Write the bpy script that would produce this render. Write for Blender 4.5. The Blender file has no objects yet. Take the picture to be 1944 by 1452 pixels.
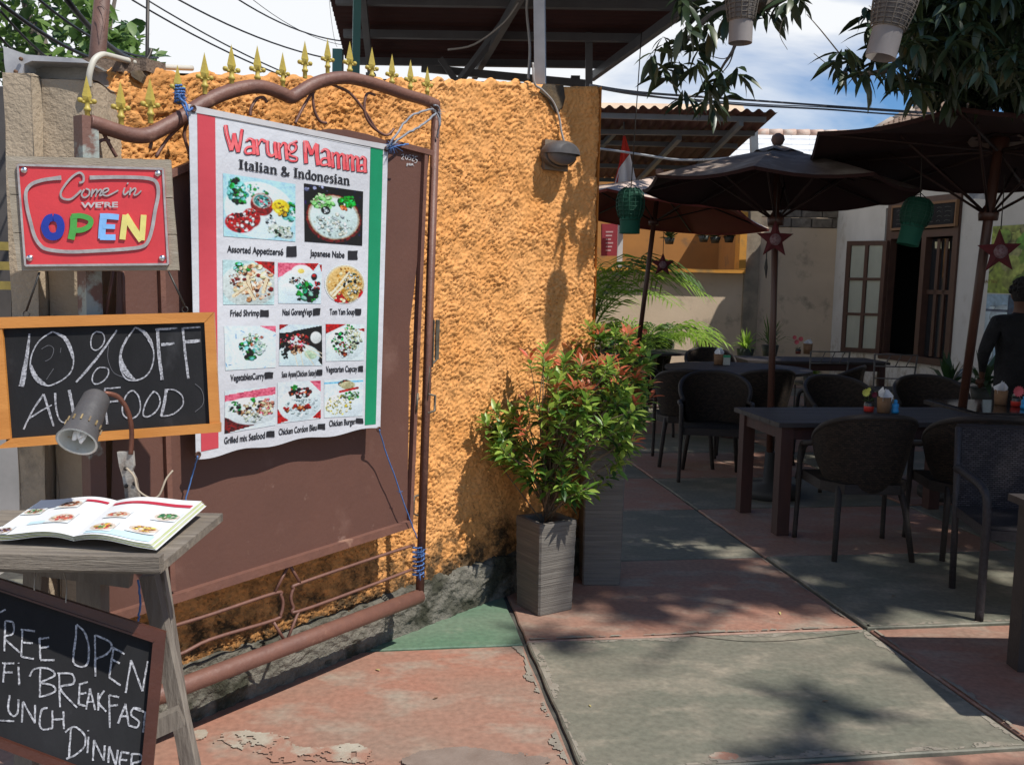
import bpy, math, random
import numpy as np
from mathutils import Vector, Matrix
R = math.radians
random.seed(7)
scn = bpy.context.scene
# ------------------------------------------------------------------ camera
F_PX, PITCH, ROLL, CAM_H = 1750.0, R(6.07), R(1.13), 1.6
CAMP = Vector((0, 0, CAM_H))
_r0 = Vector((1, 0, 0)); FWD = Vector((0, math.cos(PITCH), -math.sin(PITCH))); _u0 = Vector((0, math.sin(PITCH), math.cos(PITCH)))
RGT = _r0*math.cos(ROLL) + _u0*math.sin(ROLL); UPV = -_r0*math.sin(ROLL) + _u0*math.cos(ROLL)
cd = bpy.data.cameras.new('camera'); cam = bpy.data.objects.new('camera', cd); scn.collection.objects.link(cam)
cd.sensor_width = 36; cd.lens = 36*F_PX/1944.0; cd.clip_end = 3000; cd.clip_start = 0.05
m = Matrix((RGT, UPV, -FWD)).transposed().to_4x4(); m.translation = CAMP; cam.matrix_world = m
scn.camera = cam
# ------------------------------------------------------------------ light
SUN_EL = 56.0; SAZ = Vector((0.85, -0.53)).normalized()
SUNV = Vector((SAZ.x*math.cos(R(SUN_EL)), SAZ.y*math.cos(R(SUN_EL)), math.sin(R(SUN_EL))))
sl = bpy.data.lights.new('sun', 'SUN'); sl.energy = 5.0; sl.angle = R(0.6); sl.color = (1, 0.955, 0.88)
so = bpy.data.objects.new('sun', sl); scn.collection.objects.link(so); so.rotation_euler = SUNV.to_track_quat('Z', 'Y').to_euler()
so.location = (6, -6, 12)
scn.view_settings.view_transform = 'Standard'; scn.view_settings.look = 'None'; scn.view_settings.gamma = 1
scn.view_settings.use_curve_mapping = False; scn.view_settings.exposure = 0.16
scn.cycles.max_bounces = 6; scn.cycles.diffuse_bounces = 3; scn.cycles.transparent_max_bounces = 6
w = bpy.data.worlds.new('World'); scn.world = w; w.use_nodes = True
nt = w.node_tree; nt.nodes.clear(); N = nt.nodes.new; L = nt.links.new
wo = N('ShaderNodeOutputWorld'); bg = N('ShaderNodeBackground'); bg.inputs[1].default_value = 0.05; L(bg.outputs[0], wo.inputs[0])
sky = N('ShaderNodeTexSky'); sky.sky_type = 'NISHITA'; sky.sun_disc = False; sky.sun_elevation = R(SUN_EL)
sky.sun_rotation = math.atan2(SAZ.x, SAZ.y); sky.air_density = 1.0; sky.dust_density = 1.0; sky.ozone_density = 2.0
tc = N('ShaderNodeTexCoord'); mp = N('ShaderNodeMapping'); mp.inputs['Scale'].default_value = (1.0, 1.0, 2.6); mp.inputs['Location'].default_value = (0.35, 0.1, 0.55)
L(tc.outputs['Generated'], mp.inputs[0])
nz = N('ShaderNodeTexNoise'); nz.inputs['Scale'].default_value = 2.2; nz.inputs['Detail'].default_value = 7; nz.inputs['Roughness'].default_value = 0.55; nz.inputs['Distortion'].default_value = 0.4
L(mp.outputs[0], nz.inputs['Vector'])
# more cloud toward the left of the view and toward the horizon
sep = N('ShaderNodeSeparateXYZ'); L(tc.outputs['Generated'], sep.inputs[0])
ma = N('ShaderNodeMath'); ma.operation = 'MULTIPLY_ADD'; ma.inputs[1].default_value = -0.42; L(sep.outputs[0], ma.inputs[0]); L(nz.outputs[0], ma.inputs[2])
mb2 = N('ShaderNodeMath'); mb2.operation = 'MULTIPLY_ADD'; mb2.inputs[1].default_value = -1.1; L(sep.outputs[2], mb2.inputs[0]); L(ma.outputs[0], mb2.inputs[2])
rp = N('ShaderNodeValToRGB'); rp.color_ramp.elements[0].position = 0.08; rp.color_ramp.elements[1].position = 0.26
rp.color_ramp.elements[0].color = (0, 0, 0, 1); rp.color_ramp.elements[1].color = (1, 1, 1, 1)
L(mb2.outputs[0], rp.inputs[0])
mx = N('ShaderNodeMix'); mx.data_type = 'RGBA'; L(rp.outputs[0], mx.inputs[0])
sc = N('ShaderNodeMix'); sc.data_type = 'RGBA'; sc.blend_type = 'MULTIPLY'; sc.inputs[0].default_value = 1; L(sky.outputs[0], sc.inputs[6]); sc.inputs[7].default_value = (1.1, 1.7, 2.3, 1)
L(sc.outputs[2], mx.inputs[6]); mx.inputs[7].default_value = (17.0, 17.4, 17.9, 1); L(mx.outputs[2], bg.inputs[0])

# ------------------------------------------------------------------ projecting helpers (photo pixels -> world)
def ray(px, py):
    px = float(px); py = float(py)
    return FWD + (px-972)/F_PX*RGT - (py-726)/F_PX*UPV
def G(px, py, z=0.0):
    d = ray(px, py); return CAMP + d*((z-CAM_H)/d.z)
def D(px, py, y):
    d = ray(px, py); return CAMP + d*(y/d.y)
class Plane:                                  # vertical plane through two ground points; off > 0 is towards the camera
    def __init__(s, a, b):
        s.a = Vector((a[0], a[1], 0)); s.t = (Vector((b[0], b[1], 0))-s.a).normalized(); s.n = Vector((s.t.y, -s.t.x, 0))
        if (CAMP-s.a).dot(s.n) < 0: s.n = -s.n
    def __call__(s, px, py, off=0.0):
        d = ray(px, py); k = ((s.a+s.n*off)-CAMP).dot(s.n)/d.dot(s.n); return CAMP + d*k
class Quad:                                   # free plane through three points, offset along its normal
    def __init__(s, a, b, c):
        s.a = a.copy(); s.n = (b-a).cross(c-a).normalized()
        if (CAMP-a).dot(s.n) < 0: s.n = -s.n
    def __call__(s, px, py, off=0.0):
        d = ray(px, py); k = ((s.a+s.n*off)-CAMP).dot(s.n)/d.dot(s.n); return CAMP + d*k

# ------------------------------------------------------------------ materials
MATS = {}
def M(name, c1, c2=None, scale=6.0, rough=0.75, bump=0.0, bscale=60.0, metal=0.0, c3=None, s3=1.5, t3=(0.55, 0.7), stretch=None, spec=0.4, trans=0.0, detail=5, attr=None, back=None, bdist=0.01, coord='Object', wave=None):
    if name in MATS: return MATS[name]
    mt = bpy.data.materials.new(name); mt.use_nodes = True; n = mt.node_tree; b = n.nodes['Principled BSDF']; out = n.nodes['Material Output']
    b.inputs['Roughness'].default_value = rough; b.inputs['Metallic'].default_value = metal; b.inputs['Specular IOR Level'].default_value = spec
    t = n.nodes.new('ShaderNodeTexCoord'); mpn = n.nodes.new('ShaderNodeMapping'); n.links.new(t.outputs[coord], mpn.inputs[0])
    if stretch: mpn.inputs['Scale'].default_value = stretch
    def noise(s, d=detail):
        q = n.nodes.new('ShaderNodeTexNoise'); q.inputs['Scale'].default_value = s; q.inputs['Detail'].default_value = d; q.inputs['Roughness'].default_value = 0.6
        n.links.new(mpn.outputs[0], q.inputs['Vector']); return q
    def mix(fac, a, c):
        q = n.nodes.new('ShaderNodeMix'); q.data_type = 'RGBA'
        if hasattr(fac, 'is_linked') or hasattr(fac, 'links'): n.links.new(fac, q.inputs[0])
        else: q.inputs[0].default_value = fac
        for v, k in ((a, 6), (c, 7)):
            if isinstance(v, tuple): q.inputs[k].default_value = (*v, 1)
            else: n.links.new(v, q.inputs[k])
        return q.outputs[2]
    def ramp(src, lo, hi):
        q = n.nodes.new('ShaderNodeMapRange'); q.inputs['From Min'].default_value = lo; q.inputs['From Max'].default_value = hi; n.links.new(src, q.inputs[0]); return q.outputs[0]
    col = c1
    if attr:
        at = n.nodes.new('ShaderNodeAttribute'); at.attribute_name = attr; col = at.outputs['Color']
    if c2: col = mix(ramp(noise(scale).outputs[0], 0.33, 0.67), col, c2)
    if c3: col = mix(ramp(noise(s3).outputs[0], *t3), col, c3)
    if back:
        g = n.nodes.new('ShaderNodeNewGeometry'); col = mix(g.outputs['Backfacing'], col, back)
    if isinstance(col, tuple): b.inputs['Base Color'].default_value = (*col, 1)
    else: n.links.new(col, b.inputs['Base Color'])
    if bump:
        bp = n.nodes.new('ShaderNodeBump'); bp.inputs['Strength'].default_value = bump; bp.inputs['Distance'].default_value = bdist
        n.links.new(noise(bscale, 4).outputs[0], bp.inputs['Height']); n.links.new(bp.outputs[0], b.inputs['Normal'])
    if trans:
        tr = n.nodes.new('ShaderNodeBsdfTranslucent'); ms = n.nodes.new('ShaderNodeMixShader'); ms.inputs[0].default_value = trans
        if isinstance(col, tuple): tr.inputs[0].default_value = (*[min(1, c*1.6) for c in col], 1)
        else:
            hs = n.nodes.new('ShaderNodeHueSaturation'); hs.inputs['Value'].default_value = 1.7; n.links.new(col, hs.inputs['Color']); n.links.new(hs.outputs[0], tr.inputs[0])
        n.links.new(b.outputs[0], ms.inputs[1]); n.links.new(tr.outputs[0], ms.inputs[2]); n.links.new(ms.outputs[0], out.inputs[0])
    MATS[name] = mt; return mt

# ------------------------------------------------------------------ objects
COL = scn.collection
def wloc(o):
    v = Vector((0, 0, 0))
    while o: v = v + o.location; o = o.parent
    return v
def props(o, label=None, cat=None, group=None, kind=None):
    if label: o['label'] = label
    if cat: o['category'] = cat
    if group: o['group'] = group
    if kind: o['kind'] = kind
    return o
def thing(name, label, cat, loc=(0, 0, 0), group=None):
    o = bpy.data.objects.new(name, None); COL.objects.link(o); o.location = loc; o.empty_display_size = 0.1
    return props(o, label, cat, group)
def copy_tree(o, parent=None):
    c = o.copy(); COL.objects.link(c); c.parent = parent
    for ch in list(o.children): copy_tree(ch, c)
    return c
class MB:
    def __init__(s): s.v = []; s.f = []; s.uv = {}; s.smooth = set()
    def quad(s, *p):
        k = len(s.v); s.v += [tuple(q) for q in p]; s.f.append(tuple(range(k, k+len(p)))); return s
    def box(s, c, size, rot=None, taper=1.0):
        c = Vector(c); x, y, z = [q/2 for q in size]; k = len(s.v)
        for i, (a, b, d) in enumerate(((-1,-1,-1),(1,-1,-1),(1,1,-1),(-1,1,-1),(-1,-1,1),(1,-1,1),(1,1,1),(-1,1,1))):
            tp = taper if d > 0 else 1.0
            q = Vector((a*x*tp, b*y*tp, d*z))
            if rot is not None: q = rot @ q
            s.v.append(tuple(c+q))
        for q in ((0,3,2,1),(4,5,6,7),(0,1,5,4),(1,2,6,5),(2,3,7,6),(3,0,4,7)): s.f.append(tuple(k+i for i in q))
        return s
    def hexa(s, p8):                          # 4 bottom/back corners then 4 front corners
        k = len(s.v); s.v += [tuple(q) for q in p8]
        for q in ((0,3,2,1),(4,5,6,7),(0,1,5,4),(1,2,6,5),(2,3,7,6),(3,0,4,7)): s.f.append(tuple(k+i for i in q))
        return s
    def bar(s, p, q, w, h, up=Vector((0, 0, 1))):
        p = Vector(p); q = Vector(q); d = (q-p); l = d.length; d.normalize()
        if abs(d.dot(up)) > 0.98: up = Vector((0, 1, 0)) if abs(up.z) > .5 else Vector((0, 0, 1))
        x = d.cross(up).normalized(); z = x.cross(d).normalized()
        return s.box((p+q)/2, (w, l, h), Matrix((x, d, z)).transposed())
    def tube(s, pts, r, n=8, cap=True, closed=False):
        pts = [Vector(p) for p in pts]; m_ = len(pts)
        rs = r if isinstance(r, (list, tuple)) else [r]*m_
        k = len(s.v); prev = None
        for i, p in enumerate(pts):
            if closed: t = (pts[(i+1) % m_]-pts[i-1])
            else: t = (pts[min(i+1, m_-1)]-pts[max(i-1, 0)])
            if t.length < 1e-9: t = Vector((0, 0, 1))
            t.normalize()
            if prev is None:
                a = Vector((0, 0, 1)) if abs(t.z) < 0.9 else Vector((1, 0, 0)); u = t.cross(a).normalized()
            else: u = (prev - t*prev.dot(t)).normalized()
            prev = u; v_ = t.cross(u)
            for j in range(n):
                an = 2*math.pi*j/n; s.v.append(tuple(p + (u*math.cos(an)+v_*math.sin(an))*rs[i]))
        last = m_ if closed else m_-1
        for i in range(last):
            i2 = (i+1) % m_
            for j in range(n):
                j2 = (j+1) % n; s.smooth.add(len(s.f)); s.f.append((k+i*n+j, k+i*n+j2, k+i2*n+j2, k+i2*n+j))
        if cap and not closed:
            s.f.append(tuple(k+j for j in reversed(range(n)))); s.f.append(tuple(k+(m_-1)*n+j for j in range(n)))
        return s
    def lathe(s, prof, c=(0, 0, 0), n=20, rot=None):
        c = Vector(c); k = len(s.v)
        for r_, z in prof:
            for j in range(n):
                a = 2*math.pi*j/n; q = Vector((r_*math.cos(a), r_*math.sin(a), z))
                if rot is not None: q = rot @ q
                s.v.append(tuple(c+q))
        for i in range(len(prof)-1):
            for j in range(n):
                j2 = (j+1) % n; s.smooth.add(len(s.f)); s.f.append((k+i*n+j, k+i*n+j2, k+(i+1)*n+j2, k+(i+1)*n+j))
        return s
    def disc(s, c, r, n=16, rot=None, flip=False):
        c = Vector(c); k = len(s.v)
        for j in range(n):
            a = 2*math.pi*j/n; q = Vector((r*math.cos(a), r*math.sin(a), 0))
            if rot is not None: q = rot @ q
            s.v.append(tuple(c+q))
        s.f.append(tuple(range(k, k+n)) if not flip else tuple(reversed(range(k, k+n)))); return s
    def grid(s, fn, nu, nv, smooth=True, uv=None, flip=False):
        k = len(s.v)
        for i in range(nu+1):
            for j in range(nv+1): s.v.append(tuple(fn(i/nu, j/nv)))
        for i in range(nu):
            for j in range(nv):
                a = k+i*(nv+1)+j; q = (a, a+nv+1, a+nv+2, a+1)
                uvq = [(i/nu, j/nv), ((i+1)/nu, j/nv), ((i+1)/nu, (j+1)/nv), (i/nu, (j+1)/nv)]
                if flip: q = q[::-1]; uvq = uvq[::-1]
                if smooth: s.smooth.add(len(s.f))
                if uv: s.uv[len(s.f)] = [(a_*uv[0], b_*uv[1]) for a_, b_ in uvq]
                s.f.append(q)
        return s
    def prism(s, outline, depth_vec):
        dv = Vector(depth_vec); k = len(s.v); n = len(outline)
        s.v += [tuple(p) for p in outline]+[tuple(Vector(p)+dv) for p in outline]
        s.f.append(tuple(range(k, k+n))); s.f.append(tuple(reversed(range(k+n, k+2*n))))
        for i in range(n): j = (i+1) % n; s.f.append((k+i, k+n+i, k+n+j, k+j))
        return s
    def mesh(s, name, mat, origin=(0, 0, 0)):
        me = bpy.data.meshes.new(name); o = Vector(origin)
        me.from_pydata([(v[0]-o.x, v[1]-o.y, v[2]-o.z) for v in s.v], [], s.f)
        if s.smooth:
            sm = [False]*len(s.f)
            for i in s.smooth: sm[i] = True
            me.polygons.foreach_set('use_smooth', sm)
        if s.uv:
            l = me.uv_layers.new(name='UVMap')
            for pi, p in enumerate(me.polygons):
                if pi in s.uv:
                    for li, c in zip(p.loop_indices, s.uv[pi]): l.data[li].uv = c
        me.materials.append(mat); me.update(); return me
    def build(s, name, mat, parent=None, label=None, kind=None, fix=False, origin=None):
        og = wloc(parent) if parent else (Vector(origin) if origin is not None else Vector((0, 0, 0)))
        me = s.mesh(name, mat, og)
        if fix:
            import bmesh
            b = bmesh.new(); b.from_mesh(me); bmesh.ops.recalc_face_normals(b, faces=b.faces); b.to_mesh(me); b.free()
        o = bpy.data.objects.new(name, me); COL.objects.link(o); o.parent = parent
        if origin is not None and not parent: o.location = origin
        return props(o, label=label, kind=kind)
def catmull(pts, k=5, closed=False):
    P = [Vector(p) for p in pts]; n = len(P); out = []
    if n < 3: return P
    rng = range(n if closed else n-1)
    for i in rng:
        if closed: a, b, c, d = P[i-1], P[i], P[(i+1) % n], P[(i+2) % n]
        else: a, b, c, d = P[max(i-1, 0)], P[i], P[i+1], P[min(i+2, n-1)]
        for j in range(k):
            t = j/k
            out.append(0.5*((2*b)+(c-a)*t+(2*a-5*b+4*c-d)*t*t+(3*b-a-3*c+d)*t*t*t))
    if not closed: out.append(P[-1])
    return out
def sag(a, b, drop, n=12):
    a = Vector(a); b = Vector(b)
    return [a.lerp(b, i/n)-Vector((0, 0, drop*4*(i/n)*(1-i/n))) for i in range(n+1)]
_so = [0.0]
def cluster(strokes, tol):
    groups = []
    for s_ in strokes:
        pts = s_[0] if isinstance(s_, tuple) else s_; dens = []
        for a, b in zip(pts[:-1], pts[1:]): dens += [(a[0]+(b[0]-a[0])*k/8, a[1]+(b[1]-a[1])*k/8) for k in range(9)]
        hit = [g for g in groups if any((p[0]-q[0])**2+(p[1]-q[1])**2 < tol*tol for p in g[1] for q in dens)]
        new = [[s_], dens]
        for g in hit: new[0] = g[0]+new[0]; new[1] = g[1]+new[1]; groups.remove(g)
        groups.append(new)
    return [g[0] for g in groups]
def stroke(mb, plane, pts, wd, conv, off=0.002, smooth=True, thick=0.0, jitter=0.0, stag=0.00007):
    """a drawn line as a flat ribbon lying on a plane; widths in the same units as pts"""
    q = [Vector((*p, 0)) for p in pts]
    wd = wd if isinstance(wd, (list, tuple)) else [wd]*len(q)
    if smooth and len(q) > 2:
        q2 = catmull(q, 5); w2 = []
        for i in range(len(q2)):
            t = i/5; a = min(int(t), len(wd)-1); b = min(a+1, len(wd)-1); w2.append(wd[a]+(wd[b]-wd[a])*(t-int(t)))
        q, wd = q2, w2
    elif jitter and len(q) == 2:
        q2 = [q[0].lerp(q[1], i/8) for i in range(9)]; wd = [wd[0]+(wd[1]-wd[0])*i/8 for i in range(9)]; q = q2
    _so[0] += stag
    if _so[0] > 0.0012: _so[0] = 0
    o2 = off+_so[0]; lf = []; rt = []
    for i, p in enumerate(q):
        t = (q[min(i+1, len(q)-1)]-q[max(i-1, 0)])
        if t.length < 1e-6: t = Vector((1, 0, 0))
        t.normalize(); nn = Vector((-t.y, t.x, 0)); h = wd[i]/2*(1+random.uniform(-jitter, jitter)); h2 = wd[i]/2*(1+random.uniform(-jitter, jitter))
        lf.append(p+nn*h); rt.append(p-nn*h2)
    def W(p, o_): x, y = conv(p.x, p.y); return plane(x, y, o_)
    for i in range(len(q)-1):
        mb.quad(W(rt[i], o2), W(rt[i+1], o2), W(lf[i+1], o2), W(lf[i], o2))
    if thick:
        for side in (lf, rt):
            for i in range(len(q)-1):
                mb.quad(W(side[i], o2-thick), W(side[i+1], o2-thick), W(side[i+1], o2), W(side[i], o2))
        for e in (0, -1): mb.quad(W(lf[e], o2), W(rt[e], o2), W(rt[e], o2-thick), W(lf[e], o2-thick))
def text_mesh(txt, bold=0.0, fit=None):
    cu = bpy.data.curves.new('t', 'FONT'); cu.body = txt; cu.offset = bold; cu.resolution_u = 3
    o = bpy.data.objects.new('t', cu); COL.objects.link(o)
    me = bpy.data.meshes.new_from_object(o.evaluated_get(bpy.context.evaluated_depsgraph_get()))
    V = [tuple(v.co) for v in me.vertices]; Fc = [tuple(p.vertices) for p in me.polygons]
    bpy.data.objects.remove(o); bpy.data.curves.remove(cu); bpy.data.meshes.remove(me)
    return V, Fc
def text_on(mb, plane, txt, bl, br, h, conv, off=0.002, bold=0.0, thick=0.0, lean=(0, -1)):
    """print txt with its baseline from bl to br (photo space) and cap height h"""
    V, Fc = text_mesh(txt, bold)
    x0 = min(v[0] for v in V); x1 = max(v[0] for v in V); k = len(mb.v)
    for v in V:
        u = (v[0]-x0)/(x1-x0); t = v[1]/0.70
        x = bl[0]+(br[0]-bl[0])*u+lean[0]*h*t; y = bl[1]+(br[1]-bl[1])*u+lean[1]*h*t
        X, Y = conv(x, y); mb.v.append(tuple(plane(X, Y, off)))
    for f in Fc: mb.f.append(tuple(k+i for i in f))
def scrub(z):                                 # zoom window -> photo pixels
    x0, y0, s = z
    return lambda x, y: (x0+x/s, y0+y/s)
ident = lambda x, y: (x, y)
# ================================================================== SETTING
GX = Vector((0.9886, 0.1504, 0)); GY = Vector((-0.1504, 0.9886, 0)); GO = Vector((1.716, 4.256, 0))
def grd(u, v, z=0): p = GO+GX*u+GY*v; return Vector((p.x, p.y, z))
m_earth = M('dry earth', (0.22, 0.2, 0.17), (0.3, 0.27, 0.23), 0.8, 0.95, 0.4, 12)
mb = MB(); mb.quad((-1500, -1500, -0.14), (1500, -1500, -0.14), (1500, 1500, -0.14), (-1500, 1500, -0.14)); mb.build('ground', m_earth, kind='structure')
m_joint = M('dark joint mortar', (0.035, 0.032, 0.028), (0.09, 0.085, 0.07), 9, 0.95, 0.5, 90)
mb = MB(); mb.box((3, 7.9, -0.075), (11.5, 17.6, 0.12)); floor = mb.build('patio_floor', m_joint, kind='structure')
def slabmat(name, a, b, c, t3=(0.5, 0.68)):
    mt = M(name, a, b, 1.3, 0.62, 0.25, 45, c3=c, s3=3.2, t3=t3, bdist=0.004, spec=0.35, detail=9, stretch=(1, 1.7, 1)); n = mt.node_tree
    bs = n.nodes['Principled BSDF']; src = bs.inputs['Base Color'].links[0].from_socket
    t = n.nodes.new('ShaderNodeTexCoord'); q = n.nodes.new('ShaderNodeTexNoise'); q.inputs['Scale'].default_value = 38; q.inputs['Detail'].default_value = 6; n.links.new(t.outputs['Object'], q.inputs[0])
    r_ = n.nodes.new('ShaderNodeMapRange'); r_.inputs[1].default_value = 0.3; r_.inputs[2].default_value = 0.75; r_.inputs[3].default_value = 0.82; r_.inputs[4].default_value = 1.18; n.links.new(q.outputs[0], r_.inputs[0])
    h = n.nodes.new('ShaderNodeHueSaturation'); n.links.new(r_.outputs[0], h.inputs['Value']); n.links.new(src, h.inputs['Color']); n.links.new(h.outputs[0], bs.inputs['Base Color'])
    return mt
m_red = slabmat('red oxide concrete', (0.31, 0.15, 0.105), (0.25, 0.165, 0.125), (0.29, 0.235, 0.185))
m_green = slabmat('green oxide concrete', (0.125, 0.13, 0.10), (0.175, 0.16, 0.125), (0.25, 0.22, 0.17))
m_green2 = slabmat('strong green oxide concrete', (0.09, 0.165, 0.105), (0.14, 0.185, 0.13), (0.21, 0.22, 0.165), (0.6, 0.8))
SW = 1.655; SH = 1.14
rowsv = [-1.145, 0.0, 1.175, 2.36, 3.44]
def rowv(j):
    if j < 0: return -1.145+(j+0)*SH if j < -1 else -1.145
    return [0, 1.175, 2.36, 3.44][j] if j < 4 else 3.44+(j-3)*SH
def slab(u0, u1, v0, v1, mat, label=None, clip=None):
    g = 0.011; n = 10; b = MB(); pts = []
    def edge(p, q):
        o = []
        for i in range(n):
            t = i/n; jx = 0 if i == 0 else random.uniform(-.0035, .0035); jy = 0 if i == 0 else random.uniform(-.0035, .0035)
            o.append((p[0]+(q[0]-p[0])*t+jx, p[1]+(q[1]-p[1])*t+jy))
        return o
    c = [(u0+g, v0+g), (u1-g, v0+g), (u1-g, v1-g), (u0+g, v1-g)]
    for i in range(4): pts += edge(c[i], c[(i+1) % 4])
    dz = random.uniform(-.003, .003)
    up = [grd(a, d, dz) for a, d in pts]; cc = grd((u0+u1)/2, (v0+v1)/2); lo = [Vector((p.x, p.y, -0.05)) for p in up]
    inn = [p+(cc-p).normalized()*0.006 for p in up]
    for p in inn: p.z = dz+0.0
    for p in up: p.z = dz-0.005
    k = len(up); b.v = [tuple(p) for p in inn+up+lo]
    b.f.append(tuple(range(k)))
    for i in range(k):
        j = (i+1) % k; b.f.append((i, k+i, k+j, j)); b.f.append((k+i, 2*k+i, 2*k+j, k+j))
    return b.build('slab', mat, floor, label=label)
for i in range(-1, 4):
    for j in range(-3, 11):
        u0 = i*SW; u1 = u0+SW
        v0, v1 = rowv(j), rowv(j+1)
        if i < -1 and j > 3: continue
        red = (i+j) % 2 == 1
        slab(u0, u1, v0, v1, m_red if red else m_green)
# left bay: its joints do not line up with the others
slab(-2*SW, -SW, -0.03, 1.1, m_green2, label='bright green corner slab at the foot of the wall')
slab(-2*SW, -SW, -1.9, -0.03, m_red, label='worn red slab in front of the gate'); slab(-2*SW, -SW, -3.6, -1.9, m_green)
for j in range(-3, 1): slab(-3*SW, -2*SW, j*SH, (j+1)*SH, m_red if j % 2 else m_green)
# street to the left
m_asph = M('grey street paving', (0.12, 0.12, 0.115), (0.2, 0.19, 0.18), 2, 0.9, 0.4, 30)
mb = MB(); mb.box((-9.2, 8, -0.1), (12, 40, 0.06)); mb.build('street', m_asph, kind='structure')
# paler worn margins along the joints
m_worn = M('pale worn slab margin', (0.26, 0.235, 0.19), (0.2, 0.17, 0.135), 14, 0.85, 0.3, 60, detail=8); m_crack = M('hairline crack', (.05, .04, .03), rough=1)
rw_ = random.Random(3)
from mathutils import noise as MN
def speckle_patch(name, inside, box, mat, z, cell=.007, lift=0.0):
    """worn area built from small cells wherever inside(u, v) holds, so its outline is ragged like flaked paint"""
    u0, v0, u1, v1 = box; b = MB(); nu = int((u1-u0)/cell); nv = int((v1-v0)/cell); idx = {}
    def vid(i, j):
        if (i, j) not in idx: idx[(i, j)] = len(b.v); b.v.append(tuple(grd(u0+i*cell, v0+j*cell, z)))
        return idx[(i, j)]
    for i in range(nu):
        for j in range(nv):
            if inside(u0+(i+.5)*cell, v0+(j+.5)*cell): b.f.append((vid(i, j), vid(i+1, j), vid(i+1, j+1), vid(i, j+1)))
    if b.f: b.build(name, mat, floor)
def fbm(u, v, s_, o=0.0): return MN.fractal(Vector((u*s_+o, v*s_, o*.37)), 1.0, 2.0, 5)
def worn(u0, v0, u1, v1, wmax):
    L_ = math.hypot(u1-u0, v1-v0); tx_, ty_ = (u1-u0)/L_, (v1-v0)/L_; nx_, ny_ = -ty_, tx_; w_ = abs(wmax); sg = 1 if wmax > 0 else -1
    us_ = sorted((u0, u1, u0+nx_*sg*w_*1.6, u1+nx_*sg*w_*1.6)); vs_ = sorted((v0, v1, v0+ny_*sg*w_*1.6, v1+ny_*sg*w_*1.6))
    def ins(u, v): d = ((u-u0)*nx_+(v-v0)*ny_)*sg; return -0.002 < d < w_*(.38+.9*fbm(u, v, 7, 3)) and fbm(u, v, 40, 9) < .38
    speckle_patch('worn_margin', ins, (us_[0], vs_[0], us_[-1], vs_[-1]), m_worn, .0042)
for args in ((-SW+.02, -1.12, -SW+.02, -.02, -.05), (-.02, -1.12, -.02, -.02, .045), (-SW+.03, -.02, -.03, -.02, -.05), (-SW+.03, .02, -.03, .02, .03), (-.02, .02, -.02, 1.15, .03), (.02, -1.1, .02, -.02, -.035), (.02, .02, 1.6, .02, .035), (.02, 0.02, .02, 1.15, -.03), (-SW-.02, -1.5, -SW-.02, -.05, .05), (-SW+.02, -1.125, -.03, -1.125, .045)): worn(*args)
b = MB(); q = catmull([G(x, y, .0045) for x, y in ((1310, 1206), (1360, 1212), (1420, 1217), (1480, 1216), (1540, 1211), (1600, 1204), (1630, 1200))], 4)
for i in range(len(q)-1): b.bar(q[i], q[i+1], .003, .0012)
b.build('crack', m_crack, floor)
# weather stains lying on the worn slab : peeled pale screed and a darker patch with an edge
m_pale = M('pale peeled screed', (0.38, 0.345, 0.28), (0.26, 0.21, 0.16), 7, 0.85, 0.3, 60, c3=(0.29, 0.155, 0.11), s3=6, t3=(0.44, 0.56), detail=9)
m_patch = M('brown grey worn patch', (0.17, 0.125, 0.1), (0.22, 0.17, 0.14), 9, 0.8, 0.3, 60)
def toUV(p): d = p-GO; return d.dot(GX), d.dot(GY)
def ellipse_mix(parts, u, v): return max(1-math.hypot(((u-cu)*math.cos(an)+(v-cv)*math.sin(an))/ru, (-(u-cu)*math.sin(an)+(v-cv)*math.cos(an))/rv) for cu, cv, ru, rv, an in parts)
pa = toUV(G(470, 1408)); pb_ = toUV(G(640, 1432)); pc = toUV(G(870, 1445)); pd_ = toUV(G(1375, 1437))
E1 = [(pa[0], pa[1], .30, .085, -.35), (pb_[0], pb_[1], .30, .09, -.25)]
speckle_patch('peeled_paint', lambda u, v: ellipse_mix(E1, u, v)+.75*fbm(u, v, 5, 1) > .12 and fbm(u, v, 30, 7) < .30, (pa[0]-.5, pa[1]-.3, pb_[0]+.5, pb_[1]+.3), m_pale, .0045, .006)
E2 = [(pc[0], pc[1], .30, .085, -.1), (pc[0]+.1, pc[1]-.06, .22, .08, .1)]
speckle_patch('bare_screed', lambda u, v: ellipse_mix(E2, u, v)+.35*fbm(u, v, 6, 5) > .1, (pc[0]-.5, pc[1]-.25, pc[0]+.5, pc[1]+.2), m_patch, .0078, .006)
E3 = [(pd_[0], pd_[1], .07, .03, 0)]
speckle_patch('bare_screed', lambda u, v: ellipse_mix(E3, u, v)+.4*fbm(u, v, 14, 5) > .1, (pd_[0]-.12, pd_[1]-.06, pd_[0]+.12, pd_[1]+.06), m_pale, .0045, .005)

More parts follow.
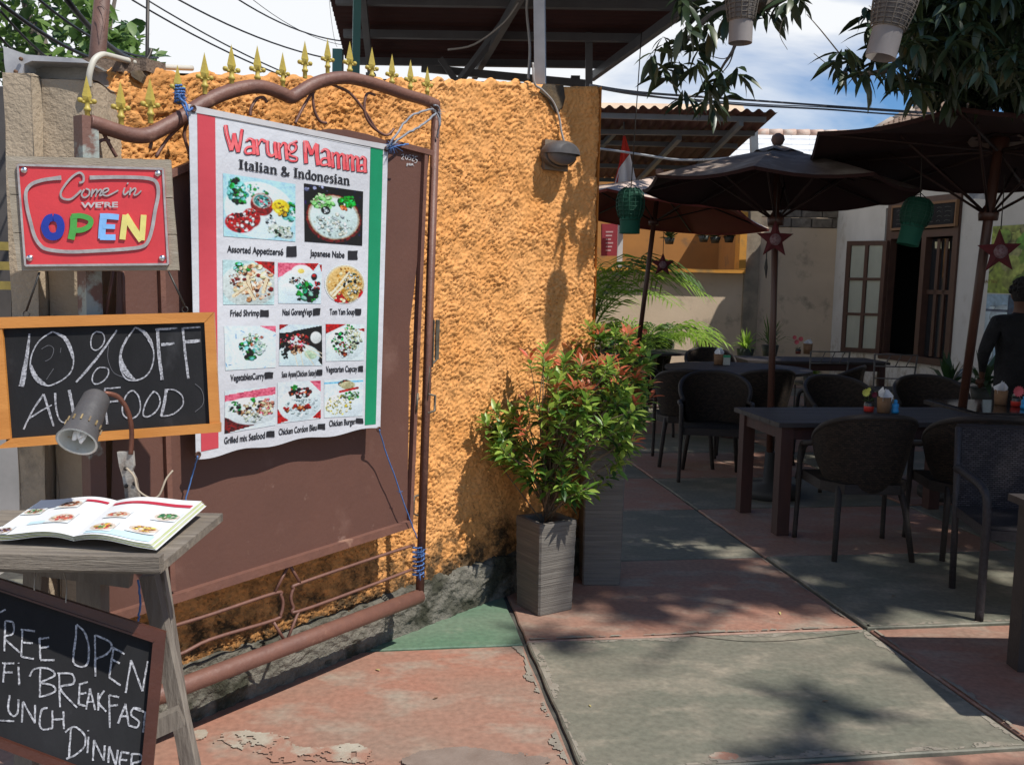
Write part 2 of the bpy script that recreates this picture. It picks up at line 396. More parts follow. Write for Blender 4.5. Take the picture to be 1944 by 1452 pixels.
# ================================================================== ORANGE WALL
def fnoise(ny, nx, dy, dx, lam, seed, bw=0.6):
    rg = np.random.RandomState(seed); f = np.fft.rfft2(rg.randn(ny, nx))
    ky = np.fft.fftfreq(ny, dy)[:, None]; kx = np.fft.rfftfreq(nx, dx)[None, :]; k = np.sqrt(kx**2+ky**2); k0 = 1/lam
    g = np.fft.irfft2(f*np.exp(-((k-k0)/(k0*bw))**2), s=(ny, nx)); return g/g.std()
m_orange = M('orange spatter render', (0.62, 0.275, 0.075), (0.68, 0.335, 0.115), 3.0, 0.85, 0.7, 190, c3=(0.50, 0.22, 0.06), s3=1.6, bdist=0.004)
def mould(mt, zlo, zhi, colr, amount=(0.42, 0.6), sc_=7):
    """shape-giving mould stains rising from the foot of a wall"""
    n = mt.node_tree; b = n.nodes['Principled BSDF']; src = b.inputs['Base Color'].links[0].from_socket
    t = n.nodes.new('ShaderNodeTexCoord'); s = n.nodes.new('ShaderNodeSeparateXYZ'); n.links.new(t.outputs['Object'], s.inputs[0])
    mr = n.nodes.new('ShaderNodeMapRange'); mr.inputs[1].default_value = zlo; mr.inputs[2].default_value = zhi; mr.inputs[3].default_value = 0.30; mr.inputs[4].default_value = -0.12
    n.links.new(s.outputs[2], mr.inputs[0]); q = n.nodes.new('ShaderNodeTexNoise'); q.inputs['Scale'].default_value = sc_; q.inputs['Detail'].default_value = 9; q.inputs['Roughness'].default_value = 0.72
    n.links.new(t.outputs['Object'], q.inputs[0]); ad = n.nodes.new('ShaderNodeMath'); n.links.new(mr.outputs[0], ad.inputs[0]); n.links.new(q.outputs[0], ad.inputs[1])
    m2 = n.nodes.new('ShaderNodeMapRange'); m2.inputs[1].default_value = amount[0]; m2.inputs[2].default_value = amount[1]; n.links.new(ad.outputs[0], m2.inputs[0])
    mx_ = n.nodes.new('ShaderNodeMix'); mx_.data_type = 'RGBA'; n.links.new(m2.outputs[0], mx_.inputs[0]); n.links.new(src, mx_.inputs[6]); mx_.inputs[7].default_value = (*colr, 1)
    n.links.new(mx_.outputs[2], b.inputs['Base Color'])
mould(m_orange, -5, 8, (.24, .10, .03), (.70, .76), 42)
mould(m_orange, 0.2, 0.75, (0.07, 0.04, 0.015), (0.62, 0.82), 13)
WP = [Vector(p) for p in ((-1.345, 2.965, 0), (-1.156, 3.21, 0), (-0.565, 3.985, 0), (-0.307, 4.318, 0), (0.02, 4.70, 0), (0.16, 4.85, 0), (0.30, 4.965, 0), (0.448, 5.05, 0))]
path = catmull(WP, 30); sl_ = [0.0]
for i in range(1, len(path)): sl_.append(sl_[-1]+(path[i]-path[i-1]).length)
WL = sl_[-1]
def wall_at(s):
    xs = np.interp(s, sl_, [p.x for p in path]); ys = np.interp(s, sl_, [p.y for p in path]); return xs, ys
nx = int(WL/0.0065); zt_x = [-1.6, -1.3, -0.9, -0.4, 0.0, 0.45]; zt_z = [2.24, 2.26, 2.36, 2.50, 2.60, 2.66]
ny = 384; ss = np.linspace(0, WL, nx); X, Y = wall_at(ss); tx = np.gradient(X); ty = np.gradient(Y)
for k_ in range(3): tx = np.convolve(np.pad(tx, 12, mode='edge'), np.ones(25)/25, 'valid'); ty = np.convolve(np.pad(ty, 12, mode='edge'), np.ones(25)/25, 'valid')
ln = np.hypot(tx, ty); NX, NY = ty/ln, -tx/ln
top = np.interp(X, zt_x, zt_z); Z0 = 0.12
vv = np.linspace(0, 1, ny)[:, None]; dz_ = 2.4/ny
n1 = fnoise(ny, nx, dz_, WL/nx, 0.028, 1, 0.6); n2 = fnoise(ny, nx, dz_, WL/nx, 0.0145, 2, 0.5); n3 = fnoise(ny, nx, dz_, WL/nx, 0.28, 3, 0.8); n4 = fnoise(ny, nx, dz_, WL/nx, 0.09, 4, 0.6)
chunk = np.tanh(1.5*(n1*0.75+n2*0.6+0.2*n4))
amt = 0.55+0.5*np.clip(0.5+0.5*n3, 0, 1)
disp = chunk*0.0056*amt+n2*0.0016+n4*0.0015+n3*0.003
top2 = top[None, :]+fnoise(1, nx, 1, WL/nx, 0.12, 9)[0][None, :]*0.006
Zg = Z0+(top2-Z0)*vv; Xg = X[None, :]+NX[None, :]*disp; Yg = Y[None, :]+NY[None, :]*disp
edge = np.clip((vv-0.992)/0.008, 0, 1)**2*0.02; Xg = Xg-NX[None, :]*edge; Yg = Yg-NY[None, :]*edge
# rounded right corner
ce = np.clip((ss-(WL-0.03))/0.03, 0, 1)**2*0.03; Xg = Xg-NX[None, :]*ce[None, :]; Yg = Yg-NY[None, :]*ce[None, :]
wj = np.clip((ss-(WL-0.16))/0.16, 0, 1)**2; jz = fnoise(ny, 1, dz_, 1, 0.07, 31)[:, :1]*0.0+np.interp(np.arange(ny), np.arange(0, ny, 6), np.random.RandomState(5).randn(len(np.arange(0, ny, 6))))[:, None]
TX, TY = tx/ln, ty/ln; Xg = Xg+TX[None, :]*wj[None, :]*jz*0.006; Yg = Yg+TY[None, :]*wj[None, :]*jz*0.006
def grid_mesh(name, Xa, Ya, Za, mat, origin=(0, 0, 0)):
    h, w_ = Xa.shape; me = bpy.data.meshes.new(name); co = np.stack([Xa-origin[0], Ya-origin[1], Za-origin[2]], -1).reshape(-1, 3).astype(np.float32)
    i = np.arange(h*w_).reshape(h, w_); q = np.stack([i[:-1, :-1], i[:-1, 1:], i[1:, 1:], i[1:, :-1]], -1).reshape(-1, 4)
    me.vertices.add(len(co)); me.vertices.foreach_set('co', co.ravel()); me.loops.add(q.size); me.loops.foreach_set('vertex_index', q.ravel().astype(np.int32))
    me.polygons.add(len(q)); me.polygons.foreach_set('loop_start', (np.arange(len(q))*4).astype(np.int32)); me.polygons.foreach_set('loop_total', np.full(len(q), 4, np.int32))
    me.polygons.foreach_set('use_smooth', np.ones(len(q), bool)); me.update(calc_edges=True); me.validate(); me.materials.append(mat); return me
wall = thing('garden_wall', 'tall orange wall of rough spattered render curving beside the restaurant entrance', 'wall', (0, 4.3, 0))
me = grid_mesh('render_coat', Xg, Yg, Zg, m_orange, (0, 4.3, 0)); o = bpy.data.objects.new('render_coat', me); COL.objects.link(o); o.parent = wall
# back and end of the wall
m_wallback = M('orange wall back', (0.62, 0.27, 0.06), (0.5, 0.22, 0.05), 4, 0.9, 0.3, 40)
mb = MB(); bp_ = [path[i] for i in range(0, len(path), 15)]+[path[-1]]
fr = []; bk = []
for i, p in enumerate(bp_):
    t = (bp_[min(i+1, len(bp_)-1)]-bp_[max(i-1, 0)]).normalized(); n_ = Vector((t.y, -t.x, 0)); zt = float(np.interp(p.x, zt_x, zt_z))
    fr.append((p-n_*0.028, zt)); bk.append((p-n_*0.17, zt))
for i in range(len(bp_)-1):
    a, za = fr[i]; b, zb = fr[i+1]; c, zc = bk[i+1]; d, zd = bk[i]
    def h_(p, z): return (p.x, p.y, z)
    mb.quad(h_(a, za-.004), h_(b, zb-.004), h_(c, zc-.004), h_(d, zd-.004)); mb.quad(h_(d, zd-.004), h_(c, zc-.004), h_(c, 0), h_(d, 0))
a, za = fr[-1]; d, zd = bk[-1]; mb.quad(h_(a, 0), h_(d, 0), h_(d, zd-.004), h_(a, za-.004))
a, za = fr[0]; d, zd = bk[0]; mb.quad(h_(a, 0), h_(d, 0), h_(d, zd-.004), h_(a, za-.004))
mb.build('wall_body', m_wallback, wall)
# plinth (rough dark concrete)
m_plinth = M('mossy rough concrete', (0.19, 0.175, 0.145), (0.10, 0.095, 0.075), 9, 0.95, 1.0, 50, c3=(0.035, 0.035, 0.022), s3=5, t3=(0.46, 0.58), bdist=0.02, detail=9)
nxp = int(WL/0.011); sp = np.linspace(0, WL, nxp); Xp, Yp = wall_at(sp); NXp = np.interp(sp, ss, NX); NYp = np.interp(sp, ss, NY); nyp = 30
p1_ = fnoise(nyp, nxp, 0.011, WL/nxp, 0.05, 21); p2_ = fnoise(nyp, nxp, 0.011, WL/nxp, 0.12, 22); prof = np.array([0.03]*22+[0.029, 0.027, 0.024, 0.02, 0.014, 0.006, -0.01, -0.03])[:, None]
pt_ = np.interp(Xp, [-1.5, -0.5, -0.3, 0.1, 0.5], [0.20, 0.195, 0.20, 0.20, 0.20])
dp = prof+0.005*np.tanh(p1_)+0.003*p2_; Zp = np.concatenate([np.linspace(-0.02, 1, 24), np.full(6, 1.0)])[:, None]*pt_[None, :]+0.004*p1_*0
Zp[22:, :] += np.linspace(0, 0.012, 8)[:, None]+0.006*p2_[22:, :]
me = grid_mesh('plinth', Xp[None, :]+NXp[None, :]*dp, Yp[None, :]+NYp[None, :]*dp, Zp, m_plinth, (0, 4.3, 0)); o = bpy.data.objects.new('plinth', me); COL.objects.link(o); o.parent = wall
# dark drip where the roof post meets the wall
m_drip = M('dark damp stain', (0.055, 0.045, 0.035), (0.12, 0.08, 0.04), 14, 0.9, 0.6, 70)
def near_wall(px, py, off=0.0):
    """point on the wall face seen at this pixel"""
    d = ray(px, py); r_ = d.x/d.y; f_ = X-r_*Y; i = int(np.argmin(np.abs(f_))); y = Y[i]; P = CAMP+d*(y/d.y)
    return P+Vector((NX[i], NY[i], 0))*off
b = MB(); out_ = [(1028, 160), (1065, 163), (1068, 185), (1063, 205), (1052, 216), (1044, 205), (1036, 190), (1020, 175)]
q = [near_wall(x, y, 0.013) for x, y in out_]; b.prism(q, (0.006, 0.02, 0)); b.build('mortar_patch', m_drip, wall)
b = MB(); q = [near_wall(x, y, 0.012) for x, y in [(243, 138), (262, 134), (270, 145), (264, 158), (252, 152), (246, 146)]]; b.prism(q, (0, 0.02, 0)); b.build('dark_patch', m_drip, wall)
b = MB()
for i in range(11):
    px = 176+i*12; p = near_wall(px, 126+random.uniform(-3, 2), -0.05); b.box((p.x, p.y, p.z), (.06+random.random()*.04, .09, .03+random.random()*.02), Matrix.Rotation(random.uniform(0, 3), 3, 'Z'))
b.build('broken_coping', M('broken cement', (0.2, 0.14, 0.1), (0.12, 0.09, 0.07), 20, 0.95, 0.8, 80), wall)

# ================================================================== CONCRETE PILLAR
m_conc = M('bare stained concrete', (0.43, 0.34, 0.24), (0.33, 0.265, 0.19), 4, 0.9, 0.6, 60, c3=(0.15, 0.13, 0.10), s3=5, t3=(0.58, 0.72), detail=8)
m_dark = M('dark stained concrete', (0.16, 0.13, 0.095), (0.1, 0.085, 0.065), 6, 0.9, 0.5, 60, detail=8)
pil = thing('gate_pillar', 'weathered beige concrete pillar behind the painted open sign, capped with grey cement', 'pillar', (-1.5, 2.9, 0))
def bumpy_box(x0, x1, y0, y1, z0, z1, amp, seed):
    b = MB(); rg = random.Random(seed)
    ph = [rg.uniform(0, 6) for _ in range(8)]
    def ds(a, z): return amp*(math.sin(a*9+ph[0]+z*3)+math.sin(z*14+ph[1])*.6+math.sin(a*37+z*23+ph[2])*.5)
    b.grid(lambda u, v: (x0+(x1-x0)*u, y0+ds(x0+(x1-x0)*u, z0+(z1-z0)*v), z0+(z1-z0)*v), 14, 40)
    b.grid(lambda u, v: (x1+ds(y0+(y1-y0)*u, z0+(z1-z0)*v)-amp, y0+(y1-y0)*u, z0+(z1-z0)*v), 6, 40)
    b.grid(lambda u, v: (x0-ds(y0+(y1-y0)*u, z0+(z1-z0)*v)+amp, y0+(y1-y0)*(1-u), z0+(z1-z0)*v), 6, 40)
    b.grid(lambda u, v: (x0+(x1-x0)*u, y0+(y1-y0)*v, z1+ds(u, v)*1.5), 6, 6); return b
pl = D(8, 200, 2.80); pr = D(160, 200, 2.80); pm = D(82, 800, 2.80)
bumpy_box(pl.x, pm.x, 2.80, 3.1, 0, D(80, 140, 2.8).z, 0.004, 1).build('shaft', m_conc, pil)
bumpy_box(pm.x+.002, pr.x, 2.86, 3.12, 0, D(80, 143, 2.8).z, 0.004, 2).build('side_shaft', m_conc, pil)
m_cement = M('grey cement cap', (0.33, 0.31, 0.28), (0.2, 0.19, 0.17), 9, 0.9, 0.6, 50)
a = D(50, 118, 2.95); b2 = D(165, 118, 2.95); bumpy_box(a.x, b2.x+.04, 2.9, 3.3, D(80, 150, 2.9).z, D(80, 116, 2.9).z, 0.004, 3).build('cement_cap', m_cement, pil)
hood = thing('plastic_gutter_hood', 'white plastic hood with blue tinge clipped on top of the concrete pillar', 'gutter cap', D(30, 140, 2.86))
b = MB(); pts = [(6, 88), (50, 104), (155, 112), (168, 120), (60, 116), (46, 122), (40, 150), (12, 148), (8, 120)]
b.prism([D(x, y, 2.83) for x, y in pts], (0, 0.12, 0)); b.build('shell', M('dirty white plastic', (0.5, 0.5, 0.5), (0.3, 0.3, 0.32), 9, 0.4), hood, fix=True)
for px, py in ((41, 113), (31, 137)):
    b = MB(); c = D(px, py, 2.825); b.lathe([(0.0, 0), (0.006, 0.001), (0.006, 0.006), (0, 0.006)], c, 8, Matrix.Rotation(R(90), 3, 'X')); b.build('screw', M('rusty screw', (0.12, 0.06, 0.03), rough=.7), hood)

# ================================================================== GATE
GP = Plane((-1.014, 3.10), (-0.407, 3.894))
m_gate = M('brown painted steel', (0.125, 0.058, 0.043), (0.105, 0.05, 0.038), 3, 0.5, 0.15, 60, c3=(0.16, 0.085, 0.066), s3=5, t3=(0.6, 0.75), spec=0.5, detail=7)
mould(m_gate, -2.5, -1.9, (.05, .022, .012), (.55, .8), 9)
mould(m_gate, -6, 6, (.20, .12, .095), (.70, .78), 11)
m_gate_rail = M('brown painted pipe', (0.17, 0.078, 0.055), (0.13, 0.06, 0.045), 14, 0.55, 0.25, 60, c3=(0.30, 0.17, 0.12), s3=11, t3=(0.62, 0.75), spec=0.5)
m_gold = M('dull gold paint', (0.46, 0.36, 0.075), (0.36, 0.27, 0.05), 30, 0.5, 0.2, 90, c3=(0.22, 0.15, 0.04), s3=35, t3=(0.62, 0.72))
m_peel = M('peeling post paint', (0.17, 0.085, 0.065), (0.15, 0.09, 0.07), 6, 0.6, 0.3, 60, c3=(0.30, 0.33, 0.30), s3=7, t3=(0.5, 0.56), detail=8)
gate = thing('metal_gate', 'brown painted steel gate leaf with gold spear finials standing open against the orange wall', 'gate', (-0.8, 3.4, 0))
def gp(x, y, o=0.0): return GP(x, y, o)
rail_px = [(168, 232), (188, 238), (215, 247), (250, 257), (280, 257), (310, 243), (340, 226), (380, 200), (420, 180), (460, 168), (490, 165), (515, 170), (540, 180), (552, 185), (566, 178), (590, 163), (620, 152), (655, 148), (690, 154), (730, 166), (770, 180), (805, 190), (828, 200)]
b = MB(); b.tube(catmull([gp(*p, 0.01) for p in rail_px], 4), 0.0235, 12); b.build('top_rail', m_gate_rail, gate)
b = MB(); b.tube([gp(828, 200, 0.01), gp(797, 1125, 0.01)], 0.0185, 4); b.build('side_rail', m_gate_rail, gate)
b = MB(); b.bar(gp(163, 222), gp(190, 1380), 0.05, 0.05, GP.n); b.build('hinge_post', m_peel, gate)
b = MB(); b.tube([gp(190, 1362, 0.01), gp(345, 1302, 0.01), gp(570, 1217, 0.01), gp(797, 1131, 0.01)], 0.032, 14); b.build('bottom_rail', m_gate_rail, gate)
# sheet panel with folded frame strips
pan = [(205, 1165), (236, 1158), (311, 1134), (548, 1061), (772, 992), (777, 620), (815, 288), (735, 268), (700, 256), (660, 247), (622, 245), (580, 252), (420, 300), (330, 322), (270, 352), (225, 395)]
b = MB(); b.prism([gp(x, y, -0.004) for x, y in pan], GP.n*0.003); b.build('sheet_panel', m_gate, gate, fix=True)
b = MB(); b.bar(gp(192, 1178, .008), gp(779, 993, .008), 0.03, 0.032, GP.n); b.build('panel_bottom_strip', m_gate_rail, gate)
b = MB(); b.bar(gp(806, 287, .006), gp(777, 1000, .006), 0.02, 0.024, GP.n); b.build('panel_edge_strip', m_gate_rail, gate)
b = MB(); b.bar(gp(736, 270, .006), gp(817, 291, .006), 0.022, 0.03, GP.n); b.build('panel_top_strip', m_gate_rail, gate)
b = MB(); b.bar(gp(296, 342, .006), gp(366, 312, .006), 0.022, 0.03, GP.n); b.build('panel_top_strip', m_gate_rail, gate)
b = MB(); b.bar(gp(300, 345, .006), gp(326, 1120, .006), 0.018, 0.02, GP.n); b.build('panel_edge_strip', m_gate_rail, gate)
# scroll work
scrolls = [
 [(640, 165), (665, 178), (695, 215), (715, 247), (735, 257), (748, 245)],
 [(712, 181), (698, 178), (692, 195), (694, 220), (708, 242), (728, 256)],
 [(600, 163), (594, 180), (597, 210), (607, 230), (620, 234)],
 [(600, 163), (575, 205), (560, 235)],
 [(507, 195), (500, 186), (488, 188), (477, 205), (475, 220)],
 [(640, 165), (620, 158), (604, 166)],
 [(190, 240), (205, 270), (221, 298)], [(208, 268), (195, 266), (184, 275), (180, 292)],
 [(352, 232), (320, 262), (296, 298)], [(356, 232), (350, 250), (352, 268), (360, 292)], [(282, 262), (287, 272), (284, 282)],
 [(186, 520), (192, 600)], [(215, 515), (200, 600)], [(233, 515), (236, 610)]]
for s_ in scrolls:
    b = MB(); b.tube(catmull([gp(*p, -0.002) for p in s_], 6), 0.0055, 6); b.build('scroll', m_gate_rail, gate)
# lower ornament : two bars with bows and a diamond
for s_ in ([(215, 1224), (322, 1190), (400, 1166), (523, 1125), (533, 1130), (537, 1145), (533, 1165), (519, 1177), (400, 1213), (335, 1244), (215, 1280)],
           [(786, 1034), (700, 1062), (569, 1107), (557, 1117), (552, 1135), (557, 1152), (567, 1160), (700, 1112), (783, 1080)]):
    b = MB(); b.tube([p for p in catmull([gp(*p) for p in s_], 4)], 0.0065, 6); b.build('lower_bar', m_gate_rail, gate)
for s_ in ([(548, 1072), (522, 1123)], [(550, 1072), (570, 1107)], [(519, 1180), (541, 1217)], [(567, 1160), (544, 1217)]):
    b = MB(); b.tube([gp(*p) for p in s_], 0.006, 6); b.build('diamond_bar', m_gate_rail, gate)
# spear finials, each a part of the gate
fin_me = None
prof = [(0.0045, 0), (0.0045, .012), (0.0065, .014), (0.0065, .018), (0.0045, .020), (0.0042, .034)]
b = MB(); b.lathe([(0.0068, -0.012), (0.0068, .008), (0.0095, .010), (0.0095, .016), (0.0065, .019), (0.006, .034), (0.008, .036)], (0, 0, 0), 10)
blade = [(0.0, .112), (0.0125, .052), (0.0075, .032), (0, .03), (-0.0075, .032), (-0.0125, .052)]
k = len(b.v)
ring = [(x_, 0, z_) for x_, z_ in blade]; b.v += ring+[(0, -0.009, .048), (0, 0.009, .048)]
for i in range(6):
    j = (i+1) % 6; b.f.append((k+i, k+j, k+6)); b.f.append((k+j, k+i, k+7))
for sg in (-1, 1):
    b.tube([(0, 0, .034), (sg*.010, 0, .033), (sg*.0155, 0, .037)], 0.0042, 6)
    b.lathe([(0.0, -.0078), (0.0058, -.0055), (0.0078, 0), (0.0058, .0055), (0, .0078)], (sg*.0175, 0, .0385), 8)
fin_me = b.mesh('spear_finial', m_gold); b.v, b.f = [], []
fins = [(166, 217, 142), (230, 231, 152), (286, 226, 146), (338, 188, 122), (389, 172, 98), (440, 158, 83), (489, 156, 85), (537, 161, 98), (579, 142, 76), (622, 134, 72), (664, 141, 77), (706, 151, 88), (744, 163, 101), (779, 172, 112), (811, 180, 125)]
for px, pb, ptp in fins:
    p0 = gp(px, pb, 0.01); p1 = gp(px, ptp, 0.01); o = bpy.data.objects.new('spear_finial', fin_me); COL.objects.link(o); o.parent = gate
    o.location = p0-wloc(gate); s_ = (p1.z-p0.z)/.112*0.98; o.scale = (s_*1.1, s_*1.1, s_); o.rotation_euler = (0, 0, math.atan2(GP.t.y, GP.t.x)-.25)
# latch fittings
m_rust = M('weathered galvanised latch', (0.16, 0.15, 0.12), (0.1, 0.07, 0.05), 30, 0.6, 0.3, 90, metal=0.5)
b = MB(); b.bar(gp(831, 607, .02), gp(829, 682, .02), 0.022, 0.006, GP.n); b.bar(gp(820, 607, .015), gp(817, 697, .015), 0.006, 0.03, GP.n); b.tube([gp(829, 682, .02), gp(815, 697, .02), gp(811, 760, .02)], 0.005, 6); b.build('latch_plate', m_rust, gate)
b = MB(); b.tube([gp(812, 748, .02), gp(826, 751, .02), gp(825, 780, .02), gp(811, 784, .02)], 0.006, 6); b.build('padlock_loop', m_rust, gate); b = MB(); b.tube([gp(793, 746, .02), gp(790, 782, .02)], 0.006, 6); b.build('padlock_loop', m_rust, gate)
b = MB(); b.tube([gp(794, 940, .015), gp(786, 942, .015), gp(785, 975, .015), gp(793, 978, .015)], 0.005, 6); b.build('hinge_loop', m_rust, gate)
m_chalk = M('white chalk', (0.62, 0.62, 0.63), (0.35, 0.35, 0.36), 160, 0.95, detail=3)
b = MB(); z6 = scrub((350, 190, 3.888))
for s_ in ([(1603, 408), (1615, 400), (1618, 415), (1603, 435), (1622, 438)], [(1640, 405), (1630, 420), (1640, 440), (1650, 425), (1640, 405)], [(1672, 408), (1658, 408), (1657, 422), (1672, 428), (1668, 442), (1655, 442)], [(1680, 415), (1690, 408), (1693, 425), (1680, 448), (1698, 452)], [(1722, 418), (1705, 418), (1704, 435), (1718, 445), (1712, 462), (1698, 465)], [(1643, 468), (1643, 490)], [(1643, 470), (1652, 470), (1650, 480), (1643, 480)], [(1660, 485), (1664, 468), (1668, 485)], [(1674, 487), (1675, 470), (1680, 480), (1686, 470), (1688, 487)], [(1695, 487), (1697, 488)]):
    stroke(b, gp, s_, 4.2, z6, off=0.002, jitter=.2)
b.build('chalked_number', m_chalk, gate)
# ================================================================== BANNER
BPL = lambda x, y, o=0.0: GP(x, y, 0.075+o+0.006*math.sin(x*0.021+y*0.006)+0.004*math.sin(y*0.017+1+x*.004))
m_vinyl = M('banner vinyl', (0.55, 0.56, 0.59), (0.49, 0.50, 0.535), 3, 0.5, 0.25, 14, bdist=0.02)
m_bred = M('banner red print', (0.52, 0.06, 0.078), (0.46, 0.052, 0.07), 3, 0.5, 0.2, 14)
m_bgreen = M('banner green print', (0.010, 0.24, 0.11), (0.008, 0.20, 0.09), 3, 0.5, 0.2, 14)
m_black = M('black print', (0.02, 0.02, 0.024), rough=0.5)
m_wred = M('red lettering print', (0.62, 0.05, 0.07), (0.72, 0.16, 0.17), 30, 0.5)
m_wshadow = M('dark maroon lettering shadow', (0.08, 0.006, 0.012), rough=0.5)
banner = thing('menu_banner', 'white vinyl menu banner with red and green side stripes tied onto the brown gate', 'banner', (-0.8, 3.3, 1.2))
def bil(TL, TR, BR, BL, plane, off=0.0):
    def f(u, v):
        x = (TL[0]*(1-u)+TR[0]*u)*(1-v)+(BL[0]*(1-u)+BR[0]*u)*v; y = (TL[1]*(1-u)+TR[1]*u)*(1-v)+(BL[1]*(1-u)+BR[1]*u)*v
        return plane(x, y, off)
    return f
BC = ((358, 198), (737, 275), (722, 812), (372, 872))
def bsheet(u, v):
    TL, TR, BR, BL = BC; x = (TL[0]*(1-u)+TR[0]*u)*(1-v)+(BL[0]*(1-u)+BR[0]*u)*v; y = (TL[1]*(1-u)+TR[1]*u)*(1-v)+(BL[1]*(1-u)+BR[1]*u)*v
    y += 5*math.sin(math.pi*u)*(v-0.5)*-1.2 + (3*math.sin(u*19)*(v > .97)); return BPL(x, y, 0)
b = MB(); b.grid(bsheet, 40, 50); b.grid(lambda u, v: bsheet(u, v)-GP.n*0.002, 40, 50, flip=True); b.build('sheet', m_vinyl, banner)
b = MB(); b.grid(bil((374.5, 215), (408.6, 223), (415, 850), (382, 857), BPL, .0012), 4, 50); b.build('red_stripe', m_bred, banner)
b = MB(); b.grid(bil((703.6, 280), (727.3, 285), (713.5, 805), (692.7, 807), BPL, .0012), 4, 50); b.build('green_stripe', m_bgreen, banner)
m_hem = M('grey hem fold', (0.42, 0.41, 0.42), (0.5, 0.49, 0.5), 8, 0.6)
b = MB(); b.grid(bil((360, 199), (736, 276), (735, 285), (362, 213), BPL, .0016), 40, 2); b.build('top_hem', m_hem, banner)
b = MB(); stroke(b, BPL, [(363, 213.5), (450, 229), (550, 249), (650, 270), (734, 286)], 0.9, ident, .0022); b.build('stitching', m_black, banner)
for x, y in ((367, 206), (734, 283), (719, 815), (376, 863)):
    b = MB(); c = BPL(x, y, .004); rot = GP.n.to_track_quat('Z', 'Y').to_matrix(); b.tube([c+rot @ Vector((math.cos(a)*.009, math.sin(a)*.009, 0)) for a in [i*math.pi/5 for i in range(10)]], 0.0028, 6, closed=True); b.disc(c, .008, 10, rot); b.build('grommet', M('rusted grommet', (0.11, 0.06, 0.045), rough=.5, metal=.4), banner)
# ---- title lettering, drawn stroke by stroke
z6 = scrub((350, 190, 3.888)); z7 = scrub((350, 480, 3.458))
title = [
 ([(303, 185), (312, 250), (335, 330), (348, 372)], 30), ([(348, 372), (358, 320), (366, 245)], 24), ([(366, 245), (380, 320), (398, 385)], 28), ([(398, 385), (412, 310), (425, 215)], 22),
 ([(455, 305), (480, 288), (505, 300), (512, 340), (515, 402)], [14, 20, 26, 26, 26]), ([(508, 345), (470, 348), (448, 370), (462, 396), (505, 388)], 17),
 ([(530, 290), (536, 350), (543, 408)], 24), ([(545, 335), (565, 295), (590, 300), (592, 315)], [12, 16, 20, 22]),
 ([(612, 300), (612, 350), (620, 395), (645, 412), (668, 395)], [24, 26, 26, 20, 14]), ([(668, 308), (670, 360), (682, 430)], 24),
 ([(694, 315), (698, 380), (706, 438)], 24), ([(706, 350), (728, 318), (748, 330), (752, 385), (760, 442)], [12, 16, 24, 26, 26]),
 ([(832, 303), (800, 318), (776, 330), (770, 360), (790, 385), (820, 365), (822, 335), (800, 325)], 17), ([(790, 385), (772, 402), (800, 415), (828, 425), (825, 448), (790, 450), (772, 440)], 14),
 ([(890, 300), (893, 390), (898, 468)], 28), ([(900, 305), (920, 350), (938, 405)], 26), ([(938, 405), (955, 360), (975, 320)], 20), ([(978, 325), (978, 400), (988, 482)], 30),
 ([(1008, 385), (1035, 365), (1060, 380), (1066, 430), (1074, 492)], [14, 20, 26, 26, 26]), ([(1062, 430), (1025, 432), (1006, 455), (1018, 480), (1060, 475)], 17),
 ([(1088, 385), (1092, 440), (1098, 500)], 22), ([(1098, 412), (1118, 390), (1134, 405), (1136, 455), (1140, 508)], [12, 16, 22, 24, 24]), ([(1142, 418), (1162, 398), (1178, 415), (1178, 460), (1183, 516)], [12, 16, 22, 24, 24]),
 ([(1200, 402), (1202, 460), (1207, 520)], 22), ([(1208, 430), (1225, 408), (1240, 422), (1240, 470), (1245, 525)], [12, 16, 22, 24, 24]), ([(1248, 437), (1264, 418), (1280, 432), (1280, 480), (1285, 530)], [12, 16, 22, 24, 24]),
 ([(1296, 438), (1315, 420), (1332, 438), (1332, 485), (1336, 537)], [14, 18, 24, 24, 24]), ([(1330, 480), (1300, 482), (1288, 502), (1298, 525), (1328, 520)], 15)]
m_shine = M('pink lettering highlight', (0.78, 0.34, 0.36), rough=.5); it = iter(title)
for cnt in (4, 2, 2, 2, 2, 2, 4, 2, 3, 3, 2):
    gl = [next(it) for _ in range(cnt)]; b = MB(); _so[0] = 0
    gl = [(p_, [q*.92 for q in w_] if isinstance(w_, list) else w_*.92) for p_, w_ in gl]
    for pts_, w_ in gl: stroke(b, BPL, [(x+4.5, y+4) for x, y in pts_], [q+3 for q in w_] if isinstance(w_, list) else w_+3, z6, .0016)
    b.build('letter_shadow', m_wshadow, banner); b = MB()
    for pts_, w_ in gl: stroke(b, BPL, pts_, w_, z6, .0034)
    lt = b.build('title_letter', m_wred, banner); b = MB(); pts_, w_ = gl[0]; stroke(b, BPL, [(x-2, y-1) for x, y in pts_[:max(1, len(pts_)//2)+1]], 4, z6, .0052); b.build('highlight', m_shine, lt)
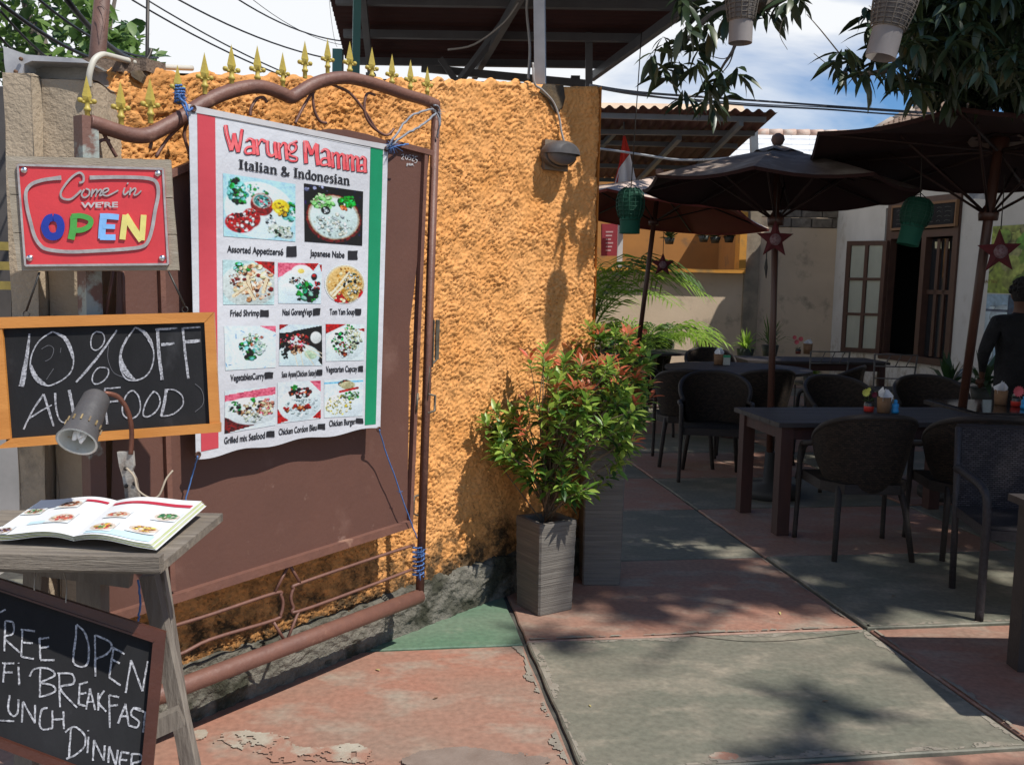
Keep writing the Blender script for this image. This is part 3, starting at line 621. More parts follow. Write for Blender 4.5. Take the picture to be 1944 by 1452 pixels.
# ---- slab serif line "Italian & Indonesian"
GL = {  # strokes (pts, width), serif bars (x0,x1,y)
 'I': (0.42, [([(.21, 0), (.21, 1)], .2)], [(.02, .40, .04), (.02, .40, .96)]),
 't': (0.36, [([(.18, .9), (.18, .15), (.24, .03), (.34, .06)], .17)], [(.02, .34, .66)]),
 'a': (0.52, [([(.08, .62), (.2, .68), (.34, .62), (.36, .4), (.36, .05)], .15), ([(.36, .4), (.14, .36), (.08, .2), (.15, .05), (.32, .1)], .12)], [(.34, .5, .03)]),
 'l': (0.32, [([(.16, 0), (.16, 1)], .17)], [(.0, .31, .04), (.0, .18, .97)]),
 'i': (0.32, [([(.16, 0), (.16, .64)], .17), ([(.16, .82), (.16, .98)], .17)], [(.0, .31, .04), (.0, .18, .64)]),
 'n': (0.62, [([(.14, 0), (.14, .66)], .16), ([(.16, .52), (.28, .66), (.42, .6), (.45, .4), (.45, 0)], [.08, .12, .15, .16, .16])], [(.0, .28, .04), (.33, .60, .04), (.0, .16, .65)]),
 'd': (0.56, [([(.42, 0), (.42, 1)], .16), ([(.40, .55), (.24, .68), (.1, .5), (.1, .2), (.22, .02), (.40, .14)], .12)], [(.4, .55, .04), (.26, .44, .97)]),
 'o': (0.52, [([(.25, .67), (.09, .5), (.09, .18), (.25, .02), (.41, .18), (.41, .5), (.25, .67)], .14)], []),
 'e': (0.5, [([(.09, .36), (.4, .36), (.38, .6), (.24, .68), (.1, .5), (.09, .2), (.22, .02), (.42, .1)], .12)], []),
 's': (0.42, [([(.34, .6), (.2, .67), (.09, .52), (.3, .32), (.32, .12), (.18, .02), (.06, .12)], .13)], []),
 '&': (0.7, [([(.62, .42), (.45, .1), (.22, .0), (.08, .2), (.3, .5), (.36, .8), (.24, .92), (.14, .78), (.3, .45), (.62, .02)], .13)], []),
 ' ': (0.22, [], [])}
def serif_line(mbx, plane, txt, bl, br, h, conv, off):
    tot = sum(GL[c][0] for c in txt); x = 0
    def cv(u, v): return conv(bl[0]+(br[0]-bl[0])*u/tot, bl[1]+(br[1]-bl[1])*u/tot-v*h)
    wx = math.hypot(br[0]-bl[0], br[1]-bl[1])/tot
    for c in txt:
        wd, sts, ser = GL[c]
        def conv2(u, v): q = cv(x+u/h, v/h); return q
        for pts_, w_ in sts:
            P = [((a)*h, (v)*h) for a, v in pts_]; ww = [q*h for q in w_] if isinstance(w_, list) else w_*h
            stroke(mbx, plane, P, ww, conv2, off)
        for x0_, x1_, yy in ser: stroke(mbx, plane, [(x0_*h, yy*h), (x1_*h, yy*h)], .1*h, conv2, off, smooth=False)
        x += wd
for tx_, p_, q_ in (('Italian', (400, 508), (690, 552)), ('&', (712, 556), (782, 566)), ('Indonesian', (806, 570), (1225, 632))): b = MB(); serif_line(b, BPL, tx_, p_, q_, 70, z6, .002); b.build('subtitle_word', m_black, banner)
caps = [('Assorted Appetizers6', (317, 1122), (732, 1146), 52, z6, (755, 1080, 830, 1157)), ('Japanese Nabe', (928, 1150), (1183, 1166), 50, z6, (1207, 1112, 1279, 1178)),
 ('Fried Shrimp', (302, 416), (494, 413), 44, z7, (497, 375, 553, 420)), ('Nasi GorengVegs', (645, 409), (840, 406), 44, z7, (845, 365, 893, 410)), ('Tom Yam Soup', (955, 406), (1118, 405), 42, z7, (1122, 368, 1161, 410)),
 ('VegetablesCurry', (303, 840), (526, 826), 44, z7, (530, 784, 583, 825)), ('Sate Ayam(Chicken Satay)', (640, 817), (866, 804), 40, z7, (868, 765, 906, 803)), ('Vegetarian Capcay', (930, 784), (1137, 778), 42, z7, (1141, 742, 1175, 780)),
 ('Grilled mix Seafood', (262, 1254), (530, 1216), 46, z7, (539, 1170, 592, 1210)), ('Chicken Cordon Bleu', (620, 1196), (870, 1163), 44, z7, (875, 1120, 926, 1158)), ('Chicken Burger', (951, 1139), (1124, 1123), 42, z7, (1126, 1085, 1175, 1118))]
for t_, bl_, br_, h_c, cv_, bx in caps:
    b = MB(); text_on(b, BPL, t_, bl_, br_, h_c*0.94, cv_, .002, bold=.022)
    b.build('caption', m_black, banner); b = MB()
    x0_, y0_, x1_, y1_ = bx; sl2 = (br_[1]-bl_[1])/(br_[0]-bl_[0])
    j = lambda: random.uniform(-3, 3)
    q = [cv_(x0_+j(), y0_+j()), cv_((x0_+x1_)/2, y0_+j()), cv_(x1_+j(), y0_+j()), cv_(x1_+j(), (y0_+y1_)/2), cv_(x1_+j(), y1_+j()), cv_((x0_+x1_)/2, y1_+j()), cv_(x0_+j(), y1_+j())]
    b.quad(*[BPL(x, y, .0025) for x, y in q]); b.build('blacked_out_price', m_black, banner)
# ---- printed food pictures : flat print carried as colours on a fine grid
def noise2(n, lam, rg):
    f = np.fft.rfft2(rg.randn(n, n)); ky = np.fft.fftfreq(n)[:, None]; kx = np.fft.rfftfreq(n)[None, :]; k = np.sqrt(kx**2+ky**2)
    g = np.fft.irfft2(f*np.exp(-(k*lam)**2), s=(n, n)); return g/g.std()
class Paint:
    def __init__(s, n, bg, seed, bgn=0.04):
        s.n = n; s.rg = np.random.RandomState(seed); s.a = np.ones((n, n, 3))*np.array(bg)
        s.a = s.a*(1+bgn*noise2(n, 5, s.rg)[..., None]); s.yy, s.xx = np.mgrid[0:n, 0:n]/n
    def ell(s, cx, cy, rx, ry, col, rot=0, soft=0.02, shade=0.25, lo=0.0):
        dx = s.xx-cx; dy = s.yy-cy; c, q = math.cos(rot), math.sin(rot); u = (dx*c+dy*q)/rx; v = (-dx*q+dy*c)/ry; d = np.sqrt(u*u+v*v)
        a = np.clip((1-d)/max(soft/min(rx, ry), 1e-3), 0, 1); sh = 1+shade*(-(v*.6+u*.3))
        if lo: a = a*np.clip((d-lo)/0.03, 0, 1)
        s.a = s.a*(1-a[..., None])+(np.array(col)*sh[..., None])*a[..., None]; return s
    def bits(s, n, cols, cx, cy, sx, sy, r0, r1, shade=0.6, asp=0.5):
        n = int(n*1.8); r0 *= .8; r1 *= .85
        for i in range(n):
            t = s.rg.rand()*6.283; rr = math.sqrt(s.rg.rand()); c = np.array(cols[s.rg.randint(len(cols))])*s.rg.uniform(.65, 1.3)
            r_ = s.rg.uniform(r0, r1); X_ = cx+sx*rr*math.cos(t); Y_ = cy+sy*rr*math.sin(t); a_ = s.rg.uniform(asp, 1); q_ = s.rg.rand()*3.1
            if i % 2: s.ell(X_+.006, Y_+.012, r_*1.1, r_*a_*1.1, c*.25, q_, .012, 0)
            s.ell(X_, Y_, r_, r_*a_, c, q_, 0.012, shade)
        return s
    def tri(s, p, col):
        m_ = np.ones((s.n, s.n), bool)
        for i in range(3):
            x0_, y0_ = p[i]; x1_, y1_ = p[(i+1) % 3]; m_ &= ((x1_-x0_)*(s.yy-y0_)-(y1_-y0_)*(s.xx-x0_)) >= 0
        s.a[m_] = np.array(col)*(1+.05*s.rg.randn(m_.sum())[:, None]*0); return s
    def line(s, x0_, y0_, x1_, y1_, w_, col):
        d = math.hypot(x1_-x0_, y1_-y0_); t = np.clip(((s.xx-x0_)*(x1_-x0_)+(s.yy-y0_)*(y1_-y0_))/d/d, 0, 1)
        dist = np.hypot(s.xx-x0_-t*(x1_-x0_), s.yy-y0_-t*(y1_-y0_)); a = np.clip((w_-dist)/.01, 0, 1)[..., None]; s.a = s.a*(1-a)+np.array(col)*a; return s
WH = (.62, .66, .68); CR = (.62, .55, .38); GR = (.07, .30, .12); DG = (.02, .10, .05); RD = (.42, .03, .035); BR = (.22, .07, .03); DK = (.03, .015, .015); YE = (.65, .5, .12); PK = (.62, .2, .25); TE = (.25, .5, .48)
ph = {}
p = Paint(84, (.42, .58, .66), 1).ell(.5, .52, .5, .48, (.6, .66, .7), shade=.1); p.bits(30, [GR, DG, TE], .18, .25, .14, .2, .03, .07); p.bits(26, [WH, TE, GR], .38, .22, .22, .14, .02, .05); p.bits(24, [TE, WH, GR], .92, .5, .1, .18, .03, .06)
p.ell(.53, .42, .17, .20, (.30, .08, .06)); p.ell(.53, .36, .14, .13, (.5, .45, .42)); p.ell(.53, .36, .125, .115, (.16, .28, .27)); p.bits(16, [RD, PK, TE, WH], .54, .37, .1, .09, .015, .04); p.ell(.79, .42, .13, .14, YE); p.bits(10, [YE, (.55, .38, .08)], .8, .45, .1, .12, .03, .05)
p.ell(.22, .76, .22, .17, RD); p.ell(.38, .66, .14, .17, (.4, .1, .07)); p.bits(34, [RD, WH, BR, (.6, .5, .45)], .23, .74, .19, .15, .015, .045); p.bits(20, [WH, BR, RD], .38, .64, .1, .13, .015, .04); p.bits(14, [DK, WH], .65, .68, .07, .1, .02, .04); p.ell(.8, .84, .2, .11, (.5, .52, .48), .5); p.bits(34, [WH, (.4, .5, .42), (.5, .5, .4), DG], .79, .84, .18, .1, .012, .035); ph[0] = p
p = Paint(80, (.045, .03, .06), 2, .5).bits(16, [(.3, .3, .4), DK], .2, .1, .2, .1, .02, .05); p.ell(.5, .55, .49, .44, (.22, .09, .06)); p.ell(.5, .53, .45, .40, (.42, .36, .3)); p.ell(.5, .54, .42, .37, (.55, .62, .6)); p.bits(30, [(.3, .55, .25), (.5, .62, .4)], .3, .28, .18, .13, .03, .06); p.bits(20, [GR, (.04, .4, .13)], .72, .22, .13, .12, .04, .07); p.bits(7, [(.65, .25, .15)], .65, .34, .08, .04, .03, .04); p.bits(60, [WH, (.6, .58, .5), (.45, .5, .48)], .5, .65, .34, .22, .02, .05); p.ell(.36, .42, .09, .08, DK); p.bits(5, [WH], .36, .42, .05, .05, .02, .03); ph[1] = p
p = Paint(64, (.45, .55, .55), 3); p.tri(((.6, 0), (1, 0), (1, .3)), RD); p.ell(.5, .55, .55, .5, (.5, .52, .5)); p.bits(22, [GR, DG, TE], .35, .15, .15, .12, .03, .06); p.bits(70, [CR, BR, (.5, .3, .2), (.62, .5, .4)], .58, .5, .4, .42, .03, .08); p.bits(18, [WH, (.4, .3, .25), BR], .22, .42, .12, .12, .02, .05)
for q_ in ((.48, .35, .55, .75), (.42, .5, .6, .85), (.85, .4, .78, .7), (.2, .8, .45, .6)): p.line(*q_, .045, (.62, .52, .38)); p.line(q_[0]+.03, q_[1], q_[2]+.03, q_[3], .01, BR)
ph[2] = p
p = Paint(64, (.55, .6, .66), 4); p.tri(((0, 0), (.9, 0), (0, .35)), PK); p.tri(((.6, 0), (.92, 0), (.8, .18)), RD); p.tri(((.93, .02), (1, .02), (1, .25)), RD); p.ell(.5, .62, .52, .5, (.56, .62, .66)); p.ell(.53, .2, .24, .17, (.66, .67, .66)); p.ell(.52, .19, .09, .07, (.68, .52, .2)); p.ell(.82, .33, .08, .1, DK); p.ell(.82, .3, .06, .05, RD); p.bits(20, [BR, DK, (.4, .35, .3)], .45, .43, .22, .08, .02, .05); p.bits(34, [DG, GR, DK, (.1, .3, .2)], .62, .72, .3, .22, .04, .09); p.ell(.25, .65, .2, .16, (.6, .64, .66), .4); p.bits(8, [RD, DK], .9, .55, .07, .1, .03, .06); p.ell(.6, .85, .09, .05, (.3, .45, .4), .6); p.ell(.75, .75, .08, .05, (.3, .45, .4), .9); ph[3] = p
p = Paint(64, (.62, .63, .66), 5); p.ell(.5, .5, .49, .49, (.5, .42, .3)); p.ell(.5, .5, .45, .45, (.55, .38, .2)); p.tri(((.2, .95), (.35, .65), (.6, .98)), RD); p.tri(((.88, .6), (1, .75), (.82, .85)), RD); p.bits(60, [CR, (.6, .45, .25), (.5, .28, .12)], .5, .5, .42, .42, .02, .06)
for q_ in ((.15, .75, .6, .2), (.2, .8, .65, .35)): p.line(*q_, .03, (.64, .58, .46))
p.bits(30, [WH, (.45, .42, .35), DK, (.1, .2, .2)], .68, .5, .22, .3, .025, .05); ph[4] = p
p = Paint(64, (.60, .64, .68), 6); p.tri(((.7, 0), (1, 0), (1, .15)), PK)
for i in range(12): x_ = p.rg.rand(); y_ = p.rg.choice([p.rg.uniform(0, .3), p.rg.uniform(.75, 1)]); p.line(x_, y_, x_+p.rg.uniform(-.12, .12), y_+p.rg.uniform(-.1, .12), .012, (.12, .28, .5))
p.ell(.55, .6, .45, .38, (.62, .66, .69), shade=.05); p.bits(40, [DG, GR, TE, (.08, .2, .16)], .5, .5, .22, .26, .03, .07); p.bits(16, [(.45, .2, .15), WH, (.5, .58, .45)], .55, .3, .2, .14, .03, .06); p.bits(14, [WH, (.5, .6, .5)], .68, .5, .14, .14, .03, .06); ph[5] = p
p = Paint(64, (.55, .6, .64), 7); p.tri(((.3, .15), (1, 0), (1, 1)), DK); p.tri(((0, .0), (.2, .0), (0, .12)), RD); p.tri(((0, .2), (.5, .15), (0, .6)), DK); p.ell(.45, .75, .5, .3, (.55, .62, .64)); p.ell(.85, .3, .14, .16, (.58, .58, .57)); p.bits(50, [RD, (.5, .25, .2), BR, PK, (.55, .45, .4)], .38, .4, .36, .18, .025, .06, asp=.6); p.bits(14, [(.5, .35, .25), BR], .4, .6, .14, .1, .04, .07); p.ell(.72, .72, .16, .12, (.42, .5, .38), .3)
for q_ in ((.35, .7, .42, 1), (.48, .65, .55, 1), (.55, .6, .8, .98), (.6, .55, 1, .8), (.62, .5, 1, .7)): p.line(*q_, .015, (.62, .55, .45))
p.bits(14, [DK, DG], .12, .6, .1, .2, .03, .07); ph[6] = p
p = Paint(64, (.58, .62, .63), 8); p.tri(((0, 0), (.5, 0), (0, .25)), RD); p.tri(((.8, .12), (1, .1), (1, .2)), RD); p.ell(.5, .55, .5, .45, (.6, .64, .65)); p.bits(60, [DG, GR, (.3, .4, .3), (.5, .5, .38), DK], .48, .5, .36, .32, .02, .07); p.bits(22, [WH, (.3, .12, .08), BR], .45, .7, .2, .2, .02, .06); p.bits(24, [(.5, .52, .4), CR], .75, .4, .2, .3, .02, .05); p.bits(16, [GR, CR], .6, .1, .12, .1, .02, .05); ph[7] = p
p = Paint(64, (.58, .6, .62), 9); p.tri(((0, .1), (1, 0), (1, .2)), PK); p.tri(((0, .1), (1, .2), (0, .25)), PK); p.tri(((0, .62), (.6, .9), (0, 1)), (.2, .02, .03)); p.ell(.52, .55, .55, .34, (.6, .62, .63), .25); p.bits(60, [BR, DK, (.45, .28, .2), (.5, .4, .3), CR], .6, .52, .36, .2, .02, .06); p.bits(30, [PK, (.55, .3, .25), CR], .82, .5, .14, .22, .02, .05); p.bits(16, [GR, WH, DG], .2, .4, .14, .16, .03, .06); p.bits(26, [WH, (.5, .52, .45)], .55, .72, .16, .1, .02, .05); p.bits(6, [(.04, .35, .12)], .55, .28, .05, .05, .03, .05); ph[8] = p
p = Paint(64, (.6, .62, .64), 10); p.tri(((0, 1), (0, .65), (.25, .95)), RD); p.tri(((.8, .95), (1, .75), (1, 1)), RD); p.tri(((.75, 0), (1, 0), (1, .3)), PK); p.ell(.5, .58, .5, .42, (.58, .62, .64)); p.bits(26, [DK, BR, RD, (.4, .15, .08)], .5, .28, .28, .14, .03, .07); p.bits(8, [GR], .38, .12, .07, .07, .03, .05); p.bits(60, [WH, (.45, .5, .5), (.3, .35, .36)], .55, .6, .4, .26, .02, .05); p.bits(16, [(.4, .1, .05), RD, (.5, .25, .15)], .45, .65, .32, .08, .04, .07); ph[9] = p
p = Paint(64, (.6, .63, .66), 11); p.line(0, .08, 1, .06, .03, (.25, .45, .6)); p.ell(.52, .7, .55, .35, (.6, .63, .65)); p.bits(20, [(.2, .25, .2), BR, (.45, .42, .3)], .52, .12, .15, .08, .04, .07); p.ell(.6, .16, .2, .12, (.42, .38, .26)); p.line(.4, .32, .85, .24, .035, RD); p.bits(20, [DK, GR, (.3, .35, .2)], .65, .45, .24, .1, .03, .06); p.bits(60, [YE, CR, (.5, .5, .4), (.55, .52, .3)], .35, .68, .34, .26, .015, .05); p.bits(14, [WH, GR], .7, .4, .2, .08, .02, .05); ph[10] = p
quads = [((285, 540), (820, 622), (820, 1046), (290, 1005), z6), ((883, 615), (1320, 676), (1313, 1076), (888, 1045), z6), ((252, 45), (592, 60), (590, 340), (255, 340), z7), ((614, 65), (903, 70), (897, 335), (617, 331), z7), ((920, 72), (1186, 78), (1184, 336), (922, 334), z7), ((260, 480), (600, 480), (600, 752), (270, 772), z7), ((625, 470), (903, 475), (906, 740), (622, 741), z7), ((928, 467), (1183, 470), (1179, 705), (930, 712), z7), ((267, 905), (598, 875), (598, 1130), (264, 1186), z7), ((612, 850), (895, 838), (896, 1086), (612, 1120), z7), ((918, 835), (1175, 823), (1170, 1070), (918, 1082), z7)]
m_print = M('glossy food print', (1, 1, 1), rough=0.5, attr='print')
flabels = ['printed plate of assorted appetizers', 'printed basket of noodles and broccoli', 'printed dish of fried shrimp', 'printed rice plate with a fried egg', 'printed bowl of red soup', 'printed plate of vegetable curry', 'printed chicken skewers', 'printed plate of mixed greens', 'printed plate of grilled seafood', 'printed plate of breaded chicken', 'printed burger with fries']
def picture(name, pnt, fn, parent, label, mat, disc=False):
    n = pnt.n; lum = pnt.a.mean(-1, keepdims=True); pnt.a = pnt.a*(1+.035*noise2(n, 1.6, pnt.rg)[..., None])*(1+np.clip(.62-lum, 0, 1)*.45*noise2(n, 4, pnt.rg)[..., None])*np.array([.94, 1.0, 1.02]); pnt.a = np.clip((pnt.a-.34)*1.2+.27, .01, .62) if name == 'food_photo' else pnt.a; us = (np.arange(n+1))/n; V = [tuple(fn(u, v)) for v in us for u in us]; Fc = []; cols = []
    for j in range(n):
        for i in range(n):
            if disc and math.hypot((i+.5)/n-.5, (j+.5)/n-.5) > .5: continue
            a = j*(n+1)+i; Fc.append((a+n+1, a+n+2, a+1, a)); cols.append(pnt.a[j, i])
    og = wloc(parent); me = bpy.data.meshes.new(name); me.from_pydata([(v[0]-og.x, v[1]-og.y, v[2]-og.z) for v in V], [], Fc)
    at = me.color_attributes.new('print', 'FLOAT_COLOR', 'CORNER'); c = np.clip(np.repeat(np.array(cols), 4, axis=0), .005, .75); at.data.foreach_set('color', np.concatenate([c, np.ones((len(c), 1))], 1).ravel().astype(np.float32))
    me.materials.append(mat); o = bpy.data.objects.new(name, me); COL.objects.link(o); o.parent = parent; return props(o, label=label)
for i, (a, b_, c, d, cv_) in enumerate(quads):
    picture('food_photo', ph[i], bil(cv_(*a), cv_(*b_), cv_(*c), cv_(*d), BPL, .0014), banner, flabels[i], m_print, disc=(i == 4))

# ---- ropes tying the banner
m_rope = M('blue nylon rope', (0.035, 0.11, 0.33), (0.1, 0.2, 0.42), 60, 0.7); m_rope2 = M('grey frayed strap', (0.16, 0.17, 0.2), (0.28, 0.29, 0.31), 60, 0.8)
def rope(name, label, lines, mat, cat='rope', fray=None, group=None):
    b = MB()
    for pts_, r_ in lines:
        q = catmull(pts_, 6); b.tube([p_+Vector([random.uniform(-1, 1)*r_*.5 for _ in range(3)]) for p_ in q], r_, 5)
    if fray:
        for c, n_, l_ in fray:
            for i in range(n_):
                d = Vector((random.uniform(-1, 1), random.uniform(-1, 1), random.uniform(-1.2, .8))).normalized()*l_*random.uniform(.5, 1)
                b.tube([c, c+d*.5+Vector((0, 0, .004)), c+d], 0.0009, 3)
    o = b.build(name, mat, origin=tuple(lines[0][0][0])); return props(o, label, cat, group)
def winds(px, py, h, r_, n, off=.01):
    c = gp(px, py, off); return [c+Vector((math.cos(a)*r_, math.sin(a)*r_, h*(i/(n*8))-h/2)) for i, a in enumerate([k_*math.pi/4 for k_ in range(n*8)])]
rope('rope_tie', 'blue rope knotted round the spear finial at the banner upper left corner', [(winds(341, 180, .055, .014, 6), .0035), ([gp(341, 188, .03), gp(352, 196, .06), gp(357, 210, .085), BPL(366, 206, .01)], .004), ([gp(343, 190, .03), gp(352, 210, .05), gp(360, 230, .05)], .003)], m_rope, fray=[(gp(345, 185, .03), 16, .03)])
rope('strap_tie', 'grey strap stretched from the gate corner to the banner upper right corner', [([BPL(735, 282, .01), BPL(748, 262, .02), gp(775, 225, .04), gp(808, 210, .03), gp(824, 208, .04)], .0045), ([BPL(735, 283, .01), gp(765, 258, .05), gp(800, 238, .05), gp(828, 215, .04)], .005), ([gp(828, 215, .04), gp(834, 232, .05), gp(830, 262, .03)], .004), ([gp(824, 200, .04), gp(834, 206, .03), gp(836, 240, .03)], .0035)], m_rope2, 'strap', fray=[(gp(828, 215, .04), 18, .04)])
rope('rope_tie', 'frayed blue knot at the banner upper right grommet', [([BPL(735, 283, .01), BPL(745, 280, .02), BPL(762, 276, .02), BPL(775, 274, .015)], .003)], m_rope, fray=[(BPL(745, 279, .02), 30, .045)])
rope('rope_tie', 'thin blue rope slanting from the banner lower right corner to the gate side rail', [([BPL(720, 816, .01), gp(730, 850, .06), gp(755, 920, .05), gp(778, 985, .04), gp(792, 1022, .03)], .0026), (winds(794, 1065, .14, .024, 7), .0028)], m_rope, fray=[(gp(797, 1050, .03), 26, .045), (gp(797, 1085, .03), 16, .05), (gp(760, 935, .05), 6, .02)])
rope('rope_tie', 'short blue rope hanging from the banner lower left corner', [([BPL(375, 866, .01), gp(366, 900, .05), gp(352, 950, .04), gp(345, 985, .04)], .0028)], m_rope)
rope('rope_tie', 'blue rope end dangling beneath the wooden menu stand', [([D(262, 1100, 2.5), D(266, 1130, 2.5), D(265, 1160, 2.5), D(262, 1178, 2.5)], .003)], m_rope)

# ================================================================== HANGING SIGNS
SP = Quad(D(10, 295, 2.64), D(323, 303, 2.72), D(34, 515, 2.62))
z5 = scrub((0, 270, 3.82))
m_board = M('weathered plank', (0.34, 0.29, 0.22), (0.26, 0.22, 0.165), 4, 0.85, 0.4, 60, stretch=(1, 1, 9), c3=(0.42, 0.37, 0.30), s3=6)
m_sred = M('red enamel sheet', (0.60, 0.045, 0.052), (0.52, 0.04, 0.048), 9, 0.42, 0.15, 25); m_sil = M('silver grey paint', (0.38, 0.37, 0.36), (0.27, 0.24, 0.24), 25, 0.45, 0.2, 60)
sign = thing('open_sign', 'red painted sign with coloured OPEN letters nailed to pale planks in front of the pillar', 'sign', D(170, 400, 2.66))
SY = [97, 380, 658, 935]; LXs = [(40, 68, 95, 130), (1235, 1250, 1275, 1295)]
ys_l = [97, 380, 658, 935]; ys_r = [125, 404, 670, 930]
for i in range(3):
    g_ = 3; q = [(LXs[0][i], ys_l[i]+g_), (LXs[1][i], ys_r[i]+g_), (LXs[1][i+1], ys_r[i+1]-g_), (LXs[0][i+1], ys_l[i+1]-g_)]
    f4 = [SP(*z5(*p_), 0) for p_ in q]; b4 = [p_-SP.n*.018 for p_ in f4]; b = MB(); b.hexa([b4[0], b4[1], b4[2], b4[3], f4[0], f4[1], f4[2], f4[3]]); b.build('plank', m_board, sign, fix=True)
q = [(120, 165), (1190, 195), (1228, 885), (175, 895)]; f4 = [SP(*z5(*p_), .006) for p_ in q]; b = MB(); b.hexa([p_-SP.n*.005 for p_ in f4]+f4); b.build('panel', m_sred, sign, fix=True)
b = MB()
for a, c in ((0, 1), (1, 2), (2, 3), (3, 0)): stroke(b, SP, [(q[a][0]+(8 if a in (0, 3) else -8), q[a][1]), (q[c][0]+(8 if c in (0, 3) else -8), q[c][1])], 16, z5, off=.009, smooth=False, thick=.004)
b.build('beaded_edge', m_sil, sign)
b = MB(); fr_ = [(445, 258), (380, 265), (300, 278), (225, 308), (188, 365), (196, 470), (222, 580), (250, 680), (290, 745), (345, 778), (500, 795), (700, 788), (900, 776), (1030, 758), (1075, 715), (1105, 620), (1125, 500), (1148, 380), (1138, 300), (1095, 268), (1000, 257), (820, 254), (650, 258)]
stroke(b, SP, fr_, [34]+[26]*20+[26, 30], z5, off=.010, thick=.005); b.build('badge_outline', m_sil, sign)
b = MB()
for pts_, w_ in (([(575, 295), (603, 285), (605, 245), (575, 222), (520, 255), (465, 320), (440, 372), (455, 408), (510, 415), (560, 378), (590, 348)], 16),
  ([(612, 342), (592, 380), (612, 403), (645, 382), (648, 350), (622, 338)], 12), ([(672, 340), (662, 398)], 12), ([(668, 375), (692, 345), (704, 352), (692, 398)], 11), ([(700, 372), (724, 345), (736, 352), (722, 388), (742, 382)], 11), ([(742, 375), (785, 352), (780, 335), (752, 345), (745, 378), (775, 390), (812, 375), (858, 350)], 11),
  ([(905, 330), (895, 365), (905, 382), (935, 355)], 12), ([(922, 297), (930, 303)], 14), ([(948, 330), (940, 385)], 12), ([(945, 360), (975, 335), (985, 345), (972, 382), (995, 380), (1025, 352)], 11)):
    stroke(b, SP, pts_, w_, z5, off=.010, thick=.005)
b.build('script_lettering', m_sil, sign)
b = MB(); text_on(b, SP, "WE'RE", (586, 476), (856, 472), 38, z5, off=.010, bold=.035); b.build('small_lettering', M('pale grey paint', (0.5, 0.48, 0.47), (0.4, 0.37, 0.37), 40, .5), sign)
def letter(name, col, strokes, lab):
    b = MB()
    for pts_, w_ in strokes: stroke(b, SP, pts_, w_, z5, off=.0105, thick=.006, stag=.0003)
    b.build('raised_letter', M(name, col, tuple(c*.85 for c in col), 20, .5, .1, 30), sign, label=lab)
letter('blue enamel', (0.012, 0.035, 0.30), [([(385, 545), (345, 560), (325, 612), (345, 668), (385, 685), (425, 668), (442, 612), (425, 560), (385, 545)], 56)], 'dark blue raised letter')
letter('green enamel', (0.07, 0.33, 0.06), [([(535, 535), (532, 620), (515, 705)], 50), ([(520, 538), (590, 535), (655, 560), (650, 605), (600, 635), (550, 640)], 38)], 'green raised letter')
letter('sky blue enamel', (0.22, 0.45, 0.78), [([(752, 528), (742, 620), (738, 700)], 52), ([(725, 538), (790, 538), (862, 545)], 42), ([(745, 612), (790, 612), (835, 614)], 34), ([(725, 688), (780, 690), (838, 690)], 42)], 'sky blue raised letter')
letter('pale yellow enamel', (0.72, 0.64, 0.20), [([(910, 528), (898, 620), (888, 706)], 44), ([(908, 530), (970, 630), (1028, 712)], 50), ([(1042, 528), (1036, 620), (1028, 712)], 42)], 'pale yellow raised letter')
for p_ in ((177, 205), (1146, 229), (217, 840), (1177, 841)):
    b = MB(); b.lathe([(0.010, 0), (0.009, .004), (0.006, .007), (0, .0085)], SP(*z5(*p_), .006), 12, SP.n.to_track_quat('Z', 'Y').to_matrix()); b.build('domed_nail', M('bright steel', (0.7, 0.7, 0.7), rough=.25, metal=1), sign)

# ---- "10 % OFF" board
CP = Quad(D(0, 602, 2.64), D(406, 592, 2.74), D(20, 851, 2.62)); z2 = scrub((0, 570, 4.32))
m_pine = M('orange varnished pine', (0.56, 0.235, 0.055), (0.47, 0.185, 0.04), 5, 0.38, 0.15, 60, stretch=(1, 1, 6), c3=(0.20, 0.08, 0.03), s3=4, t3=(0.66, 0.78))
m_slate = M('smudged blackboard', (0.012, 0.012, 0.013), (0.022, 0.022, 0.024), 5, 0.85, 0.1, 90, spec=.2, c3=(0.05, 0.05, 0.054), s3=9, t3=(0.6, 0.85), detail=8, stretch=(1, 1, .5))
off_b = thing('discount_chalkboard', 'pine framed chalkboard reading 10% OFF ALL FOOD hung under the open sign', 'chalkboard', D(200, 720, 2.68))
def slatequad(P, pts_, name, mat, parent, off=0.0, th=.008):
    f4 = [P(*p_, off) for p_ in pts_]; b = MB(); b.hexa([p_-P.n*th for p_ in f4]+f4); return b.build(name, mat, parent, fix=True)
oTL, oTR, oBR, oBL = (-28, 603), (406, 592.5), (418, 819), (-10, 852); iTL, iTR, iBR, iBL = (4, 623), (388, 612), (398, 804), (20, 833)
slatequad(CP, [(0, 615), (395, 605), (402, 812), (12, 840)], 'slate', m_slate, off_b)
slatequad(CP, [oTL, oTR, iTR, (-10, 624)], 'frame_rail', m_pine, off_b, .014, .022); slatequad(CP, [(402, 594), oTR, (417, 806), iBR, iTR], 'frame_rail', m_pine, off_b, .012, .022) if False else slatequad(CP, [iTR, oTR, (417, 805), iBR], 'frame_rail', m_pine, off_b, .012, .020)
slatequad(CP, [iBL, (418, 803), (418, 820), (-10, 852)], 'frame_rail', m_pine, off_b, .020, .028); slatequad(CP, [(-28, 624), iTL, iBL, (-10, 836)], 'frame_rail', m_pine, off_b, .012, .020)
m_scorch = M('scorched varnish', (0.10, 0.035, 0.015), (0.25, 0.1, 0.03), 30, .5)
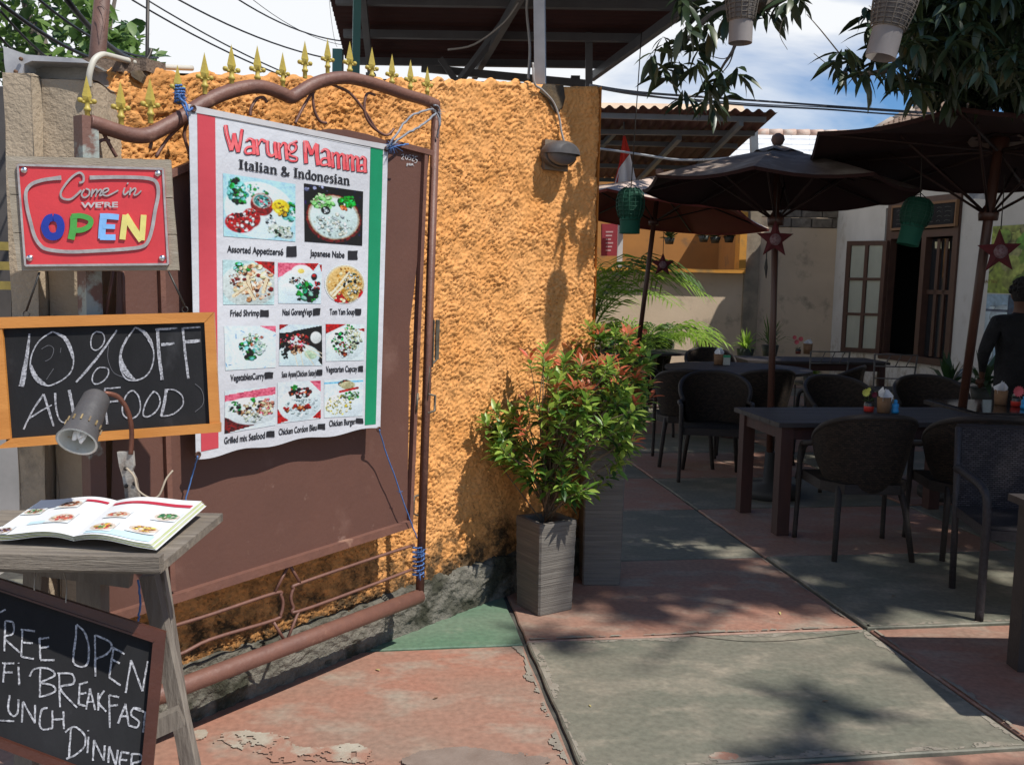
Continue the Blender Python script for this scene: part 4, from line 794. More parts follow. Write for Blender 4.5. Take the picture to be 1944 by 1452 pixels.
chalk10 = [([(242, 275), (218, 470), (175, 707)], [14, 32, 50]), ([(430, 257), (500, 290), (575, 370), (603, 470), (590, 570), (530, 640), (450, 685), (385, 700), (310, 670), (262, 600), (248, 520), (270, 420), (330, 325), (430, 257)], 11), ([(450, 265), (530, 310), (575, 390), (595, 480)], [8, 34, 34, 8]), ([(255, 530), (280, 610), (330, 665), (390, 700)], [14, 40, 36, 10]),
 ([(790, 258), (840, 270), (858, 320), (840, 370), (795, 408), (755, 395), (745, 345), (758, 285), (790, 258)], 10), ([(960, 245), (850, 400), (725, 560), (622, 672)], [12, 18, 22, 14]), ([(830, 550), (885, 562), (885, 615), (840, 668), (785, 687), (757, 660), (765, 605), (800, 560), (830, 550)], 11),
 ([(1110, 222), (1185, 270), (1240, 350), (1262, 450), (1240, 560), (1185, 630), (1100, 658), (1030, 640), (992, 570), (982, 470), (1010, 380), (1060, 290), (1110, 222)], 12), ([(1120, 225), (1190, 270), (1235, 340), (1255, 400)], [8, 30, 30, 10]), ([(990, 460), (1005, 540), (1050, 610), (1110, 650)], [12, 46, 44, 8]), ([(1040, 300), (1000, 400), (985, 480)], [6, 20, 16]),
 ([(1293, 235), (1300, 400), (1330, 652)], 26), ([(1275, 240), (1370, 235), (1455, 228)], [18, 18, 10]), ([(1322, 365), (1380, 360), (1430, 352)], [26, 22, 16]), ([(1500, 230), (1515, 400), (1545, 642)], 20), ([(1490, 230), (1570, 225), (1645, 220)], 13), ([(1515, 342), (1580, 338), (1642, 330)], [26, 30, 20]),
 ([(358, 770), (270, 900), (193, 1058)], [18, 14, 14]), ([(358, 770), (400, 900), (440, 1032)], [16, 20, 14]), ([(240, 968), (330, 910), (425, 858)], [14, 12, 8]), ([(452, 760), (460, 890), (490, 980), (530, 1002), (570, 985)], [20, 16, 12, 10, 8]), ([(568, 735), (590, 850), (606, 935)], [24, 26, 24]), ([(700, 800), (712, 900)], 14),
 ([(860, 728), (866, 880), (880, 1015)], [14, 16, 20]), ([(855, 722), (920, 720), (990, 714)], 11), ([(870, 838), (920, 830), (970, 826)], 14), ([(1095, 740), (1132, 780), (1150, 850), (1140, 925), (1080, 970), (1020, 950), (1003, 890), (1025, 800), (1060, 752), (1095, 740)], 12), ([(1262, 745), (1302, 780), (1312, 850), (1270, 920), (1210, 955), (1175, 940), (1182, 880), (1215, 805), (1262, 745)], 12),
 ([(1365, 735), (1345, 850), (1322, 950)], [24, 26, 22]), ([(1350, 733), (1430, 735), (1490, 780), (1502, 850), (1460, 905), (1400, 940), (1320, 950)], 11)]
m_chalkw = M('chalk writing', (0.52, 0.52, 0.55), (0.10, 0.10, 0.11), 170, 0.95, detail=4)
for gr in cluster([q for q in chalk10 if q[0] != [(700, 800), (712, 900)]], 9):
    b = MB()
    for pts_, w_ in gr: stroke(b, CP, pts_, w_, z2, off=.001, jitter=.16)
    b.build('chalk_letter', m_chalkw, off_b)
b = MB(); m_faint = M('faint chalk', (0.11, 0.11, 0.12), rough=.9)
for pts_ in ([(1600, 685), (1650, 730), (1670, 800), (1660, 860), (1600, 915)], [(890, 370), (885, 480), (930, 590), (1010, 630)], [(340, 400), (400, 370), (440, 400), (420, 470), (370, 500)], [(380, 650), (440, 560)], [(500, 390), (495, 430)]): stroke(b, CP, pts_, 5, z2, off=.001, jitter=.3)
b.build('rubbed_chalk', m_faint, off_b)
m_wire = M('dark steel wire', (0.06, 0.055, 0.05), rough=.5, metal=.7)
for a, c in (((75, 517), (50, 590)), ((320, 515), (351, 582))):
    b = MB(); p0 = SP(*a, -.004); p1 = CP(*c, .012); b.tube([p0, p1], .003, 6)
    b.tube([p1+Vector((math.cos(t)*.009, 0, math.sin(t)*.009-.009)) for t in [i*math.pi/5 for i in range(10)]], .0018, 5, closed=True); b.build('hanger_rod', m_wire, off_b)

# ---- clamp lamp
lamp = thing('gooseneck_lamp', 'old grey spotlight with bare energy saving bulb on a bent copper pipe before the chalkboard', 'lamp', D(150, 860, 2.5))
ax0 = D(183, 757, 2.52); ax1 = D(146, 838, 2.40); axd = (ax1-ax0).normalized(); rot = axd.to_track_quat('Z', 'Y').to_matrix(); LL = (ax1-ax0).length
m_shade = M('dusty grey lamp shade', (0.055, 0.052, 0.053), (0.085, 0.08, 0.08), 12, .55, .2, 60); m_shin = M('stained white enamel', (0.6, 0.63, 0.62), (0.42, 0.40, 0.34), 14, .4, c3=(0.3, 0.16, 0.06), s3=30, t3=(.64, .7))
s_ = LL
b = MB(); b.lathe([(0, -.012), (.030, -.010), (.036, .0), (.039, .35*s_), (.041, .55*s_), (.045, .80*s_), (.051, 1.0*s_)], ax0, 28, rot); b.build('lamp_shade', m_shade, lamp)
b = MB(); b.lathe([(.047, 1.005*s_), (.042, .80*s_), (.038, .56*s_), (.036, .3*s_), (0, .28*s_)], ax0, 28, rot); b.lathe([(.051, 1.0*s_), (.0535, 1.01*s_), (.047, 1.005*s_)], ax0, 28, rot); b.build('reflector', m_shin, lamp)
m_bulb = M('frosted bulb glass', (0.8, 0.8, 0.79), rough=.25)
b = MB()
for i in range(3):
    a = i*2.1+.5; o_ = rot @ Vector((math.cos(a)*.011, math.sin(a)*.011, 0)); o2_ = rot @ Vector((math.cos(a+.9)*.011, math.sin(a+.9)*.011, 0))
    b.tube([ax0+o_+axd*.35*s_, ax0+o_+axd*.88*s_, ax0+(o_+o2_)/2+axd*.95*s_, ax0+o2_+axd*.88*s_, ax0+o2_+axd*.35*s_], .0062, 8)
b.build('bulb', m_bulb, lamp)
b = MB()
for i in range(14):
    a = i*2*math.pi/14; r_ = .0425; c = ax0+rot @ Vector((math.cos(a)*r_, math.sin(a)*r_, .68*s_)); t_ = rot @ Vector((-math.sin(a), math.cos(a), 0)); nrm = rot @ Vector((math.cos(a), math.sin(a), 0))
    b.box(c+nrm*.003, (.004, .003, .016), Matrix((t_, nrm, axd)).transposed())
b.build('cooling_slots', M('rust slots', (0.3, .22, .1), (.08, .05, .03), 40, .6), lamp)
m_copper = M('rusty copper pipe', (0.17, 0.065, 0.04), (0.11, 0.045, 0.03), 20, .5, .2, 60, metal=.4)
b = MB(); b.tube(catmull([D(178, 757, 2.52), D(190, 749, 2.54), D(205, 747, 2.55), (D(225, 754, 2.57)), D(240, 775, 2.58), D(248, 800, 2.59), D(250, 830, 2.6), D(248, 862, 2.6)], 6), .0068, 10); b.build('neck', m_copper, lamp)
m_galv = M('corroded white bracket', (0.38, 0.37, 0.34), (0.16, 0.12, 0.09), 16, .6, .4, 60)
b = MB(); b.prism([D(x, y, 2.6) for x, y in [(222, 858), (252, 857), (254, 885), (250, 895), (258, 910), (264, 945), (262, 985), (240, 985), (236, 930), (232, 905), (226, 885)]], (0, .012, 0)); b.build('bracket', m_galv, lamp, fix=True)
for p_ in ((239, 889), (256, 917), (240, 922)):
    b = MB(); b.lathe([(.006, 0), (.006, .004), (0, .005)], D(*p_, 2.6), 8, Matrix.Rotation(R(90), 3, 'X')); b.build('bolt', m_wire, lamp)
b = MB(); b.tube(catmull([D(240, 888, 2.59), D(255, 905, 2.58), D(262, 930, 2.57), D(285, 945, 2.57), D(302, 940, 2.58), D(315, 910, 2.6), D(328, 893, 2.62)], 6), .003, 6); b.build('cable', M('beige cable', (0.33, 0.27, 0.2), rough=.6), lamp)

# ---- menu stand
m_grey = M('silvered old timber', (0.20, 0.175, 0.145), (0.12, 0.10, 0.085), 5, 0.9, 0.6, 70, stretch=(1, 1, .15), c3=(0.28, 0.25, 0.21), s3=9, t3=(.55, .7), detail=8)
m_greyh = M('silvered old planks', (0.25, 0.21, 0.165), (0.13, 0.11, 0.09), 7, 0.9, 0.7, 60, stretch=(.3, 5, 5), c3=(0.32, 0.28, 0.23), s3=9, t3=(.55, .7), detail=8)
ZT = 0.94
def T(px, py, z=ZT): return G(px, py, z)
stand = thing('menu_stand', 'rough grey wooden stand with splayed legs holding the open menu book', 'stand', (-0.95, 2.45, 0))
TR_, FR_ = T(423, 974), T(303, 1072); fdir = Vector((-1, -0.02, 0)); FL_ = FR_+fdir*.55; BL_ = TR_+fdir*.62
b = MB(); q = [FL_, FR_, TR_, BL_]; b.hexa([p_-Vector((0, 0, .022)) for p_ in q]+q); b.build('top_board', m_greyh, stand, fix=True)
b = MB(); l0 = FR_+Vector((.006, -.012, .012)); b.box((l0+fdir*.28-Vector((0, 0, .001))), (.57, .03, .034)); b.build('front_ledge', m_greyh, stand)
legs = [((282, 1096), (361, 1452)), ]
def leg(p, q, w_, name='leg', label=None, mat=None):
    b = MB(); b.bar(p, q, w_, w_*.85, Vector((0, 1, 0))); b.build(name, mat or m_grey, stand, label=label)
fl = G(385, 1550); p0 = D(283, 1090, fl.y-.04); leg(p0, D(385, 1552, fl.y), .044)
leg(D(176, 1080, 2.46), D(182, 1640, 2.46), .066, label='thick middle post')
leg(D(70, 1070, 2.44), D(40, 1650, 2.40), .05); leg(D(300, 1075, 2.62), D(365, 1500, 2.86), .042)
b = MB(); b.bar(D(250, 1400, 2.40), D(345, 1357, 2.44), .035, .05); b.build('stretcher', m_grey, stand)
b = MB(); b.bar(D(30, 1066, 2.40), D(250, 1096, 2.42), .03, .05); b.build('apron', m_grey, stand)

# ---- menu book
book = thing('menu_book', 'open glossy menu book with food pictures lying on the wooden stand', 'book', T(200, 990, .955))
m_page = M('white glossy page', (0.74, 0.75, 0.76), rough=.35, spec=.5)
S0, S1 = D(220, 948, 2.62), D(143, 1010, 2.30)
S0 = T(222, 950, .975); S1 = T(140, 1018, .972)
R0_, R1_ = T(383, 951, .985), T(287, 1033, .965); L0_, L1_ = T(78, 949, .965), T(-20, 1016, .96)
def page(a0, a1, b0, b1, hump, dz=0.0, m_=12):
    def f(u, v):
        p_ = (a0*(1-u)+b0*u)*(1-v)+(a1*(1-u)+b1*u)*v; return p_+Vector((0, 0, hump*math.sin(math.pi*min(1, u*1.25))*(1-u)+dz-.018*u*0+hump*.25*math.sin(math.pi*u)))
    return f
for nm, a0, a1, b0, b1 in (('left_pages', S0, S1, L0_, L1_), ('right_pages', S0, S1, R0_, R1_)):
    for k_ in range(5):
        jx = Vector((.004*k_, -.002*k_, 0)); b = MB(); b.grid(page(a0, a1, b0+jx*(1 if nm[0] == 'r' else -1), b1+jx, .013, -.0028*k_), 14, 6, flip=(nm[0] == 'r')); b.build(nm[:-6]+'_page', m_page if k_ < 1 else M('yellowed page edge', (0.5, 0.56, 0.25), (0.62, 0.62, 0.5), 20, .6) if k_ % 2 else m_page, book)
fR = page(S0, S1, R0_, R1_, .013, .0015); fL = page(S0, S1, L0_, L1_, .013, .0015)
def sub(fn, u0, u1, v0, v1): return lambda u, v: fn(u0+(u1-u0)*u, v0+(v1-v0)*v)
m_redp = M('red page header', (0.45, 0.03, 0.06), rough=.4)
b = MB(); b.grid(sub(fR, .04, .97, .13, .20), 14, 1); b.build('header_band', m_redp, book); b = MB(); b.grid(sub(fL, .04, .62, .10, .16), 14, 1, flip=True); b.build('header_band', m_redp, book)
m_pale = M('pale blue page tint', (0.5, 0.68, 0.74), rough=.4)
b = MB(); b.grid(sub(fR, .1, .95, .86, .97), 14, 1); b.build('page_tint', m_pale, book); b = MB(); b.grid(sub(fL, .3, .7, .7, .78), 14, 1, flip=True); b.build('page_tint', m_pale, book)
def dish(seed, cols):
    p = Paint(26, (.74, .75, .76), seed, .01).ell(.5, .55, .5, .42, (.62, .5, .42), shade=.1); p.bits(26, cols, .5, .5, .36, .28, .05, .12); return p
mp_ = M('menu picture print', (1, 1, 1), rough=.35, attr='print')
for i, (fn, u0, u1, v0, v1, cols) in enumerate([(fR, .12, .42, .42, .60, [CR, (.5, .15, .05), RD]), (fR, .68, .98, .33, .55, [GR, DG, (.1, .2, .05)]), (fR, .55, .92, .66, .85, [BR, (.5, .2, .04), YE]), (fR, .1, .42, .70, .93, [(.6, .3, .04), YE, GR, RD]), (fL, .62, .32, .12, .36, [BR, (.5, .12, .04), DK]), (fL, .5, .2, .5, .78, [(.55, .2, .12), RD, CR]), (fL, .98, .72, .28, .48, [DG, BR, GR]), (fL, 1, .8, .8, 1., [DK, (.1, .1, .3), BR])]):
    pa = dish(40+i, cols); fn2 = sub(fn, u0, u1, v0, v1); picture('menu_picture', pa, lambda u, v, f_=fn2: f_(u, v)+Vector((0, 0, .0012)), book, 'small printed dish', mp_)

# ---- lower chalkboard
LP = Quad(D(0, 1098, 2.12), D(315, 1200, 2.20), D(-75, 1391, 2.03)); z3 = scrub((0, 850, 2.411))
m_mahog = M('dark red brown varnish', (0.075, 0.025, 0.016), (0.05, 0.017, 0.011), 6, .38, .15, 60)
low = thing('menu_chalkboard', 'dark wood framed chalkboard listing breakfast, lunch and dinner hung before the stand legs', 'chalkboard', D(150, 1300, 2.12))
lTL, lTR, lBR, lBL = (-62, 1080), (315, 1200), (284, 1528), (-82, 1389); jTL, jTR, jBR, jBL = (-38, 1110), (290, 1219), (264, 1500), (-58, 1380)
slatequad(LP, [(-50, 1095), (302, 1210), (275, 1512), (-70, 1384)], 'slate', m_slate, low)
for q in ([lTL, lTR, jTR, jTL], [jTR, lTR, lBR, jBR], [jBL, jBR, lBR, lBL], [lTL, jTL, jBL, lBL]): slatequad(LP, q, 'frame_rail', m_mahog, low, .016, .026)
for q in ([(-42, 1105), (294, 1216), jTR, jTL], ): slatequad(LP, q, 'frame_bead', m_mahog, low, .020, .01)
words = [[(0, 752), (25, 738)], [(24, 790), (20, 930)], [(24, 790), (60, 800), (58, 850), (20, 868), (90, 935)], [(103, 832), (97, 955)], [(95, 830), (160, 838)], [(105, 890), (150, 893)], [(98, 955), (155, 965)], [(180, 870), (185, 968)], [(180, 872), (225, 868)], [(182, 915), (225, 908)], [(185, 970), (250, 970)],
 [(350, 810), (345, 880), (335, 960), (345, 992), (385, 1000), (405, 970), (405, 900), (385, 840), (350, 808)], [(435, 855), (436, 1045)], [(435, 855), (500, 885), (510, 915), (480, 948), (432, 966)], [(520, 915), (510, 970), (500, 1052)], [(515, 912), (570, 942)], [(508, 965), (548, 985)], [(500, 1050), (552, 1085)], [(600, 970), (575, 1120)], [(600, 970), (625, 1040), (652, 1112)], [(652, 1112), (676, 975)],
 [(22, 985), (14, 1072)], [(10, 985), (65, 985)], [(15, 1028), (58, 1026)], [(85, 1000), (88, 1085)], [(84, 982), (85, 986)],
 [(185, 1010), (182, 1140)], [(135, 1045), (160, 1010), (225, 1010), (250, 1040), (190, 1072), (240, 1085), (250, 1115), (180, 1140)], [(270, 1030), (275, 1185)], [(262, 1030), (330, 1035), (335, 1078), (275, 1098), (352, 1188)], [(365, 1080), (360, 1172)], [(362, 1082), (402, 1070)], [(360, 1126), (395, 1120)], [(360, 1172), (398, 1182)], [(412, 1100), (395, 1196)], [(412, 1100), (436, 1198)], [(400, 1162), (430, 1160)], [(450, 1120), (450, 1200)], [(478, 1110), (450, 1158), (486, 1205)], [(500, 1130), (503, 1280)], [(500, 1130), (545, 1140)], [(500, 1180), (540, 1175)], [(575, 1170), (540, 1260)], [(575, 1170), (590, 1272)], [(553, 1228), (586, 1226)], [(645, 1195), (612, 1190), (600, 1220), (635, 1250), (625, 1278), (588, 1268)], [(665, 1205), (655, 1302)], [(615, 1190), (680, 1215)],
 [(-25, 1130), (-30, 1245)], [(-32, 1245), (65, 1250)], [(45, 1130), (38, 1195), (60, 1226), (80, 1210), (85, 1150)], [(100, 1255), (105, 1160)], [(105, 1160), (160, 1258)], [(160, 1258), (160, 1175)], [(218, 1188), (190, 1200), (182, 1265), (200, 1288), (242, 1280)], [(240, 1200), (240, 1280)], [(290, 1205), (293, 1285)], [(240, 1242), (292, 1240)],
 [(325, 1280), (315, 1420)], [(298, 1300), (340, 1275), (385, 1310), (388, 1360), (350, 1400), (303, 1422)], [(405, 1320), (400, 1395)], [(403, 1290), (404, 1296)], [(425, 1430), (430, 1335)], [(430, 1335), (475, 1430)], [(475, 1430), (480, 1360)], [(495, 1440), (500, 1365)], [(500, 1365), (530, 1452)], [(530, 1452), (540, 1380)], [(555, 1390), (548, 1450), (585, 1460)], [(555, 1390), (592, 1396)], [(550, 1425), (582, 1428)], [(603, 1400), (600, 1470)], [(600, 1400), (642, 1402), (646, 1430), (605, 1445), (650, 1480)],
 [(-110, 745), (-100, 930)], [(-60, 760), (-65, 920)]]
for gr in cluster(words, 8):
    b = MB()
    for s_ in gr: stroke(b, LP, s_, 8.5, z3, off=.001, jitter=.3)
    b.build('chalk_letter', m_chalkw, low)
b = MB()
for p_ in ((65, 1116), (125, 1140)): b.tube([LP(*p_, .01)-Vector((0, 0, .015)), LP(*p_, .02), LP(p_[0]+2, p_[1]-30, -.03), D(p_[0]-8, 1070, 2.3)], .0014, 4)
b.build('string', M('pale string', (.4, .36, .3), rough=.9), low)
# ================================================================== BUILDINGS BEHIND THE PATIO
m_beige = M('beige rendered wall', (0.66, 0.52, 0.38), (0.56, 0.44, 0.32), 1.2, 0.9, 0.3, 20, c3=(0.28, 0.23, 0.17), s3=2.6, t3=(.56, .72), detail=9)
m_block = M('bare grey block', (0.23, 0.20, 0.165), (0.12, 0.105, 0.09), 6, .95, .9, 30, c3=(0.34, 0.3, 0.25), s3=4, detail=8)
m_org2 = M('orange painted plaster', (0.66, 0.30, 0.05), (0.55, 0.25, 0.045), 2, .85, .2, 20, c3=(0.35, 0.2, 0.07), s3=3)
YB = 16.4
def WX(px, y): return D(px, 500, y).x
def WZ(px, py, y): return D(px, py, y).z
bw = thing('back_wall', 'long beige rendered wall with dark stains closing the patio behind the palms', 'wall', (3, YB, 0))
zs = WZ(1290, 517, YB); xa, xb_, xc, xd = WX(1090, YB), WX(1412, YB), WX(1440, YB), WX(1580, YB)
zt = WZ(1440, 392, YB); zm = WZ(1500, 432, YB)
b = MB(); b.box(((xa-2+xb_)/2, YB+.1, zs/2), (xb_-xa+2, .2, zs)); b.build('low_wall', m_beige, bw)
b = MB(); b.box(((xb_+xc)/2+.002, YB+.08, zt/2+.1), (xc-xb_, .3, zt+.2)); b.build('pier', m_dark if False else M('grey stained pier', (.33, .27, .2), (.2, .17, .13), 5, .9, .4, 30, detail=8), bw)
b = MB(); b.box(((xc+xd)/2+.2, YB+.12, zm/2), (xd-xc+.4, .2, zm)); b.build('high_wall', m_beige, bw)
rb = random.Random(4); x = xc
for row in range(2):
    x = xc+(0.0 if row else .18)
    while x < xd+.2:
        w_ = .36; b = MB(); hh = (zt-zm)/2
        b.box((x+w_/2, YB+.11+rb.uniform(-.02, .02), zm+hh*(row+.5)), (w_-.02, .2, hh-.02), Matrix.Rotation(rb.uniform(-.03, .03), 3, 'Y')); b.build('block', m_block, bw); x += w_
b = MB(); b.box(((xa-2+xb_)/2, YB+.02, zs+.03), (xb_-xa+2, .34, .06)); b.build('orange_sill', m_org2, bw)
b = MB(); zr = WZ(1400, 404, YB); b.box((xb_-.06, YB+.02, (zs+.06+zr)/2+.01), (.12, .34, zr-zs-.06)); b.build('orange_reveal', m_org2, bw)
room = thing('orange_room', 'dim orange painted open room seen above the low beige wall', 'room', (3, YB+2, 0))
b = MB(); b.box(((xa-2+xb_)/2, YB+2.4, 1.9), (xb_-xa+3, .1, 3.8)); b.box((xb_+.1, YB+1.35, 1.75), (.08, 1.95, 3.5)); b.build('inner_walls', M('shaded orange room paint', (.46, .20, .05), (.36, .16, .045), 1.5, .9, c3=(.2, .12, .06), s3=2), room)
b = MB(); b.box((WX(1176, YB+.3), YB+.3, 2.3), (.09, .09, 1.2)); b.build('white_post', M('white post', (.5, .5, .5)), room)
m_rposter = M('faded red poster', (0.30, 0.03, 0.04), (.24, .03, .04), 3, .6)
pst = thing('wall_poster', 'narrow dark red poster with pale lines of print on the orange room wall', 'poster', (WX(1155, YB+.5), YB+.5, 2.2))
pp = lambda x, y, o=0: D(x, y, YB+.5-o)
b = MB(); b.hexa([pp(1141, 486, -.03), pp(1171, 486, -.03), pp(1173, 425, -.03), pp(1141, 425, -.03), pp(1141, 486), pp(1171, 486), pp(1173, 425), pp(1141, 425)]); b.build('sheet', m_rposter, pst, fix=True)
b = MB()
for i in range(6): b.quad(pp(1150, 439+i*7, .004), pp(1164-(i % 3)*2, 439+i*7, .004), pp(1164-(i % 3)*2, 442+i*7, .004), pp(1150, 442+i*7, .004))
b.build('print_lines', M('pale print', (.5, .3, .3)), pst)
m_pot = M('dark flower pot', (.03, .04, .035), (.05, .05, .045), 10, .5)
m_leafd = M('dull small leaves', (.035, .07, .02), (.06, .09, .03), 30, .6)
def tuft(mb_, c, n, r_, up=.6, wd=.012, seed=0):
    rg = random.Random(seed); c = Vector(c)
    for i in range(n):
        a = rg.uniform(0, 6.283); e = rg.uniform(.1, 1)*up; l_ = r_*rg.uniform(.6, 1.1); d = Vector((math.cos(a)*math.cos(e*1.5), math.sin(a)*math.cos(e*1.5), math.sin(e*1.5)))
        s_ = d.cross(Vector((0, 0, 1))).normalized()*wd; m_ = c+d*l_*.55; t = c+d*l_-Vector((0, 0, l_*.18))
        mb_.quad(c-s_*.3, m_-s_, t, m_+s_)
for i, (px, py) in enumerate([(1271, 452), (1336, 448), (1358, 450), (1384, 449)]):
    c = D(px, py, YB+.45); pl_ = thing('hanging_plant', ['small plant in a dark pot hung beside the leaning parasol pole, inside the orange room', 'left plant of the three hung together under the parasol tip', 'middle plant of the three hung under the parasol tip, in a shiny pot', 'right plant of the three hung near the orange reveal'][i], 'plant', c, 'plants hung in the orange room')
    b = MB(); b.lathe([(0, -.11), (.07, -.11), (.1, .0), (.09, .0), (0, -.01)], c, 12); b.build('pot', m_pot, pl_); b = MB(); tuft(b, c, 40, .24, .7, .02, i); b.build('leaves', m_leafd, pl_)
    b = MB(); b.tube([c, c+Vector((0, 0, .7))], .005, 4); b.build('hanger', m_wire, pl_)
# ---- roofs
m_rust2 = M('rust red corrugated sheet', (0.11, 0.042, 0.034), (0.08, 0.034, 0.028), 2, .75, .1, 30, c3=(.09, .045, .035), s3=1.2)
m_steel = M('galvanised steel section', (.20, .22, .24), (.15, .16, .175), 3, .5, .1, 30, metal=.25)
def corrug(mb_, O, ax, ay, nwave, amp=.018, per=6, ny_=3):
    N_ = ax.cross(ay).normalized()
    mb_.grid(lambda u, v: O+ax*u+ay*v+N_*(amp*math.sin(u*nwave*2*math.pi)), nwave*per, ny_)
r2 = thing('courtyard_roof', 'low lean-to roof of rust red corrugated sheets on steel posts at the far end of the patio', 'roof', (1, 13, 3.5))
NR = D(1476, 211, 11.0); FRr = D(1330, 344, 15.2); NLr = Vector((NR.x-5.6, NR.y, NR.z+.03)); FLr = Vector((FRr.x-5.6, FRr.y, FRr.z))
ax_ = NR-NLr; ay_ = FRr-NR
for k in range(7):
    b = MB(); corrug(b, NLr+ax_*(k/7)+Vector((0, 0, .006*(k % 2))), ax_*(1/7+.004), ay_, 6, .022); b.build('sheet', m_rust2, r2)
for t_ in (.04, .36, .7, .95):
    b = MB(); p_ = NLr+ay_*t_-Vector((0, 0, .06)); b.bar(p_, p_+ax_*.985, .05, .06); b.build('purlin', m_steel, r2)
for u in (.08, .48, .93):
    b = MB(); p_ = NLr+ax_*u+ay_*.02-Vector((0, 0, .125)); b.bar(p_, p_+ay_*.96, .05, .07); b.build('rafter', m_steel, r2)
def B2(p_, q, d1, d2=None, w_=.06, nm='beam', par=None): b = MB(); b.bar(D(*p_, d1), D(*q, d2 or d1), w_, w_); b.build(nm, m_steel, par or r2)
B2((1128, 251), (1432, 254), 11.9); B2((1430, 236), (1436, 398), 16.2, w_=.12, nm='post'); B2((1186, 214), (1186, 440), 16.6, w_=.1, nm='post'); B2((1205, 212), (1120, 300), 11.6, 13); B2((1290, 262), (1205, 350), 11.9, 14.5); 
# distant roofs
m_tan = M('pale tan roof', (.62, .45, .30), (.5, .36, .25), 2); m_wroof = M('white painted roof tiles', (.75, .75, .74), (.6, .6, .6), 3, .6)
dr = thing('distant_roof', 'pale tan tiled roof just showing over the corrugated lean-to roof', 'roof', D(1250, 205, 24))
b = MB(); b.hexa([D(1100, 222, 25), D(1420, 222, 25), D(1410, 200, 25), D(1100, 196, 25), D(1100, 228, 23), D(1425, 228, 23), D(1400, 199, 24.6), D(1100, 195, 24.6)]); b.build('roof_slope', m_tan, dr, fix=True)
b = MB(); b.box((D(1250, 230, 25).x, 25.5, 2.6), (5, .8, 6)); b.build('walls', m_beige, dr)
wr = thing('white_roof', 'bright white tiled roof with weathered orange ridge beyond the parasol top', 'roof', D(1480, 270, 21))
A_, B_, C_, D_ = D(1330, 322, 20.0), D(1640, 322, 20.0), D(1640, 258, 23.5), D(1330, 254, 23.5)
for r_ in range(6):
    for c_ in range(9):
        P = lambda u, v: (A_*(1-u)+B_*u)*(1-v)+(D_*(1-u)+C_*u)*v
        u0, u1, v0, v1 = c_/9, (c_+.985)/9, r_/6, (r_+1.03)/6; up_ = Vector((0, 0, .035)); q = [P(u0, v0)+up_, P(u1, v0)+up_, P(u1, v1), P(u0, v1)]
        b = MB(); b.hexa([p_-Vector((0, 0, .03)) for p_ in q]+q); b.build('roof_sheet', m_wroof, wr, fix=True)
for c_ in range(12):
    b = MB(); p_ = D_.lerp(C_, c_/12); q = D_.lerp(C_, (c_+.97)/12); b.tube([p_+Vector((0, 0, .02)), q+Vector((0, 0, .035))], .11, 8); b.build('ridge_tile', M('worn orange ridge', (.42, .24, .17), (.5, .42, .35), 5), wr)
b = MB(); b.box((D(1480, 300, 22).x, 22.4, 1.6), (4.0, .3, 3.8)); b.build('walls', m_beige, wr)
# big canopy roof over the garden wall
rf = thing('canopy_roof', 'large dark brown corrugated roof on grey steel frame rising behind the orange wall', 'roof', (0, 6, 3.6))
ZR = 3.62
n0, n1 = Vector((-1.08, 4.5, ZR)), Vector((1.69, 4.5, ZR)); f0 = D(655, 118, 8.75); f1 = D(1148, 142, 8.7); f0.z = f1.z = ZR+.02
m_brownroof = M('dark brown corrugated sheet', (0.105, 0.042, 0.036), (0.075, 0.032, 0.028), 2, .7, .1, 30)
for k in range(6):
    a0 = n0.lerp(n1, k/6); a1 = n0.lerp(n1, (k+1)/6+.004); c0 = f0.lerp(f1, k/6); c1 = f0.lerp(f1, (k+1)/6+.004); b = MB()
    b.grid(lambda u, v: (a0*(1-u)+a1*u)*(1-v)+(c0*(1-u)+c1*u)*v+Vector((0, 0, .014*math.sin(v*34*2*math.pi)+.004*(k % 2))), 3, 34*4); b.build('sheet', m_brownroof, rf)
m_steel2 = M('grey painted steel', (.15, .155, .165), (.11, .11, .12), 3, .5, .1, 30); m_teal = M('teal painted steel', (.05, .17, .17), (.06, .2, .2), 3, .5)
def RB(p_, q, w_=.05, h_=.06, m_=None, nm='purlin'): b = MB(); b.bar(p_, q, w_, h_); b.build(nm, m_ or m_steel2, rf)
for t_ in (.08, .3, .52, .73, .95):
    p_ = n0.lerp(f0, t_)+Vector((.06, 0, -.075)); q = n1.lerp(f1, t_)+Vector((-.02, 0, -.075)); RB(p_, q)
for u in (.1, .5, .95):
    p_ = n0.lerp(n1, u)-Vector((0, 0, .14)); q = f0.lerp(f1, u)-Vector((0, 0, .14)); RB(p_, q, .05, .07, nm='rafter')
RB(D(800, 130, 8.2), D(1118, 160, 8.3), .05, .06, nm='tie_beam'); RB(D(868, 160, 8.1), D(975, 20, 7.2), .05, .05, nm='brace'); RB(D(836, 112, 8.1), D(870, 160, 8.1), .05, .05, nm='brace'); RB(D(1118, 58, 7.7), D(1118, 240, 7.7), .055, .055, nm='hanger_post')
RB(D(678, 0, 6.3), D(672, 300, 6.6), .05, .06, m_teal, 'teal_post'); RB(D(642, 95, 6.9), D(640, 300, 6.9), .07, .07, m_teal, 'teal_post')
b = MB(); p_ = near_wall(1042, 166, -.06); q = Vector((D(1026, 0, 4.6).x-.02, 4.62, ZR-.17)); b.bar(p_-Vector((0, 0, .02)), q, .055, .055); b.build('wall_post', M('white galvanised post', (.42, .45, .47), (.3, .32, .34), 6, .5), rf)
for u in (.12, .88):
    b = MB(); c = f0.lerp(f1, u); b.bar(Vector((c.x, c.y-.3, 0)), Vector((c.x, c.y-.3, ZR-.18)), .08, .08); b.build('post', m_steel2, rf)
